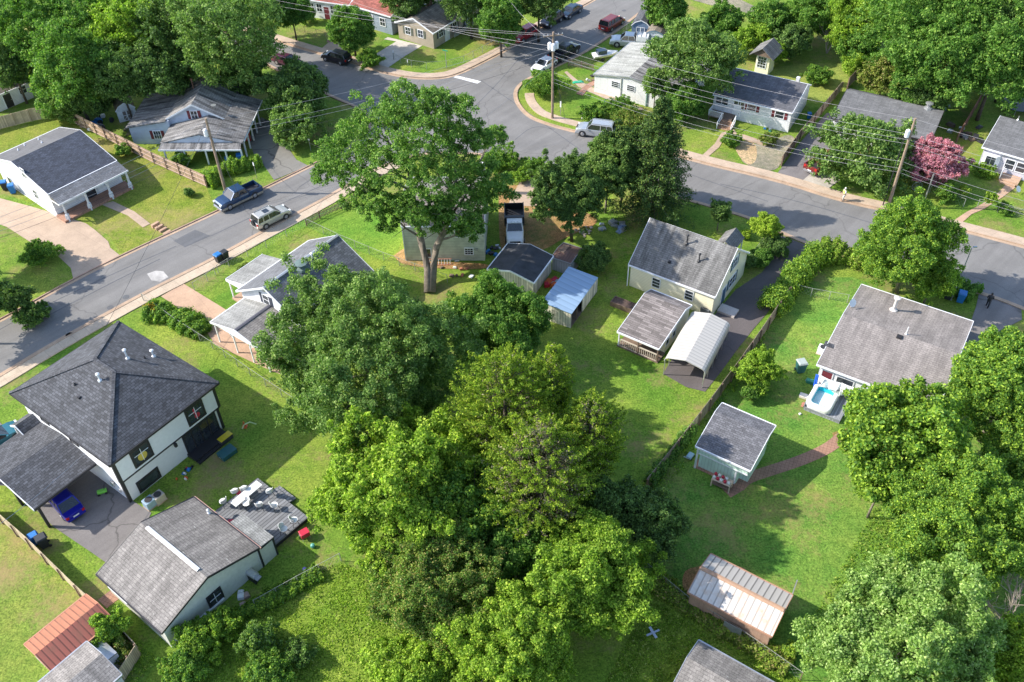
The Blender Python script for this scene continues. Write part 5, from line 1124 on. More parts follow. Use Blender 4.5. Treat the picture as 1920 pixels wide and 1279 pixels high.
# trees round the houses at the top and left
U = [
 ((65, 60), 9, 78, 1.0, 'mid', 'tall green tree in the top left corner'), ((20, 120), 6, 48, 1.0, 'dark', 'dark tree at the left edge above the white side garage'), ((165, 45), 10, 70, 1.0, 'mid', 'green tree second from the top left corner'), ((130, 130), 8, 70, 1.0, 'mid', 'green tree above the corner of the plank fence'),
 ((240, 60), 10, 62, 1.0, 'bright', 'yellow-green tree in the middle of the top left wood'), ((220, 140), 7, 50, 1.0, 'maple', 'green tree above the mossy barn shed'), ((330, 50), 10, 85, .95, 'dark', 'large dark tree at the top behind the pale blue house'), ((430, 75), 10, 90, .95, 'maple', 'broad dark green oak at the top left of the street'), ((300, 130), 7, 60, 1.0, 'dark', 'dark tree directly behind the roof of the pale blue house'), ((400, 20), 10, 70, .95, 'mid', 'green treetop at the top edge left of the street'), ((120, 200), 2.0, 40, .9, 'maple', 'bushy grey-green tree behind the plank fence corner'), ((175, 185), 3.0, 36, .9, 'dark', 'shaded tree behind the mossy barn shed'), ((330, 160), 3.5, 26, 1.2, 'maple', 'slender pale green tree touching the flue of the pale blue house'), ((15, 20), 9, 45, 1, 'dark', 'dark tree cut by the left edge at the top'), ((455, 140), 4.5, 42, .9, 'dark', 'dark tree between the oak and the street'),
 ((552, 178), 3.6, 60, .85, 'dark', 'round dark tree beside the street above the paler one'), ((556, 232), 2.6, 48, .8, 'maple', 'pale rounded tree below the dark one beside the cracked driveway'),
 ((660, 55), 4.2, 42, .9, 'mid', 'spreading mulberry tree in front of the red roofed house'), ((545, 18), 5, 34, 1, 'mid', 'tree in the fenced yard of the red roofed house'), ((500, 10), 6, 40, 1, 'maple', 'green tree at the top edge above the upper street'), ((938, 35), 6, 42, 1.1, 'mid', 'green tree on the corner lawn behind the tan house'), ((880, -10), 7, 55, 1, 'dark', 'dark treetop at the top edge behind the tan house'), ((1010, -5), 7, 50, 1, 'dark', 'dark treetop at the top edge left of the upper street'), ((760, -15), 6, 50, 1, 'dark', 'treetop at the top edge behind the red roofed house'),
 ((1250, 12), 5, 38, 1.2, 'mid', 'upright oval green tree at the top edge by the field'), ((1306, 104), 7.5, 80, .7, 'maple', 'spreading tree over the roof of the white block house'), ((1230, 158), 4, 22, 1.3, 'maple', 'slim tree at the corner of the white block house'), ((1285, 192), 2.6, 36, .9, 'mid', 'low multi-stemmed tree before the white block house'), ((1355, 42), 2.8, 34, .9, 'mid', 'green bushy tree beside the gravel lane'), ((1445, 38), 4, 34, .95, 'mid', 'green tree right of the gravel lane'), ((1485, 80), 2.6, 32, .9, 'dark', 'dark green bush mass right of the tall garden house'), ((1425, 70), 2.4, 26, .9, 'bright', 'bright green bush mass behind the tall garden house'), ((1390, 78), 2.4, 24, .8, 'bright', 'bright bush between the gravel lane and the tall garden house'),
 ((1525, 25), 5, 48, 1, 'mid', 'green tree behind the dead brown tree'), ((1610, 40), 6, 55, 1, 'bright', 'yellow-green tree right of the dead brown tree'), ((1605, 85), 3.4, 38, .9, 'mid', 'green bushes below the dead brown tree'), ((1450, 100), 2, 22, .8, 'bright', 'low bright shrub at the head of the back lawn'), ((1560, -15), 6, 60, 1, 'dark', 'dark treetop at the top edge above the dead brown tree'),
 ((1720, 40), 10, 90, .9, 'mid', 'huge green tree in the top right wood, leftmost'), ((1830, 30), 11, 95, .9, 'mid', 'huge green tree in the top right corner'), ((1760, 115), 8, 80, .85, 'mid', 'huge green tree overhanging the cluttered yard'), ((1870, 120), 8, 80, .85, 'mid', 'large green tree at the right edge above the trampoline'), ((1660, 140), 4, 42, .9, 'olive', 'smaller yellowish tree over the cluttered yard by the leaning fence'), ((1700, 200), 2.0, 36, .8, 'mid', 'low green tree behind the long dark grey roof'), ((1640, -5), 8, 60, 1, 'mid', 'green treetop at the top edge left of the wood'), ((1915, 60), 10, 60, 1, 'dark', 'dark treetop cut off by the right edge'), ((1740, 190), 3.0, 36, .9, 'dark', 'dark green tree by the grey roof corner'), ((1610, 112), 2.0, 30, .8, 'bright', 'bright shrub at the end of the leaning plank fence'),
 ((1625, 288), 3.4, 86, .62, 'maple', 'wide round dense tree hiding the long dark grey roof front'), ((25, 560), 2.0, 30, .8, 'dark', 'dark shrub at the left edge by the road')]
for i, (at, zc, hw, rz, lf, lb) in enumerate(U):
    T('tree' if zc > 2.1 else 'bush', lb, 'tree' if zc > 2.1 else 'shrub', at, zc, hw, rz, leaf=lf, rc=.95 if hw > 55 else .7, ls=.25 if hw > 55 else .21, cover=2.7, seed=200 + i, maxn=15000, nl=6, lump=.28, bark=BARKD, trunk=zc > 2.1)
T('crape_myrtle', 'pink flowering crape myrtle beside the utility pole', 'tree', (1752, 302), 2.8, 48, .8, leaf='pink', rc=.5, ls=.15, cover=2.4, seed=301, mix2=('olive', 'in', .5), group=None)
T('crape_myrtle', 'small magenta crape myrtle touching the utility pole', 'tree', (1718, 298), 2.2, 14, .9, leaf='pink', rc=.35, ls=.14, cover=2.2, seed=302)
deadtree('bare brown dead tree at the edge of the back lawn', (1550, 100), 7.5, .12, 303)
deadtree('bare grey twiggy top poking from the bright tree over the deck', (742, 905), 10, .1, 304, lean=(0, .1))
deadtree('bare leaning pale branches in the green mass at the right edge', (1900, 1130), 5, .1, 305, lean=(-.4, .3))
# off-frame trees at the left whose shade falls into the picture
T('tree', 'tree just outside the left edge shading the lower lane', 'tree', (-75, 560), 6, 62, 1.0, leaf='dark', rc=.8, ls=.22, seed=306, maxn=14000)
T('tree', 'tree outside the left edge shading the lawn by the round bush', 'tree', (-70, 430), 6, 50, 1.0, leaf='dark', rc=.8, ls=.22, seed=307, maxn=12000)
# rough grass stuff: tall tufts on the unmown lawns
def tufts(name, px, n, h, seed, mats, size=.1):
    rng = np.random.default_rng(seed); poly = np.array([g2(p) for p in px]); lo, hi = poly.min(0), poly.max(0); X = rng.uniform(lo, hi, (n, 2)); ins = np.zeros(n, bool); j = len(poly) - 1
    for i in range(len(poly)):
        a, b = poly[i], poly[j]; c = ((a[1] > X[:, 1]) != (b[1] > X[:, 1])) & (X[:, 0] < (b[0] - a[0]) * (X[:, 1] - a[1]) / (b[1] - a[1] + 1e-9) + a[0]); ins ^= c; j = i
    X = X[ins]; cl = np.sin(X[:, 0] * 2.1 + np.sin(X[:, 1] * 1.3) * 2) * np.sin(X[:, 1] * 1.9 + X[:, 0]); X = X[(cl + rng.normal(0, .6, len(X))) > -.5]
    m = len(X); P = np.concatenate([X, (rng.uniform(.02, 1, m) * h)[:, None]], 1); Nn = sph(rng, m); Nn[:, 2] = Nn[:, 2] * .6 + .3; Nn /= np.linalg.norm(Nn, axis=1)[:, None]
    tag(leaf_mesh(name, P, Nn, size, rng, mats, (rng.random(m) < .45).astype(int) if len(mats) > 1 else None, aspect=.35), kind='stuff')
GL = leafmat('grass_blade', (.3, .44, .06), (.46, .55, .12), .4, bright=(.62, .62, .25))
GL2 = leafmat('weed_leaf', (.2, .38, .04), (.33, .48, .06), .4)
tufts('rough_grass', [(300, 1290), (440, 1160), (560, 1100), (620, 1060), (720, 1060), (900, 1180), (1010, 1290)], 36000, .08, 401, [GL, GL2], .1)
tufts('weeds', [(1130, 1290), (1215, 1130), (1290, 1150), (1520, 1290)], 22000, .09, 402, [GL2, GL], .1)
tufts('weeds', [(1160, 1010), (1230, 1060), (1290, 1110), (1280, 1150), (1180, 1100)], 6000, .2, 403, [GL2, GL], .1)
tufts('weeds', [(1210, 930), (1260, 850), (1330, 770), (1420, 640), (1440, 620), (1425, 660), (1340, 790), (1290, 870), (1230, 950)], 16000, .25, 404, [GL2], .11)
tufts('weeds', [(1640, 950), (1560, 1090), (1500, 1200), (1620, 1150), (1700, 1000)], 14000, .18, 405, [GL2, GL], .1)
tufts('weeds', [(150, 1110), (210, 1160), (300, 1240), (250, 1285), (180, 1200)], 6000, .22, 406, [GL2, GL], .1)
# ---------------------------------------------------------------- vehicles
CHROME = flat('bumper_metal', (.5, .5, .52), .3, .7); TYRE = flat('tyre_rubber', (.02, .02, .022), .85); RIM = flat('wheel_alloy', (.45, .45, .47), .35, .6)
LAMPW = flat('headlamp_glass', (.7, .72, .75), .15); LAMPR = flat('tail_lamp_red', (.5, .02, .02), .25); CARGL = flat('car_glass', (.02, .025, .032), .06, spec=1, var=.3)
def paint(name, col, metal=.3, rough=.28):
    m = flat(name, col, rough, metal, .6, var=.04); m.node_tree.nodes['Principled BSDF'].inputs['Coat Weight'].default_value = .5; return m
KIND = { # length, width, body top, roof z, hood z ; cabin base x0,x1 ; roof x0,x1 ; rear type
 'sedan': (4.7, 1.8, .95, 1.42, .88, (-1.75, 1.15), (-1.0, .35)), 'suv': (4.6, 1.85, 1.08, 1.68, 1.02, (-2.2, 1.15), (-1.95, .4)),
 'big_suv': (5.1, 2.0, 1.2, 1.88, 1.15, (-2.45, 1.2), (-2.25, .55)), 'pickup': (5.8, 2.0, 1.22, 1.88, 1.18, (-.95, 1.45), (-.7, .75)), 'van': (4.9, 1.95, 1.08, 1.75, .98, (-2.35, 1.6), (-2.15, .7))}
def car(name, label, cat, kind, mat, px, heading, group=None, s=1.0, roofrack=False, two=None, spare=False, sunroof=False, topper=None, px_z=.0):
    """heading: survey coordinates of a point the nose looks at"""
    L, Wd, zb, zr, zh, (cx0, cx1), (rx0, rx1) = KIND[kind]
    c = G(px[0], px[1], px_z); h = G(heading[0], heading[1], px_z); rz = math.atan2(h[1] - c[1], h[0] - c[0])
    root = empty(name, (c[0], c[1], 0.03), rz, label, cat, group or 'vehicles parked on the streets and drives', s)
    hw = Wd / 2; X = [-L/2, -L/2 + .12, -L/2 + .5, -L*.28, 0, cx1, L/2 - .75, L/2 - .25, L/2 - .06, L/2]
    bed = kind == 'pickup'
    def topz(x):
        if x > cx1 - .05: return zh + (zb - zh) * max(0, min(1, (L/2 - x) / (L/2 - cx1))) if x < L/2 - .3 else zh - .22 * (x - (L/2 - .3)) / .3 - .05
        return zb
    rings = []
    for x in X:
        e = .86 if abs(x) > L/2 - .05 else .95 if abs(x) > L/2 - .3 else 1.0
        w = hw * e; t = topz(x); b_ = .3 if abs(x) > L/2 - .3 else .22
        if bed and x < cx0 - .05: t = zb
        rings.append([(x, -w * .88, b_), (x, -w, .45), (x, -w, t - .22), (x, -w * .93, t), (x, w * .93, t), (x, w, t - .22), (x, w, .45), (x, w * .88, b_)])
    if bed:
        rings = [r for r, x in zip(rings, X) if x > cx0 - .1 or x >= 0]; xb = cx0 - .05
        w = hw; rings.insert(0, [(xb, -w * .88, .3), (xb, -w, .45), (xb, -w, zb - .22), (xb, -w * .93, zb), (xb, w * .93, zb), (xb, w, zb - .22), (xb, w, .45), (xb, w * .88, .3)])
    MB().loft(rings).build('body', mat, root, smooth=False, bevel=.05)
    if bed:
        mb = MB().box(-L/2, xb - .02, -hw, -hw + .1, .45, zb).box(-L/2, xb - .02, hw - .1, hw, .45, zb).box(-L/2, -L/2 + .09, -hw + .1, hw - .1, .5, zb).box(-L/2, xb - .02, -hw + .1, hw - .1, .5, .72)
        bd = mb.build('truck_bed', mat, root); MB().box(-L/2 + .1, xb - .04, -hw + .12, hw - .12, .725, .74).build('bed_liner', DARKM, bd)
        if topper:
            MB().extr([(-hw + .03, zb), (hw - .03, zb), (hw - .12, zb + .75), (-hw + .12, zb + .75)], -L/2 + .05, xb - .03, lambda x, t, z: (x, t, z)).build('bed_topper', topper, root, bevel=.05)
            MB().box(-1.5, -1.15, -hw - .01, -hw + .03, zb - .5, zb + .5).build('green_panel', flat('green_panel', (.08, .5, .1), .4), root)
            for x in (-2.4, -1.7, -1.1): MB().box(x - .03, x + .03, -hw + .1, hw - .1, zb + .8, zb + .86).build('ladder_rack', GREYM, root)
    # cabin: glass body, painted roof and pillars
    wt = hw * .78; g = []
    lo_ = [(cx0, -hw * .92), (cx1, -hw * .92), (cx1, hw * .92), (cx0, hw * .92)]; hi = [(rx0, -wt), (rx1, -wt), (rx1, wt), (rx0, wt)]
    MB().loft([[(x, y, zb - .02) for x, y in lo_], [(x, y, zr - .03) for x, y in hi]]).build('windows', CARGL, root)
    mb = MB().loft([[(x * 1.0, y * 1.03, zr - .05) for x, y in hi], [(x, y * 1.02, zr) for x, y in hi], [(x * .9 + (rx0 + rx1) * .05, y * .85, zr + .05) for x, y in hi]])
    for (a, b_), (c_, d) in zip(lo_, hi): mb.bar((a, b_ * 1.005, zb - .05), (c_, d * 1.02, zr - .01), .09, .07)
    xm = (cx0 + cx1) / 2 - .1
    for sy in (-1, 1):
        for xx in ((xm,) if kind in ('sedan',) else (xm, (cx0 + xm) / 2) if kind != 'pickup' else (xm,)): mb.bar((xx, sy * hw * .925, zb - .05), (xx * .9 + (rx0 + rx1) * .05, sy * wt * 1.02, zr - .02), .09, .05)
    rf = mb.build('roof', mat, root)
    if roofrack:
        for sy in (-1, 1): MB().bar((rx0 + .2, sy * wt * .9, zr + .1), (rx1 - .1, sy * wt * .9, zr + .1), .05).build('roof_rail', GREYM, root)
    if sunroof: MB().box((rx0 + rx1) / 2 - .1, (rx0 + rx1) / 2 + .6, -.4, .4, zr + .045, zr + .06).build('sunroof', CARGL, rf)
    if spare: MB().lathe([(.1, -.1), (.34, -.1), (.36, 0), (.34, .12), (.1, .12)], 14, (-L/2 - .1, 0, .95), axis='x').build('spare_wheel', TYRE, root)
    if two: MB().box(-L/2 + .02, L/2 - .1, -hw - .012, hw + .012, .3, .58).build('lower_trim', two, root)
    wb = L * .29
    for x in (-wb, wb + .12):
        for sy in (-1, 1):
            r = .36 if kind in ('sedan', 'van', 'suv') else .42
            o = MB().lathe([(r * .7, -.12), (r, -.09), (r, .09), (r * .7, .12)], 16, (x, sy * (hw - .1), r), axis='y').build('wheel', TYRE, root)
            MB().lathe([(r * .62, -.02), (r * .55, .02), (.05, .03)], 12, (x, sy * (hw + .025), r), axis='y').build('rim', RIM, o)
            MB().lathe([(r * 1.18, -.01), (r * 1.18, .01)], 14, (x, sy * (hw - .003), r + .02), axis='y').build('wheel_arch', DARKM, root)
    for sy in (-1, 1):
        MB().box(L/2 - .22, L/2 + .0, sy * hw * .72 - .17, sy * hw * .72 + .17, zh - .32, zh - .14).build('headlight', LAMPW, root)
        MB().box(-L/2 - .02, -L/2 + .08, sy * hw * .78 - .12, sy * hw * .78 + .12, zb - .35, zb - .08).build('tail_light', LAMPR, root)
        MB().box(cx1 - .35, cx1 - .18, sy * (hw + .1) - .1, sy * (hw + .1) + .1, zb, zb + .16).build('wing_mirror', mat, root)
    MB().box(L/2 - .05, L/2 + .04, -hw * .5, hw * .5, zh - .38, zh - .16).build('grille', DARKM, root)
    MB().box(L/2 - .05, L/2 + .09, -hw * .88, hw * .88, .3, .52).build('bumper', CHROME if kind in ('pickup', 'big_suv') else mat, root)
    MB().box(-L/2 - .09, -L/2 + .05, -hw * .88, hw * .88, .35, .58).build('bumper', CHROME if kind in ('pickup', 'big_suv') else mat, root)
    MB().box(-L/2 - .1, -L/2 - .092, -.26, .26, .6, .75).build('number_plate', LAMPW, root)
    MB().bar((cx1 - .1, -.3, zb + .06), (cx1 - .45, .3, zb + .3), .02).build('wiper', DARKM, root)
    return root
P_BLUE = paint('navy_paint', (.02, .055, .13)); P_SILV = paint('champagne_paint', (.5, .49, .45), .4); P_BLK = paint('black_paint', (.012, .014, .025)); P_MAR = paint('maroon_paint', (.2, .02, .03))
P_WHT = paint('white_car_paint', (.75, .75, .76), 0); P_RED = paint('red_car_paint', (.4, .02, .03)); P_ROYAL = paint('royal_blue_paint', (.015, .02, .35)); P_SIL2 = paint('silver_paint', (.5, .52, .55), .5)
P_TEAL = paint('teal_paint', (.03, .16, .2)); P_DKR = paint('dark_red_paint', (.22, .03, .025)); P_DBL = paint('dark_blue_paint', (.02, .04, .07)); P_PUR = paint('plum_paint', (.11, .03, .06))
car('pickup_truck', 'navy blue pickup with tan lower trim parked facing down the lane', 'pickup', 'pickup', P_BLUE, (449, 377), (409, 396), two=flat('tan_trim', (.4, .36, .29), .4, .3))
car('suv', 'champagne silver suv with a sunroof and spare wheel at the near kerb', 'suv', 'suv', P_SILV, (510, 415), (548, 396), roofrack=True, spare=True, sunroof=True)
car('suv', 'black suv parked on the upper street in front of the brown driveway', 'suv', 'suv', P_BLK, (632, 115), (606, 108))
car('sedan', 'plum coloured car half hidden by the dark round tree', 'car', 'sedan', P_PUR, (540, 121), (565, 128))
car('suv', 'silver suv with dark windows by the peninsula kerb', 'suv', 'big_suv', P_SIL2, (1117, 253), (1086, 249), roofrack=True)
car('sedan', 'white car at the peninsula kerb half covered by a bush', 'car', 'sedan', P_WHT, (1022, 128), (1000, 141))
car('suv', 'dark red suv at the left kerb of the upper street', 'suv', 'suv', P_RED, (984, 72), (966, 82))
car('suv', 'black car behind the dark red suv in the shade', 'car', 'suv', P_BLK, (1034, 45), (1018, 55))
car('sedan', 'dark blue car farthest up the left kerb of the upper street', 'car', 'sedan', P_DBL, (1070, 28), (1054, 38))
car('minivan', 'dark red minivan on the right side of the upper street', 'van', 'van', P_DKR, (1147, 51), (1165, 40))
car('pickup_truck', 'black pickup at the right kerb behind the peninsula pole', 'pickup', 'pickup', P_BLK, (1058, 106), (1076, 95))
car('pickup_truck', 'silver pickup with white bed topper and a green stripe in the yard', 'pickup', 'pickup', P_SIL2, (1180, 86), (1155, 84), topper=flat('white_topper', (.7, .7, .7), .5))
car('pickup_truck', 'red pickup with an open bed on the dark driveway beside the round tree', 'pickup', 'pickup', P_DKR, (1543, 312), (1580, 290))
car('sedan', 'royal blue car parked nose in under the carport of the modern house', 'car', 'sedan', P_ROYAL, (122, 946), (86, 906))
car('sedan', 'teal car at the left edge in front of the modern house', 'car', 'sedan', P_TEAL, (-4, 832), (20, 818))
# white dump truck
def dump():
    c = G(965, 452); h = G(966, 480); rz = math.atan2(h[1] - c[1], h[0] - c[0]); c = G(965, 436)
    r = empty('dump_truck', (c[0], c[1], .03), rz, 'white cab dump truck with a dark open bed beside the pale sage house', 'truck')
    MB().loft([[(x, y, z) for y, z in ((-w, .6), (w, .6), (w, t - .15), (w * .9, t), (-w * .9, t), (-w, t - .15))] for x, w, t in ((.9, 1.0, 1.5), (1.9, 1.0, 1.5), (3.0, .95, 1.35), (3.3, .85, 1.15))]).build('bonnet', P_WHT, r, bevel=.05)
    MB().loft([[(.3, -.95, 1.4), (1.9, -.95, 1.4), (1.9, .95, 1.4), (.3, .95, 1.4)], [(.4, -.8, 2.2), (1.25, -.8, 2.2), (1.25, .8, 2.2), (.4, .8, 2.2)]]).build('windscreen', CARGL, r)
    MB().box(.3, 1.3, -.86, .86, 2.2, 2.3).box(.3, .9, -.97, .97, .6, 1.45).bar((1.9, -.92, 1.42), (1.27, -.8, 2.2), .09).bar((1.9, .92, 1.42), (1.27, .8, 2.2), .09).build('cab_roof', P_WHT, r)
    for y in (-.35, 0, .35): MB().box(1.1, 1.2, y - .06, y + .06, 2.3, 2.38).build('roof_lamp', LAMPW, r)
    MB().box(-3.2, .1, -1.15, -1.05, 1.0, 2.0).box(-3.2, .1, 1.05, 1.15, 1.0, 2.0).box(0, .1, -1.05, 1.05, 1.0, 2.4).box(-3.2, -3.1, -1.05, 1.05, 1.0, 1.9).box(-3.1, 0, -1.05, 1.05, 1.0, 1.1).box(0.1, .4, -1.1, 1.1, 2.2, 2.4).build('dump_bed', DARKM, r)
    for x in (-2.2, 2.1):
        for sy in (-1, 1): o = MB().lathe([(.3, -.15), (.45, -.12), (.45, .12), (.3, .15)], 14, (x, sy * .95, .45), axis='y').build('wheel', TYRE, r); MB().lathe([(.26, -.02), (.2, .03)], 10, (x, sy * 1.11, .45), axis='y').build('rim', RIM, o)
    MB().box(3.3, 3.42, -.9, .9, .5, .75).build('bumper', CHROME, r); MB().box(3.2, 3.34, -.6, .6, .8, 1.15).build('grille', DARKM, r)
    for sy in (-1, 1): MB().box(3.2, 3.36, sy * .75 - .12, sy * .75 + .12, .85, 1.1).build('headlight', LAMPW, r)
    rng = random.Random(5)
    for i in range(3): o = MB().bar((-2.8 + i * .5, -.8, 1.25), (-1.2 + i * .5, .7, 1.5 + i * .1), .25, .12).build('timber_load', BROWN, r)
dump()

# ---------------------------------------------------------------- poles and wires
def px_top(base, top):
    b = G(*base); zs = np.linspace(0, 16, 1601); e = []
    for z in zs:
        v = np.array([b[0], b[1], z]) - (0, 0, CH); w = v @ _f; e.append(abs(639.5 - FPX * (v @ CU) / w - top[1]))
    return b, float(zs[int(np.argmin(e))])
POLE = flat('pole_wood', (.3, .22, .16), .95, var=.25, scale=1.5); WIRE = flat('wire', (.35, .34, .36), .6); WIRED = flat('dark_wire', (.05, .05, .055), .7)
def pole(label, base, top, arm=None, transf=False, dirv=(1, 0)):
    b, h = px_top(base, top); r = empty('utility_pole', (b[0], b[1], 0), 0, label, 'utility pole', 'wooden utility poles')
    MB().tube([(0, 0, 0), (0, 0, h)], [.19, .13], 10).build('shaft', POLE, r)
    if arm:
        d = np.array(arm, float); d /= np.linalg.norm(d); a = MB().bar((-d[0] * 1.3, -d[1] * 1.3, h - .5), (d[0] * 1.3, d[1] * 1.3, h - .5), .12, .14).build('crossarm', POLE, r)
        for t in (-1.2, -.7, .7, 1.2): MB().lathe([(.06, 0), (.08, .1), (.04, .22)], 8, (d[0] * t, d[1] * t, h - .43)).build('insulator', GREYM, a)
    if transf:
        for t in ([(-.42, -.1)] if transf == 1 else [(-.45, -.1), (.45, .1), (0, -.5)]): MB().lathe([(.2, 0), (.26, .08), (.26, .85), (.14, .98)], 12, (t[0], t[1], h - 2.3)).build('transformer', TRIMW, r)
    MB().box(.13, .2, -.05, .05, 1.6, 2.0).build('meter_box', GREYM, r)
    return np.array([b[0], b[1], h])
PM = pole('utility pole on the peninsula with a crossarm and three pale transformers', (1035.5, 222), (1040.7, 60), (1, .2), 3)
PR = pole('brown utility pole with one white transformer beside the pink crape myrtle', (1664.8, 388), (1714, 222), None, 1)
PL = pole('leaning looking utility pole by the blue pickup with one white transformer', (423, 359), (382, 222), None, 1)
sb = G(1655, 386); tag(MB().tube([(sb[0], sb[1], 0), (sb[0] + .15, sb[1] + .1, 8.8)], [.07, .05], 6).build('support_post', DARKM), 'thin dark post running up beside the brown utility pole', 'post')
def wire(p, q, sag=.5, r=.022, m=None, label='overhead wire'):
    p, q = np.array(p, float), np.array(q, float); mb = MB()
    mb.tube([p + (q - p) * t - np.array([0, 0, 4 * sag * t * (1 - t)]) for t in np.linspace(0, 1, 14)], r, 4)
    return tag(mb.build('overhead_wire', m or WIRE), label, 'wire', 'wires strung between the utility poles')
ext = lambda x, y, z: G(x, y, z)
for i, (dz, sg) in enumerate([(0, .9), (-1.9, .9), (-2.6, 1.0), (-3.1, 1.1), (-5.4, 1.2), (-6.3, 1.3), (-6.8, 1.4)]):
    nm = ['topmost', 'second', 'third', 'fourth', 'fifth', 'sixth', 'lowest'][i]
    wire(PM + (0, 0, dz - .1), PR + (0, 0, dz - .1), sg, .015, label='%s wire from the peninsula pole to the brown pole by the pink tree' % nm)
    wire(PR + (0, 0, dz - .1), PR + (PR - PM) * (1, 1, 0) * .8 + (0, 0, dz - .1), sg, .015, label='%s wire leaving the brown pole past the right edge' % nm)
for i, (x, y, z, dz) in enumerate([(495, -4, 9.5, -.3), (470, 2, 9.0, -.5), (600, -8, 8.0, -1.9), (640, -4, 7.5, -2.6), (940, -20, 9, -1.2)]):
    nm = ['top', 'second', 'third', 'fourth', 'fifth'][i]
    wire(PM + (0, 0, dz), G(x, y, z), .8, .015, label='%s wire from the peninsula pole over the tan corner house' % nm)
for i, dz in enumerate((-.2, -1.8, -2.4, -3.4)):
    nm = ['top', 'second', 'third', 'lowest'][i]
    wire(PL + (0, 0, dz), PM + (0, 0, dz), 1.0, .016, WIRED if i == 3 else None, '%s wire between the pole by the blue pickup and the peninsula pole' % nm)
    wire(PL + (0, 0, dz), G(-130, 452 + 12 * i, 8.6 - .5 * i), 1.0, .016, WIRED if i == 3 else None, '%s wire leading from the blue pickup pole down the lane' % nm)
wire(PL + (0, 0, -.6), HA.P(.3, HA.W * .6, 5.4), .6, .02, WIRED, 'service wire from the lane pole to the modern house')
wire(G(-30, 1004, 6.0), HA.P(.45, HA.W * .32, 4.3), .3, .025, label='white service cable over the carport of the modern house')
wire(PL + (0, 0, -3.6), G(444, 262, 2.6), .4, .02, WIRED, 'dark service wire from the pole to the pale blue house carport')
wire(PM + (0, 0, -3.2), G(1168, 136, 4.0), .5, .02, label='service wire from the peninsula pole to the white block house')
wire(PM + (0, 0, -4), G(568, 416, 1.6), 2.0, .016, label='long thin wire from the peninsula pole over the pale sage house')
def guy(p, top, label): wire(G(*p), top, 0, .02, WIRED, label)
guy((1060, 225), PM + (0, 0, -4), 'guy wire of the peninsula pole reaching the lawn'); guy((460, 392), PL + (0, 0, -2), 'guy wire of the pole by the blue pickup')
# street lamp on a thin mast
b_, h_ = px_top((1783, 563), (1826, 466)); r = empty('lamp_post', (b_[0], b_[1], 0), 0, 'thin grey mast with a small lamp head by the blue bins at right', 'lamp post')
MB().tube([(0, 0, 0), (0, 0, h_)], [.07, .045], 8).build('mast', GREYM, r); MB().tube([(0, 0, h_), (.25, .12, h_ + .1)], .04, 6).box(.2, .55, .02, .2, h_ + .05, h_ + .15).build('lamp_head', GREYM, r)
b_, h_ = px_top((1735, 372), (1752, 340)); r = empty('lamp_post', (b_[0], b_[1], 0), 0, 'grey metal post under the pink crape myrtle', 'post'); MB().tube([(0, 0, 0), (0, 0, h_ + 1)], [.1, .08], 8).build('mast', GREYM, r)
def sign(px, h, label, col=None, board=(.5, .35), name='street_sign'):
    b = G(*px); r = empty(name, (b[0], b[1], 0), math.radians(-30), label, 'sign'); MB().tube([(0, 0, 0), (0, 0, h)], .035, 6).build('signpost', GREYM, r)
    MB().box(-board[0] / 2, board[0] / 2, -.05, -.037, h - board[1], h).build('board', col or GREYM, r)
GRN = flat('sign_green', (.03, .28, .14), .5)
sign((837, 128), 2.9, 'green street name sign on the corner lawn', GRN, (.9, .2)); sign((666, 98), 2.0, 'grey backed road sign by the concrete driveway of the corner house', None, (.5, .6)); sign((1051, 217), 2.2, 'white hydrant marker post beside the peninsula pole', TRIMW, (.2, .9)); sign((739, 112), 1.5, 'small white sign at the edge of the concrete driveway', TRIMW, (.3, .4))
sign((583, 283), 2.0, 'small white road sign under the pale rounded tree', TRIMW, (.3, .4)); sign((482, 335), 2.4, 'grey post with a small plate in front of the hedge by the cracked driveway', TRIMW, (.2, .5)); sign((765, 123), 1.0, 'white marker stake on the corner lawn', TRIMW, (.12, .5)); sign((1091, 226), 1.2, 'leaning white stake on the peninsula lawn', TRIMW, (.12, .9))

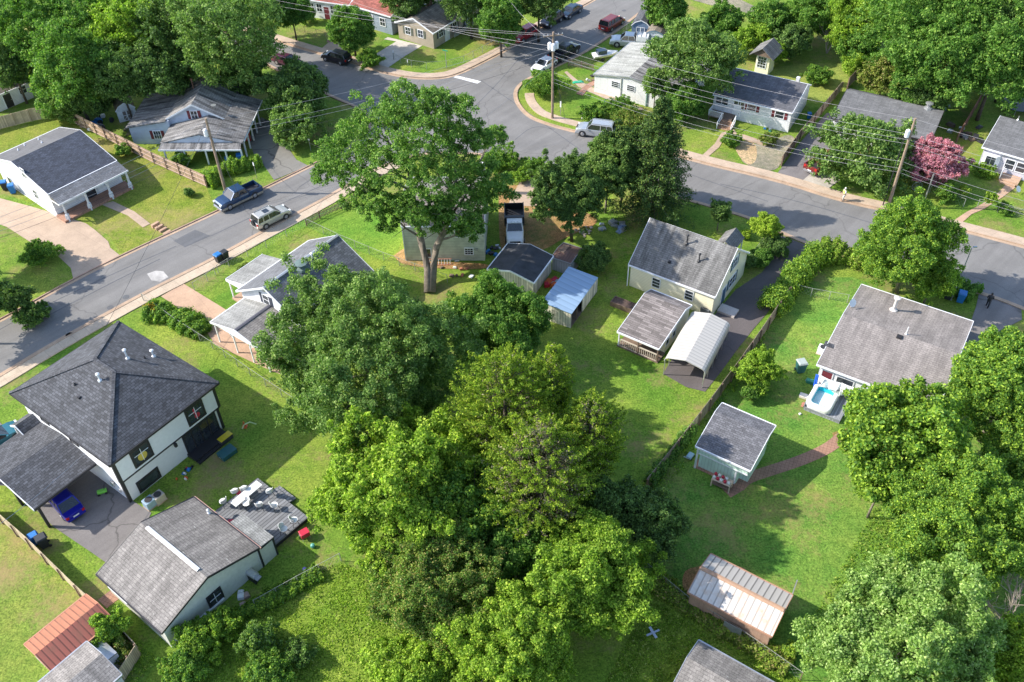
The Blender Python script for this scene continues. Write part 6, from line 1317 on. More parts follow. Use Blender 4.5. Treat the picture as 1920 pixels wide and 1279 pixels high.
# ---------------------------------------------------------------- fences
PLK = wood('fence_planks', (.42, .3, .2), .15); PLKG = wood('grey_fence_planks', (.27, .21, .16), .15, var=.3); PLKP = wood('pale_fence_planks', (.5, .4, .27), .16); FP = flat('fence_post', (.2, .13, .1), .9); LINK = flat('chain_link', (.3, .31, .27), .6)
def fence(name, label, pxs, h, mat, post=FP, step=2.4, rails=0, side=1, link=False, pk=False, th=.04, world=False, postm=None):
    W_ = [np.array(g2(p)) for p in pxs]; a0 = W_[0]; root = empty(name, (a0[0], a0[1], 0), 0, label, 'fence'); rng = random.Random(len(label))
    for a, b in zip(W_, W_[1:]):
        L = float(np.linalg.norm(b - a)); u = (b - a) / L; nn = np.array([-u[1], u[0]]) * side; nseg = max(1, round(L / step))
        for i in range(nseg):
            p = a + (b - a) * i / nseg - a0; q = a + (b - a) * (i + 1) / nseg - a0; zt = h * (1 + rng.uniform(-.02, .02)); ns = nn * rng.uniform(0, .02)
            MB().tube([(p[0], p[1], 0), (p[0], p[1], h + (.06 if not link else .03))], .06 if not link else .035, 6).build('post', postm or post, root)
            if link:
                mb = MB().bar((*p, h), (*q, h), .03)
                n = max(2, int(L / nseg / .35))
                for j in range(n + 1):
                    s1 = p + (q - p) * j / n
                    for dj in (-1, 1):
                        j2 = min(max(j + dj * 2, 0), n); s2 = p + (q - p) * j2 / n
                        if j2 != j: mb.bar((*s1, .04), (*s2, .04 + (h - .06) * abs(j2 - j) / 2), .007)
                mb.build('mesh_panel', mat, root)
            elif pk:
                mb = MB(); n = max(2, int(L / nseg / .18))
                for j in range(n):
                    s1 = p + (q - p) * (j + .15) / n; s2 = p + (q - p) * (j + .75) / n; m_ = (s1 + s2) / 2
                    mb.bar((m_[0], m_[1], .05), (m_[0], m_[1], h * rng.uniform(.9, 1.03)), .09, .025)
                for z in (h * .3, h * .75): mb.bar((*p, z), (*q, z), .05, .06)
                mb.build('picket_panel', mat, root)
            else:
                mb = MB(); p2, q2 = p + nn * .08 + ns, q + nn * .08 + ns
                t_ = nn * th; mb.loft([[(*p2, .03), (*(p2 + t_), .03), (*(p2 + t_), zt), (*p2, zt)], [(*q2, .03), (*(q2 + t_), .03), (*(q2 + t_), zt), (*q2, zt)]]); mb.build('plank_panel', mat, root)
                if rails:
                    for z in np.linspace(.25, h - .2, rails): MB().bar((*(p + nn * .03), z), (*(q + nn * .03), z), .07, .09).build('rail', TRIMW if 0 else flat_rail, root)
    e = W_[-1] - a0; MB().tube([(e[0], e[1], 0), (e[0], e[1], h)], .06 if not link else .035, 6).build('post', postm or post, root)
    return root
flat_rail = flat('fence_rail', (.5, .37, .3), .9)
fence('plank_fence', 'tan plank fence with rails and brown posts beside the white porch house', [(112, 218), (200, 262), (290, 308), (388, 352)], 1.75, PLK, rails=3, side=1)
fence('plank_fence', 'yellowish stockade fence along the back lawn of the white porch house', [(-30, 252), (0, 243), (60, 228), (112, 218)], 1.8, PLKP, postm=PLKP)
fence('plank_fence', 'long weathered dark plank fence between the carport lawn and the mint shed yard', [(1478, 562), (1440, 618), (1390, 690), (1330, 772), (1270, 850), (1212, 922)], 1.7, PLKG, side=-1)
fence('plank_fence', 'old pale board fence running past the worn roof garage to the bottom edge', [(-20, 960), (60, 1030), (150, 1118), (210, 1172), (262, 1228)], 1.5, PLKP, side=1)
fence('plank_fence', 'short end of the pale board fence turning down at the bottom edge', [(262, 1228), (248, 1250), (225, 1285)], 1.5, PLKP)
fence('plank_fence', 'dark plank fence between the burgundy shutter house and the dark driveway', [(1465, 312), (1500, 262), (1540, 215), (1577, 172)], 1.5, PLKG)
fence('plank_fence', 'leaning brown plank fence at the end of the mown back lawn', [(1588, 168), (1605, 150), (1620, 138), (1632, 122)], 1.7, BROWN)
fence('plank_fence', 'reddish brown fence between the dark roof house and the bay window house', [(1793, 268), (1812, 235), (1830, 205), (1850, 165)], 1.5, flat('red_brown_boards', (.22, .1, .07), .9))
fence('picket_fence', 'weathered picket fence along the pavement beside the bright lawn', [(575, 424), (600, 410), (640, 392), (690, 362)], 1.05, PLKG, pk=True)
fence('picket_fence', 'weathered picket fence in the peninsula yard behind the white car', [(1066, 124), (1090, 128), (1112, 134)], 1.1, PLKG, pk=True)
fence('picket_fence', 'row of dark fence posts in front of the red roofed house', [(497, 44), (520, 50), (545, 56), (572, 63), (594, 68), (612, 75)], 1.2, BROWN, pk=False, link=True, postm=flat('stone_post', (.3, .25, .2), .9))
for lb, p in [('chain link fence across the lawns from the picket fence to the tall tree', [(575, 424), (640, 455), (720, 488), (839, 530)]), ('chain link fence from the tan driveway down between the two houses', [(270, 565), (330, 610), (400, 655), (470, 705), (560, 765)]), ('chain link fence along the pavement before the white gable house', [(410, 512), (430, 500), (500, 465), (575, 424)]), ('chain link fence along the pavement left of the bin pair', [(365, 545), (390, 528), (405, 516)]), ('rusty wire fence behind the tin roofed shed', [(1205, 1065), (1290, 1135), (1380, 1190), (1500, 1275)]),
              ('wire fence across the rough lawn beside the grey deck', [(480, 1140), (560, 1095), (640, 1052)]), ('chain link fence round the corner lawn of the tan house', [(738, 112), (752, 120), (772, 126), (800, 130), (838, 127), (870, 118), (905, 100), (940, 78)]), ('chain link fence with a gate in front of the bay window house', [(1742, 362), (1775, 375), (1806, 388)]), ('chain link fence right of the gate at the right edge', [(1832, 388), (1870, 398), (1925, 412)]), ('wire fence across the lawn from the hedge to the wide grey roof', [(1475, 545), (1520, 556), (1588, 568)]), ('chain link panel beside the dark driveway hedge', [(1412, 483), (1430, 460), (1440, 450)]), ('chain link fence along the right side of the upper street', [(1148, 75), (1175, 58), (1215, 30), (1240, 12)])]:
    fence('wire_fence', lb, p, 1.1, LINK, link=True, postm=LINK if 'rusty' not in lb else FP)
# ---------------------------------------------------------------- yard things
BLUEB = flat('blue_plastic', (.02, .16, .45), .45); BLACKB = flat('black_plastic', (.025, .027, .032), .5); GREENB = flat('green_plastic', (.03, .2, .14), .45); TEALB = flat('teal_plastic', (.02, .1, .11), .5)
YELB = flat('yellow_plastic', (.62, .46, .02), .45); REDB = flat('red_plastic', (.5, .02, .05), .45); ORB = flat('orange_paint', (.6, .12, .03), .5); WPL = flat('white_plastic', (.72, .72, .7), .4); BRED = flat('tan_box', (.4, .36, .32), .7)
def V(p, z=0): return G(p[0], p[1], z)
def bin_(label, px, mat, lidm=None, rz=.8, s=1.0, z=0):
    b = V(px); r = empty('wheelie_bin', (b[0], b[1], z), rz, label, 'bin', 'wheelie bins standing by the houses', s)
    MB().loft([[(x, y, 0.08) for x, y in ((-.24, -.25), (.24, -.25), (.24, .22), (-.24, .22))], [(x, y, .98) for x, y in ((-.3, -.34), (.3, -.34), (.3, .3), (-.3, .3))]]).build('body', mat, r)
    MB().loft([[(x, y, .985) for x, y in ((-.33, -.37), (.33, -.37), (.33, .34), (-.33, .34))], [(x, y, 1.08) for x, y in ((-.28, -.3), (.28, -.3), (.28, .28), (-.28, .28))]]).build('lid', lidm or mat, r)
    for x in (-.24, .24): MB().lathe([(.1, -.03), (.1, .03)], 10, (x, .27, .1), axis='x').build('wheel', TYRE, r)
    MB().box(-.26, .26, .33, .37, .9, .94).build('handle', mat, r)
    return r
bin_('blue lidded bin of the pair on the pavement by the grassy path', (412, 492), BLACKB, BLUEB, -.7, 1.15); bin_('black bin of the pair on the pavement by the grassy path', (424, 487), BLACKB, None, -.7, 1.15)
bin_('bright blue bin against the pale board fence', (70, 1018), BLUEB, None, -.9, 1.1); bin_('black bin beside the bright blue one at the pale board fence', (86, 1024), BLACKB, None, -.9, 1.25)
bin_('blue bin by the side wall of the white porch house, right of its twin', (26, 362), BLUEB, None, .3, 1.2); bin_('dark bin by the side wall of the white porch house', (12, 356), BLACKB, BLUEB, .3, 1.2)
bin_('large bright blue bin under the pale blue house carport', (452, 305), BLUEB, None, .2, 1.2); bin_('small blue bin under the carport left of the large bright blue one', (426, 304), BLUEB, None, .2, .7)
bin_('blue bin behind the brick drive below the mulberry tree', (622, 76), BLUEB, None, .2, 1.0); bin_('black bin behind the wide grey roof, left of its blue twin', (1776, 560), BLACKB, None, -.5, 1.25); bin_('blue bin beside the thin grey lamp mast', (1799, 566), BLUEB, None, -.5, 1.25)
bin_('teal bin on the lawn left of the wide grey roofed house', (1499, 697), TEALB, flat('pale_lid', (.35, .4, .38), .5), .2, 1.35)
bin_('blue plastic barrel bin by the corner of the burgundy shutter house', (1516, 222), BLUEB, None, 0, .8)
# deck with furniture
dk = [g2(p, .45) for p in ((392, 967), (483, 896), (580, 968), (488, 1048))]
u1 = dk[1] - dk[0]; u2 = dk[2] - dk[1]; ang = math.atan2(u1[1], u1[0]); r = empty('deck', (dk[0][0], dk[0][1], 0), ang, 'grey plank deck with patio furniture behind the worn roof garage', 'deck')
Ld, Wk = float(np.linalg.norm(u1)), float(np.linalg.norm(u2))
DECKM = wood('grey_decking', (.2, .205, .22), .3, vertical=False, var=.2, dark=.25)
MB().box(0, Ld, -Wk, 0, .38, .45).build('planks', DECKM, r); MB().box(.02, Ld - .02, -Wk + .02, -.02, .0, .375).build('skirt', TRIMD, r)
MB().box(Ld + .005, Ld + .75, -Wk * .62, -Wk * .3, .12, .22).box(Ld + .005, Ld + .4, -Wk * .62, -Wk * .3, .23, .33).build('steps', DECKM, r)
def chair(label, px, rz, z=.45):
    b = V(px, z + .55); r = empty('garden_chair', (b[0], b[1], z), rz, label, 'chair', 'white shell chairs on the grey deck', 1.3)
    MB().lathe([(.03, .42), (.22, .43), (.25, .46)], 12).build('seat', WPL, r)
    rings = []
    for a in np.linspace(-1.25, 1.25, 9): rings.append([(-.24 * math.cos(a), .26 * math.sin(a), .44), (-.21 * math.cos(a), .23 * math.sin(a), .44), (-.27 * math.cos(a), .25 * math.sin(a), .88 - .1 * abs(a)), (-.30 * math.cos(a), .28 * math.sin(a), .88 - .1 * abs(a))])
    MB().loft(rings).build('backrest', WPL, r)
    for sx in (-1, 1):
        for sy in (-1, 1): MB().bar((sx * .12, sy * .12, .44), (sx * .22, sy * .22, 0), .025).build('leg', DARKM, r)
for lb, p, a in [('white chair with a red and blue round cushion behind the long table', (440, 921), 1.9), ('white chair at the top left of the long table, beside the cushioned one', (457, 916), 1.9), ('white chair nearest the garage gutter, left of the long table', (418, 940), 2.6), ('white chair at the near side of the long table', (462, 944), -2.4), ('white chair alone at the far right edge of the deck in half shade', (505, 921), 2.2), ('white chair in the middle of the deck, left one of the middle two', (486, 946), 1.7), ('white chair in the middle of the deck, right one of the middle two', (514, 947), .9), ('white chair near the deck edge above the red cooler', (551, 975), .6), ('white chair nearest the red cooler lying sideways', (532, 992), -.3)]: chair(lb, p, a)
tb = V((462, 926), 1.15); r = empty('long_table', (tb[0], tb[1], .45), ang + .04, 'long white folding table on the deck', 'table')
MB().box(-1.45, 1.45, -.38, .38, .70, .75).build('tabletop', WPL, r)
for x in (-1.2, 1.2):
    for y in (-.3, .3): MB().bar((x, y, .7), (x, y, 0), .04).build('leg', GREYM, r)
c_ = V((447, 924), .95); tag(MB().lathe([(.2, 0), (.22, .03), (.2, .06)], 14, (c_[0], c_[1], .92)).build('round_cushion', REDB), 'round red rimmed cushion on the white chair behind the long table', 'cushion')
c_ = V((435, 979), .5); tag(MB().box(-.3, .3, -.15, .15, 0, .25).build('red_box', REDB), 'small red box on the deck against the garage gutter', 'box').location = (c_[0], c_[1], .46)
def cooler(label, px, mat, lid, s=(.7, .45, .4), rz=.5, name='cool_box', cat='cool box', legs=False):
    b = V(px); r = empty(name, (b[0], b[1], 0), rz, label, cat); x, y, z = s; z0 = .35 if legs else 0
    MB().box(-x/2, x/2, -y/2, y/2, z0, z0 + z).build('body', mat, r, bevel=.03); MB().box(-x/2 - .02, x/2 + .02, -y/2 - .02, y/2 + .02, z0 + z + .005, z0 + z + .09).build('lid', lid, r, bevel=.03)
    MB().bar((-x/2 - .05, -.12, z0 + z * .7), (-x/2 - .05, .12, z0 + z * .7), .03).build('handle', GREYM, r)
    if legs:
        for sx in (-1, 1):
            for sy in (-1, 1): MB().bar((sx * x * .4, sy * y * .4, z0), (sx * x * .45, sy * y * .45, 0), .03).build('leg', GREYM, r)
cooler('red cool box on short legs off the corner of the deck', (573, 1008), REDB, REDB, (.75, .6, .4), .6, legs=True)
cooler('teal green toy storage box on the grass by the patio door', (427, 852), TEALB, TEALB, (1.5, 1.0, .4), .85, 'storage_box', 'storage box')
cooler('yellow topped play table by the corner of the modern house', (424, 826), flat('dark_box', (.05, .05, .06), .6), YELB, (1.3, .6, .5), .9, 'play_table', 'toy')
def acunit(label, px, mat, rz, s=1.0):
    b = V(px); r = empty('air_conditioner', (b[0], b[1], 0), rz, label, 'air conditioner', s=s)
    MB().box(-.42, .42, -.36, .36, 0.04, .75).build('casing', mat, r, bevel=.03); MB().lathe([(.3, .755), (.3, .78)], 14).build('fan_grille', DARKM, r); MB().box(-.46, .46, -.4, .4, 0, .04).build('base', GUTM, r)
acunit('blue-grey air conditioner at the wall corner of the modern house', (283, 948), flat('blue_casing', (.25, .35, .45), .5), .9, 1.1); acunit('tan air conditioner next to the blue-grey one at the modern house', (300, 938), BRED, .9, 1.1); acunit('white air conditioner at the left wall of the wide grey roofed house', (1541, 662), WPL, -.55, 1.1); acunit('grey air conditioner between the cream house and the white metal carport', (1323, 588), flat('grey_casing', (.12, .13, .14), .5), -.6, 1.2); acunit('dark air conditioner at the front wall of the white block house', (1163, 182), DARKM, -.5)
# barbecue and yard junk by the garage
def grill(label, px, rz):
    b = V(px); r = empty('barbecue', (b[0], b[1], 0), rz, label, 'barbecue'); MB().box(-.4, .4, -.28, .28, .15, .8).build('cart', DARKM, r)
    MB().extr([(-.3, .82), (.3, .82), (.28, 1.05), (.12, 1.2), (-.12, 1.2), (-.28, 1.05)], -.42, .42, I3).build('lid', flat('steel_lid', (.6, .6, .6), .3, .6), r); MB().box(.43, .75, -.25, .25, .8, .84).box(-.75, -.43, -.25, .25, .8, .84).build('side_shelf', GREYM, r)
    for x in (-.35, .35): MB().lathe([(.08, -.03), (.08, .03)], 10, (x, -.2, .08), axis='x').build('wheel', TYRE, r)
grill('steel gas barbecue at the far corner of the garage wall', (478, 1088), -.6)
def heap(name, label, px, mats, n, spread, seed, cat='junk', h=.4, sz=(.15, .5)):
    """each loose piece is a thing of its own"""
    rng = random.Random(seed); c = V(px); made = []
    for i in range(n):
        a, r_ = rng.uniform(0, 6.28), spread * math.sqrt(rng.random()); s = [rng.uniform(*sz) for _ in range(3)]; mb = MB()
        pr = [(-s[0], 0), (s[0], 0), (s[0] * .9, s[2] * .7), (s[0] * .4, s[2]), (-s[0] * .8, s[2] * .85)]
        mb.extr(pr, -s[1] * .7, s[1] * .7, lambda x, t, z: (t, x, z)); o = mb.build(name, mats[i % len(mats)], bevel=.02); o.location = (c[0] + r_ * math.cos(a), c[1] + r_ * math.sin(a), .02); o.rotation_euler = (0, 0, rng.uniform(0, 3.1))
        made.append(o); o['_m'] = mats[i % len(mats)].name.split('_')[0]
    made.sort(key=lambda o: o.location.x); ords = ['leftmost', 'second', 'third', 'fourth', 'fifth', 'sixth', 'seventh', 'eighth', 'ninth', 'tenth', 'eleventh', 'twelfth'] + ['%dth' % q for q in range(13, 40)]
    for q, o in enumerate(made): m_ = o['_m']; del o['_m']; tag(o, '%s %s, %s of the %s' % (m_, name.replace('_', ' '), ords[q] + (' from left' if q else ''), label), cat, label)
heap('toy', 'toys by the modern house wall', (345, 888), [DARKM, ORB, BLUEB, WPL, REDB], 9, .9, 1, 'toy', sz=(.08, .25))
heap('white_stone', 'pale stones behind the garage', (465, 1125), [WPL, flat('pinkish_soil', (.4, .28, .24), .9)], 7, 1.0, 2, 'stone', sz=(.15, .35))
heap('yard_clutter', 'things beside the mossy barn', (185, 230), [WPL, DARKM, GREYM, BROWN, BLUEB], 12, 2.0, 3, sz=(.2, .6))
heap('yard_clutter', 'machine parts between the sheds', (1036, 532), [ORB, DARKM, REDB, ORB, GREYM], 10, 1.2, 4, sz=(.25, .55))
heap('yard_clutter', 'things in the wooded yard top right', (1745, 160), [WPL, BLUEB, ORB, DARKM, GREYM, BROWN], 22, 7.0, 5, sz=(.2, .7))
heap('yard_clutter', 'things along the red brown fence', (1815, 250), [DARKM, GREYM, BROWN, DARKM], 12, 2.6, 6, sz=(.2, .6))
heap('yard_clutter', 'things beside the dump truck', (925, 470), [DARKM, GREYM, DARKM, BLUEB], 10, 1.1, 7, sz=(.15, .4))
heap('metal_drum', 'scrap at the foot of the spruce', (1150, 430), [GREYM, flat('blue_grey_scrap', (.2, .27, .4), .5), GREYM], 12, 1.6, 8, sz=(.2, .5))
heap('firewood', 'logs behind the rusty shed', (1100, 432), [flat('log_ends', (.45, .38, .32), .9)], 16, 1.3, 9, 'log', sz=(.1, .25))
heap('flower_pot', 'pots before the burgundy shutter house', (1448, 238), [BLUEB, WPL, DARKM, GREENB], 9, 1.9, 10, 'flower pot', sz=(.1, .25))
heap('flower_pot', 'pots by the bay window house steps', (1897, 322), [REDB, BLUEB, WPL, GREENB, ORB], 9, 1.4, 11, 'flower pot', sz=(.1, .25))
heap('garden_ornament', 'ornaments by the white block house', (1113, 150), [WPL, DARKM, BROWN, GREYM], 8, 1.2, 12, sz=(.12, .35))
heap('brick', 'bricks beside the tub deck', (1513, 772), [flat('brick_red', (.4, .18, .12), .9), WPL], 6, 1.2, 13, 'brick', sz=(.08, .22))
heap('flower_pot', 'pots beside the tub deck', (1568, 778), [GREENB, WPL, BROWN, REDB], 7, .8, 14, 'flower pot', sz=(.1, .25))
heap('debris', 'debris along the pale sage wall', (862, 506), [flat('terracotta', (.45, .16, .1), .8), WPL, BROWN], 9, 2.2, 15, sz=(.1, .3))
# ladder on the wall, raised bed, wheelbarrow, wagon wheel
b = V((820, 498)); r = empty('ladder', (b[0], b[1], 0), 0.0, 'reddish ladder lying against the pale sage wall', 'ladder')
for y in (0, .42): MB().bar((-1.6, y, .1 + y * 1.1), (1.6, y, .1 + y * 1.1), .06).build('rail', flat('red_ladder', (.5, .2, .14), .7), r)
for i in range(10): MB().bar((-1.45 + i * .32, 0, .1), (-1.45 + i * .32, .42, .56), .04).build('rung', WPL, r)
b = V((1172, 577)); r = empty('raised_bed', (b[0], b[1], 0), math.radians(-34), 'brown timber raised planter beside the porch shed', 'planter')
mb = MB(); 
for q in ((-1.5, 1.5, -.55, -.47), (-1.5, 1.5, .47, .55), (-1.5, -1.42, -.47, .47), (1.42, 1.5, -.47, .47)): mb.box(*q, 0, .6)
mb.build('frame', BROWN, r); MB().box(-1.42, 1.42, -.47, .47, .4, .5).build('soil', flat('dark_soil', (.09, .06, .05), .95, var=.4, scale=6), r)
b = V((1717, 357)); r = empty('wagon_wheel', (b[0], b[1], .6), 0, 'old wagon wheel standing on the lawn near the brown utility pole', 'wheel'); mb = MB(); mb.tube([(math.cos(a) * .6, 0, math.sin(a) * .6) for a in np.linspace(0, 6.283, 21)], .04, 6).build('rim', GREYM, r)
for i in range(6): a = i * math.pi / 6; MB().bar((math.cos(a) * .58, 0, math.sin(a) * .58), (-math.cos(a) * .58, 0, -math.sin(a) * .58), .035).build('spoke', GREYM, r)
# paddling pool deck with draped sheets
q = RH; fp_ = lambda p, z=0: q.at(p, z)
A0 = fp_((1507, 765), .25); B0 = fp_((1575, 790), .25); xa, ya = A0[0], A0[1]; xb = max(B0[0], xa + 3.2)
r = empty('tub_deck', q.P(xa, ya, 0), q.ang, 'grey wooden tub platform behind the wide grey roofed house', 'deck')
GDK = wood('grey_blue_deck', (.3, .31, .33), .14)
dw, dd = xb - xa, .3 - ya
MB().box(0, dw, 0, dd, .0, .28).build('platform', GDK, r); MB().box(-.05, 0.05, 0, dd * .62, .28, .75).box(0.05, dw, -.03, .06, .285, .45).build('border', flat('deck_border', (.22, .23, .25), .8), r)
pc = fp_((1542, 748), .6); lx, ly = pc[0] - xa, pc[1] - ya
P_ = empty('paddling_pool', q.P(pc[0], pc[1], .29), q.ang, 'white rimmed inflatable pool with bright turquoise sides on the tub platform', 'pool')
def rr(w, h, rad, n=5):
    o = []
    for cx, cy, a0 in ((w/2 - rad, h/2 - rad, 0), (-w/2 + rad, h/2 - rad, 90), (-w/2 + rad, -h/2 + rad, 180), (w/2 - rad, -h/2 + rad, 270)):
        for i in range(n): a = math.radians(a0 + 90 * i / (n - 1)); o.append((cx + rad * math.cos(a), cy + rad * math.sin(a)))
    return o
w_, h_ = 2.35, 3.2; mb = MB(); rings = []
for s, z in ((0, 0), (-.03, .3), (.0, .6), (.1, .68), (.34, .68), (.42, .6)): rings.append([(x, y, z) for x, y in rr(w_ - 2 * s, h_ - 2 * s, .5 - s * .5)])
mb.loft(rings, caps=False); mb.build('rim', WPL, P_, smooth=True)
TUR = flat('turquoise_vinyl', (.02, .5, .62), .3); ri = [[(x, y, z) for x, y in rr(w_ - .86, h_ - .86, .28)] for z in (.62, .08)]
MB().loft(ri, caps=False).build('inner_wall', TUR, P_); MB().poly([(x, y, .09) for x, y in rr(w_ - .86, h_ - .86, .28)]).build('pool_floor', flat('pool_floor_vinyl', (.62, .72, .75), .4), P_)
MB().box(.75, 1.1, -1.0, -.2, .1, .14).build('pool_toy', flat('aqua_toy', (.1, .4, .45), .5), P_)
def sheetcloth(name, label, a, b_, top, bot, mat, sag=.35, fold=.12):
    a, b_ = np.array(a), np.array(b_); mb = MB(); n, m = 16, 8; g = []
    for i in range(n + 1):
        for j in range(m + 1):
            u, v = i / n, j / m; p = a + (b_ - a) * u; z = top + (bot - top) * v - sag * 4 * u * (1 - u) * (.4 + .6 * v); mb.v.append((p[0] + fold * math.sin(u * 19) * v, p[1] - .15 * v + fold * math.sin(u * 13 + 1) * v, z))
    for i in range(n):
        for j in range(m): k_ = i * (m + 1) + j; mb.f.append((k_, k_ + 1, k_ + m + 2, k_ + m + 1)); mb.m.append(0)
    o = mb.build(name, mat, smooth=True); md = o.modifiers.new('t', 'SOLIDIFY'); md.thickness = .02; return tag(o, label, 'sheet')
t0, t1, t2 = [q.P(*fp_(p, 2.3)) for p in ((1537, 702), (1578, 718), (1605, 728))]
SHW = flat('white_sheet', (.68, .72, .74), .8, var=.04)
def xy(v): return v[:2]
off = q.v * .1
sheetcloth('hanging_sheet', 'white sheet sagging behind the paddling pool', (*(t0[:2] + off),), (*(t1[:2] + off),), 2.2, 1.35, SHW, .35); sheetcloth('hanging_sheet', 'white awning sheet right of the paddling pool', (*(t1[:2] + off),), (*(t2[:2] + off),), 2.25, 1.3, flat('white_sheet_bright', (.75, .76, .77), .7), .15, .05)
mb_ = t0[:2] - q.u * .35 + off; sheetcloth('hanging_towel', 'bright blue towel hanging at the left post of the tub platform', (*mb_,), (*(mb_ + q.u * .3),), 2.1, .6, flat('blue_towel', (.02, .12, .6), .8), 0, .08)
for i, (pp, lb) in enumerate(((t0, 'white corner post of the tub platform left of the blue towel'), (t1, 'white middle post of the tub platform'))): tag(MB().tube([(pp[0], pp[1] - .3, 0), (pp[0], pp[1] - .3, 2.3)], .05, 8).build('canopy_post', WPL), lb, 'post')
b = V((1570, 742)); r = empty('parasol', (b[0], b[1], 0), 0, 'closed grey-green parasol beside the paddling pool', 'parasol'); MB().tube([(0, 0, 0), (0, 0, 1.0)], .03, 6).build('pole', GREYM, r); MB().lathe([(.9, .9), (.5, 1.25), (.05, 1.6)], 8).build('canopy', flat('sage_fabric', (.25, .3, .27), .9), r)
cooler('pale seat cushion box on the grass left of the tub platform', (1507, 745), flat('cream_vinyl', (.6, .55, .48), .6), flat('cream_vinyl2', (.68, .62, .55), .6), (.8, .5, .2), -.5, 'seat_box', 'box')
cooler('green hose box at the corner of the wide grey roofed house', (1520, 718), GREENB, GREENB, (.9, .4, .25), -.5, 'hose_box', 'box')
# table with red and white goods in front of the mint shed
b = V((1352, 912)); r = empty('potting_table', (b[0], b[1], 0), math.radians(-33), 'pale wooden potting table loaded with red and white things by the mint shed', 'table')
PT = flat('pale_pine', (.6, .47, .36), .8)
MB().box(-.85, .85, -.4, .4, .85, .9).build('tabletop', PT, r); MB().box(-.8, .8, -.38, .38, .3, .34).build('lower_shelf', BROWN, r)
for x in (-.8, .8):
    for y in (-.36, .36): MB().box(x - .05, x + .05, y - .05, y + .05, 0, .85).build('leg', PT, r)
rng = random.Random(9); rt = r
for i in range(9):
    x, y = -.7 + (i % 5) * .33, -.2 + (i // 5) * .4; wv = rt.matrix_basis @ Vector((x, y, .905)); o = MB().lathe([(.08, 0), (.13, .05), (.14, .22), (.06, .3)], 10).build('plant_pot', REDB if i % 2 else WPL); o.location = wv; tag(o, '%s pot, number %s from the left of the %s row on the potting table' % ('red' if i % 2 else 'white', ['one', 'two', 'three', 'four', 'five'][i % 5], ['front', 'back'][i // 5]), 'pot', 'pots on the potting table')
# play things, cone, boat, swing, trampoline
b = V((459, 800)); r = empty('traffic_cone', (b[0], b[1], 0), 0, 'orange cone toy on the shaded lawn', 'cone'); MB().lathe([(.2, 0), (.16, .05), (.03, .75)], 12).build('cone', ORB, r); MB().box(-.24, .24, -.24, .24, 0, .03).build('base', ORB, r)
b = V((462, 800)); tag(MB().tube([(b[0] - .3, b[1] - .3, .05), (b[0] - .1, b[1] - .1, .4), (b[0] + .4, b[1] + .1, .5), (b[0] + .9, b[1] + .2, .1)], .06, 6).build('toy_hoop', flat('lime_toy', (.5, .6, .3), .5)), 'pale lime curved toy lying by the orange cone', 'toy')
b = V((1133, 110)); r = empty('boat_trailer', (b[0], b[1], 0), .3, 'small boat on a trailer in the yard of the white block house', 'boat')
MB().loft([[(x, -w, .9), (x, -w * .5, .45), (x, 0, .35), (x, w * .5, .45), (x, w, .9)] for x, w in ((-1.8, .75), (0, .8), (1.2, .6), (2.1, .08))]).build('hull', WPL, r); MB().box(-1.2, .2, -.5, .5, .92, 1.5).build('cover', P_DBL, r)
MB().bar((-1.8, 0, .3), (3.0, 0, .35), .08).build('trailer_beam', GREYM, r)
for y in (-.8, .8): MB().lathe([(.28, -.07), (.28, .07)], 12, (-.6, y, .28), axis='y').build('wheel', TYRE, r)
b = V((1145, 206)); r = empty('swing_frame', (b[0], b[1], 0), .2, 'small green swing frame on the peninsula lawn', 'swing')
for x in (-1, 1):
    for y in (-.6, .6): MB().bar((x * .9, 0, 1.7), (x * 1.0, y, 0), .05).build('leg', GREENB, r)
MB().bar((-.9, 0, 1.7), (.9, 0, 1.7), .06).build('top_bar', GREENB, r); MB().bar((-.3, 0, 1.7), (-.3, 0, .5), .02).bar((.3, 0, 1.7), (.3, 0, .5), .02).box(-.35, .35, -.12, .12, .45, .5).build('seat', BLUEB, r)
b = V((1084, 155)); tag(MB().extr([(-.8, 0), (.8, 0), (.5, .18), (-.4, .12)], -.3, .3, lambda x, t, z: (t, x, z)).build('tarp', flat('green_tarp', (.02, .35, .2), .6)), 'bright green tarp lying on the peninsula lawn', 'tarp').location = (b[0], b[1], .02)
b = V((1905, 205)); r = empty('trampoline', (b[0], b[1], 0), 0, 'round black trampoline at the right edge under the trees', 'trampoline'); MB().tube([(math.cos(a) * 2, math.sin(a) * 2, .8) for a in np.linspace(0, 6.283, 25)], .06, 6).build('frame_ring', P_DBL, r); MB().lathe([(1.95, .78), (1.95, .8)], 24).build('mat', DARKM, r)
for i in range(6): a = i * 1.047; MB().bar((math.cos(a) * 2, math.sin(a) * 2, .8), (math.cos(a) * 2, math.sin(a) * 2, 0), .05).build('leg', GREYM, r); MB().bar((math.cos(a) * 2, math.sin(a) * 2, .8), (math.cos(a) * 2, math.sin(a) * 2, 2.4), .035).build('net_pole', GREYM, r)
b = V((1905, 362)); r = empty('satellite_dish', (b[0], b[1], 0), 0, 'white satellite dish standing on the lawn at the right edge', 'satellite dish'); MB().tube([(0, 0, 0), (0, 0, .5)], .03, 6).build('mast', GREYM, r); o = MB().lathe([(.02, 0), (.3, .05), (.4, .12)], 14).build('dish', WPL, r); o.location = (0, 0, .55); o.rotation_euler = (.9, 0, .6)
b = V((1607, 133)); r = empty('pinwheel', (b[0], b[1], 0), 0, 'white garden windmill at the edge of the back lawn', 'windmill'); MB().tube([(0, 0, 0), (0, 0, 1.4)], .04, 6).build('mast', WPL, r)
for i in range(5): a = i * 1.257; MB().extr([(0, 0), (.6, .08), (.6, -.08)], 0, .02, lambda x, t, z, a=a: (t * math.cos(a) - z * math.sin(a), -x - .05, 1.4 + t * math.sin(a) + z * math.cos(a))).build('blade', WPL, r)
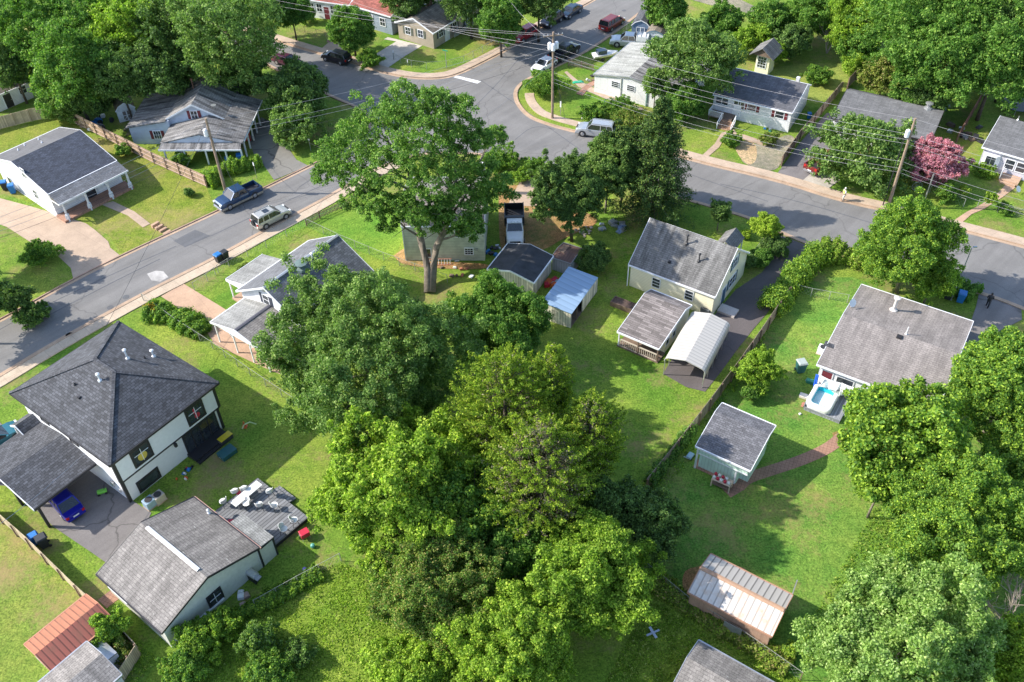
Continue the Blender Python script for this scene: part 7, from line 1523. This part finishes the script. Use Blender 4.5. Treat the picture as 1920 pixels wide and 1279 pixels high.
b = V((1415, 745)); tag(MB().lathe([(.15, 0), (.2, .2), (.1, .5), (.12, .62), (.02, .72)], 10, (b[0], b[1], 0)).build('garden_figure', flat('pale_blue_figure', (.15, .4, .55), .6)), 'pale blue garden figure by the small flowering shrub', 'ornament')
b = V((1405, 748)); tag(MB().lathe([(.2, 0), (.25, .2), (.1, .4), (.02, .45)], 10, (b[0], b[1], 0)).build('garden_figure', REDB), 'dark red garden ornament by the small flowering shrub', 'ornament')
b = V((1294, 857)); r = empty('lawn_mower', (b[0], b[1], 0), .9, 'pale blue mower in the weeds between plank fence and mint shed', 'mower'); MB().box(-.4, .3, -.25, .25, .12, .35).build('body', flat('pale_blue_metal', (.3, .45, .55), .5), r, bevel=.04); MB().bar((-.4, -.2, .3), (-1.0, -.2, .9), .03).bar((-.4, .2, .3), (-1.0, .2, .9), .03).bar((-1.0, -.2, .9), (-1.0, .2, .9), .03).build('handlebar', GREYM, r)
for x in (-.3, .25):
    for y in (-.28, .28): MB().lathe([(.1, -.03), (.1, .03)], 10, (x, y, .1), axis='y').build('wheel', TYRE, r)
b = V((1224, 1188)); r = empty('toy_plane', (b[0], b[1], 0), .4, 'pale cross shaped plane toy on the shaded rough lawn at the bottom', 'toy'); MB().box(-.55, .55, -.07, .07, .1, .16).build('fuselage', flat('pale_toy', (.45, .5, .6), .5), r); MB().box(-.1, .1, -.5, .5, .165, .2).build('wing', flat('pale_toy2', (.45, .5, .6), .5), r)
b = V((572, 1070)); tag(MB().lathe([(.02, 0), (.14, .05), (.18, .18), (.14, .31), (.02, .36)], 12, (b[0], b[1], 0)).build('ball', flat('purple_ball', (.2, .15, .5), .4)), 'small violet ball on the grass below the deck', 'ball')
b = V((587, 1026)); tag(MB().lathe([(.02, 0), (.16, .06), (.2, .2), (.16, .34), (.02, .4)], 12, (b[0], b[1], 0)).build('ball', flat('green_ball', (.1, .35, .3), .4)), 'small green ball on the grass below the red cool box', 'ball')
b = V((193, 925)); r = empty('ride_on_toy', (b[0], b[1], 0), .4, 'lime green ride-on toy under the carport beside the blue car', 'toy'); MB().box(-.4, .4, -.2, .2, .15, .4).build('body', flat('lime_plastic', (.2, .6, .08), .4), r, bevel=.05); MB().bar((.2, 0, .4), (.3, 0, .7), .04).bar((.3, -.2, .7), (.3, .2, .7), .04).build('handlebar', DARKM, r)
for x in (-.3, .3):
    for y in (-.22, .22): MB().lathe([(.12, -.04), (.12, .04)], 10, (x, y, .12), axis='y').build('wheel', TYRE, r)

# ---------------------------------------------------------------- people
SKIN = flat('skin', (.4, .23, .16), .6, var=.05); SKIND = flat('dark_skin', (.12, .065, .045), .6, var=.05)
def person(label, px, face, skin, top, legs, shoe, hairm, vest=None, cap=None, pose='stand', h=1.75):
    b = V(px); f = V(face); rz = math.atan2(f[1] - b[1], f[0] - b[0]) ; r = empty('person', (b[0], b[1], .03), rz, label, 'person'); k_ = h / 1.75
    J = {'pelvis': (0, 0, .95), 'chest': (.02, 0, 1.28), 'neck': (.03, 0, 1.48), 'head0': (.05, 0, 1.58), 'head1': (.05, 0, 1.70)}
    st = .16 if pose == 'walk' else .04
    E = [('pelvis', 'chest'), ('chest', 'neck'), ('neck', 'head0'), ('head0', 'head1')]; Rr = {'pelvis': .15, 'chest': .17, 'neck': .06, 'head0': .085, 'head1': .095}
    for s, n in ((1, 'l'), (-1, 'r')):
        J['hip' + n] = (0, s * .1, .9); J['knee' + n] = (st * s * .7 + .05, s * .11, .5); J['ank' + n] = (st * s * 1.2, s * .11, .09); J['toe' + n] = (st * s * 1.2 + .16, s * .12, .04)
        J['sh' + n] = (.02, s * .19, 1.42); J['el' + n] = (-.02 - .06 * s if pose == 'walk' else .05, s * .27, 1.14); J['wr' + n] = (.12 - .1 * s if pose == 'walk' else .24, s * .2, 1.0)
        J['palm' + n] = (J['wr' + n][0] + .05, s * .19, .95)
        E += [('pelvis', 'hip' + n), ('hip' + n, 'knee' + n), ('knee' + n, 'ank' + n), ('ank' + n, 'toe' + n), ('chest', 'sh' + n), ('sh' + n, 'el' + n), ('el' + n, 'wr' + n), ('wr' + n, 'palm' + n)]
        for q, v in (('hip', .1), ('knee', .065), ('ank', .045), ('toe', .04), ('sh', .07), ('el', .045), ('wr', .03), ('palm', .035)): Rr[q + n] = v
        for i in range(5):
            y = s * (.16 + .015 * i); w = J['palm' + n]; L = (.05, .075, .08, .075, .06)[i]; fn = 'f%d%s' % (i, n); gn = 'g%d%s' % (i, n)
            J[fn] = (w[0] + .02, y + (.035 * -s if i == 0 else 0), w[2] - .04); J[gn] = (w[0] + .04, y + (.045 * -s if i == 0 else 0), w[2] - .04 - L); Rr[fn] = Rr[gn] = .009; E += [('palm' + n, fn), (fn, gn)]
    ks = list(J); me = bpy.data.meshes.new('body'); me.from_pydata([tuple(c * k_ for c in J[q]) for q in ks], [(ks.index(a), ks.index(c)) for a, c in E], []); o = bpy.data.objects.new('body', me); C.objects.link(o); o.parent = r; me.materials.append(skin)
    sk = o.modifiers.new('skin', 'SKIN'); sk.use_smooth_shade = True
    for i, q in enumerate(ks): me.skin_vertices[0].data[i].radius = (Rr[q] * k_,) * 2; me.skin_vertices[0].data[i].use_root = q == 'pelvis'
    o.modifiers.new('sub', 'SUBSURF').levels = 1; o.modifiers['sub'].render_levels = 1
    def cloth(name, paths, mat):
        mb = MB()
        for P__ in paths: mb.tube([tuple(c * k_ for c in p[:3]) for p in P__], [p[3] * k_ for p in P__], 10)
        return mb.build(name, mat, r, smooth=True)
    t = lambda q, rad: (*J[q], rad)
    cloth('shirt', [[(0, 0, .9, .17), (0, 0, 1.1, .165), (.02, 0, 1.3, .19), (.02, 0, 1.44, .15), (.03, 0, 1.5, .075)]] + [[t('sh' + n, .085), t('el' + n, .062)] for n in 'lr'], top)
    cloth('trousers', [[(0, 0, 1.0, .165), (0, 0, .85, .17)]] + [[t('hip' + n, .12), t('knee' + n, .085), t('ank' + n, .065)] for n in 'lr'], legs)
    for n in 'lr': cloth('shoe', [[(J['ank' + n][0] - .06, J['ank' + n][1], .05, .05), (*J['toe' + n][:2], .045, .045)]], shoe)
    if vest: cloth('hi_vis_vest', [[(0, 0, .98, .178), (0, 0, 1.1, .176), (.02, 0, 1.3, .2), (.02, 0, 1.45, .16)]], vest); cloth('reflective_band', [[(0, 0, 1.08, .183), (0, 0, 1.12, .185)]], WPL)
    hd = MB(); hd.lathe([(.04, 1.62), (.1, 1.64), (.108, 1.7), (.085, 1.77), (.02, 1.8)], 12, (.03, 0, 0)); hd.v = [tuple(c * k_ for c in v) for v in hd.v]; hd.build('cap' if cap else 'hair', cap or hairm, r, smooth=True)
    fc = MB(); fc.box(.13, .165, -.015, .015, 1.59, 1.63); fc.v = [tuple(c * k_ for c in v) for v in fc.v]; fc.build('nose', skin, r)
    for s in (-1, 1): e = MB().box(.125, .145, s * .035 - .01, s * .035 + .01, 1.635, 1.65); e.v = [tuple(c * k_ for c in v) for v in e.v]; e.build('eye', DARKM, r)
    for s in (-1, 1): e = MB().box(.03, .06, s * .1 - .012, s * .1 + .012, 1.6, 1.66); e.v = [tuple(c * k_ for c in v) for v in e.v]; e.build('ear', skin, r)
person('worker in a yellow hi-vis vest and pale trousers standing on the far kerb', (1580, 377), (1500, 385), SKIN, WPL, flat('grey_trousers', (.5, .47, .42), .8), BROWN, DARKM, vest=flat('hi_vis', (.55, .8, .1), .6), cap=WPL, h=1.85)
person('person dressed all in black walking on the driveway at the right', (1850, 576), (1870, 540), SKIND, DARKM, DARKM, DARKM, DARKM, pose='walk', h=1.85)
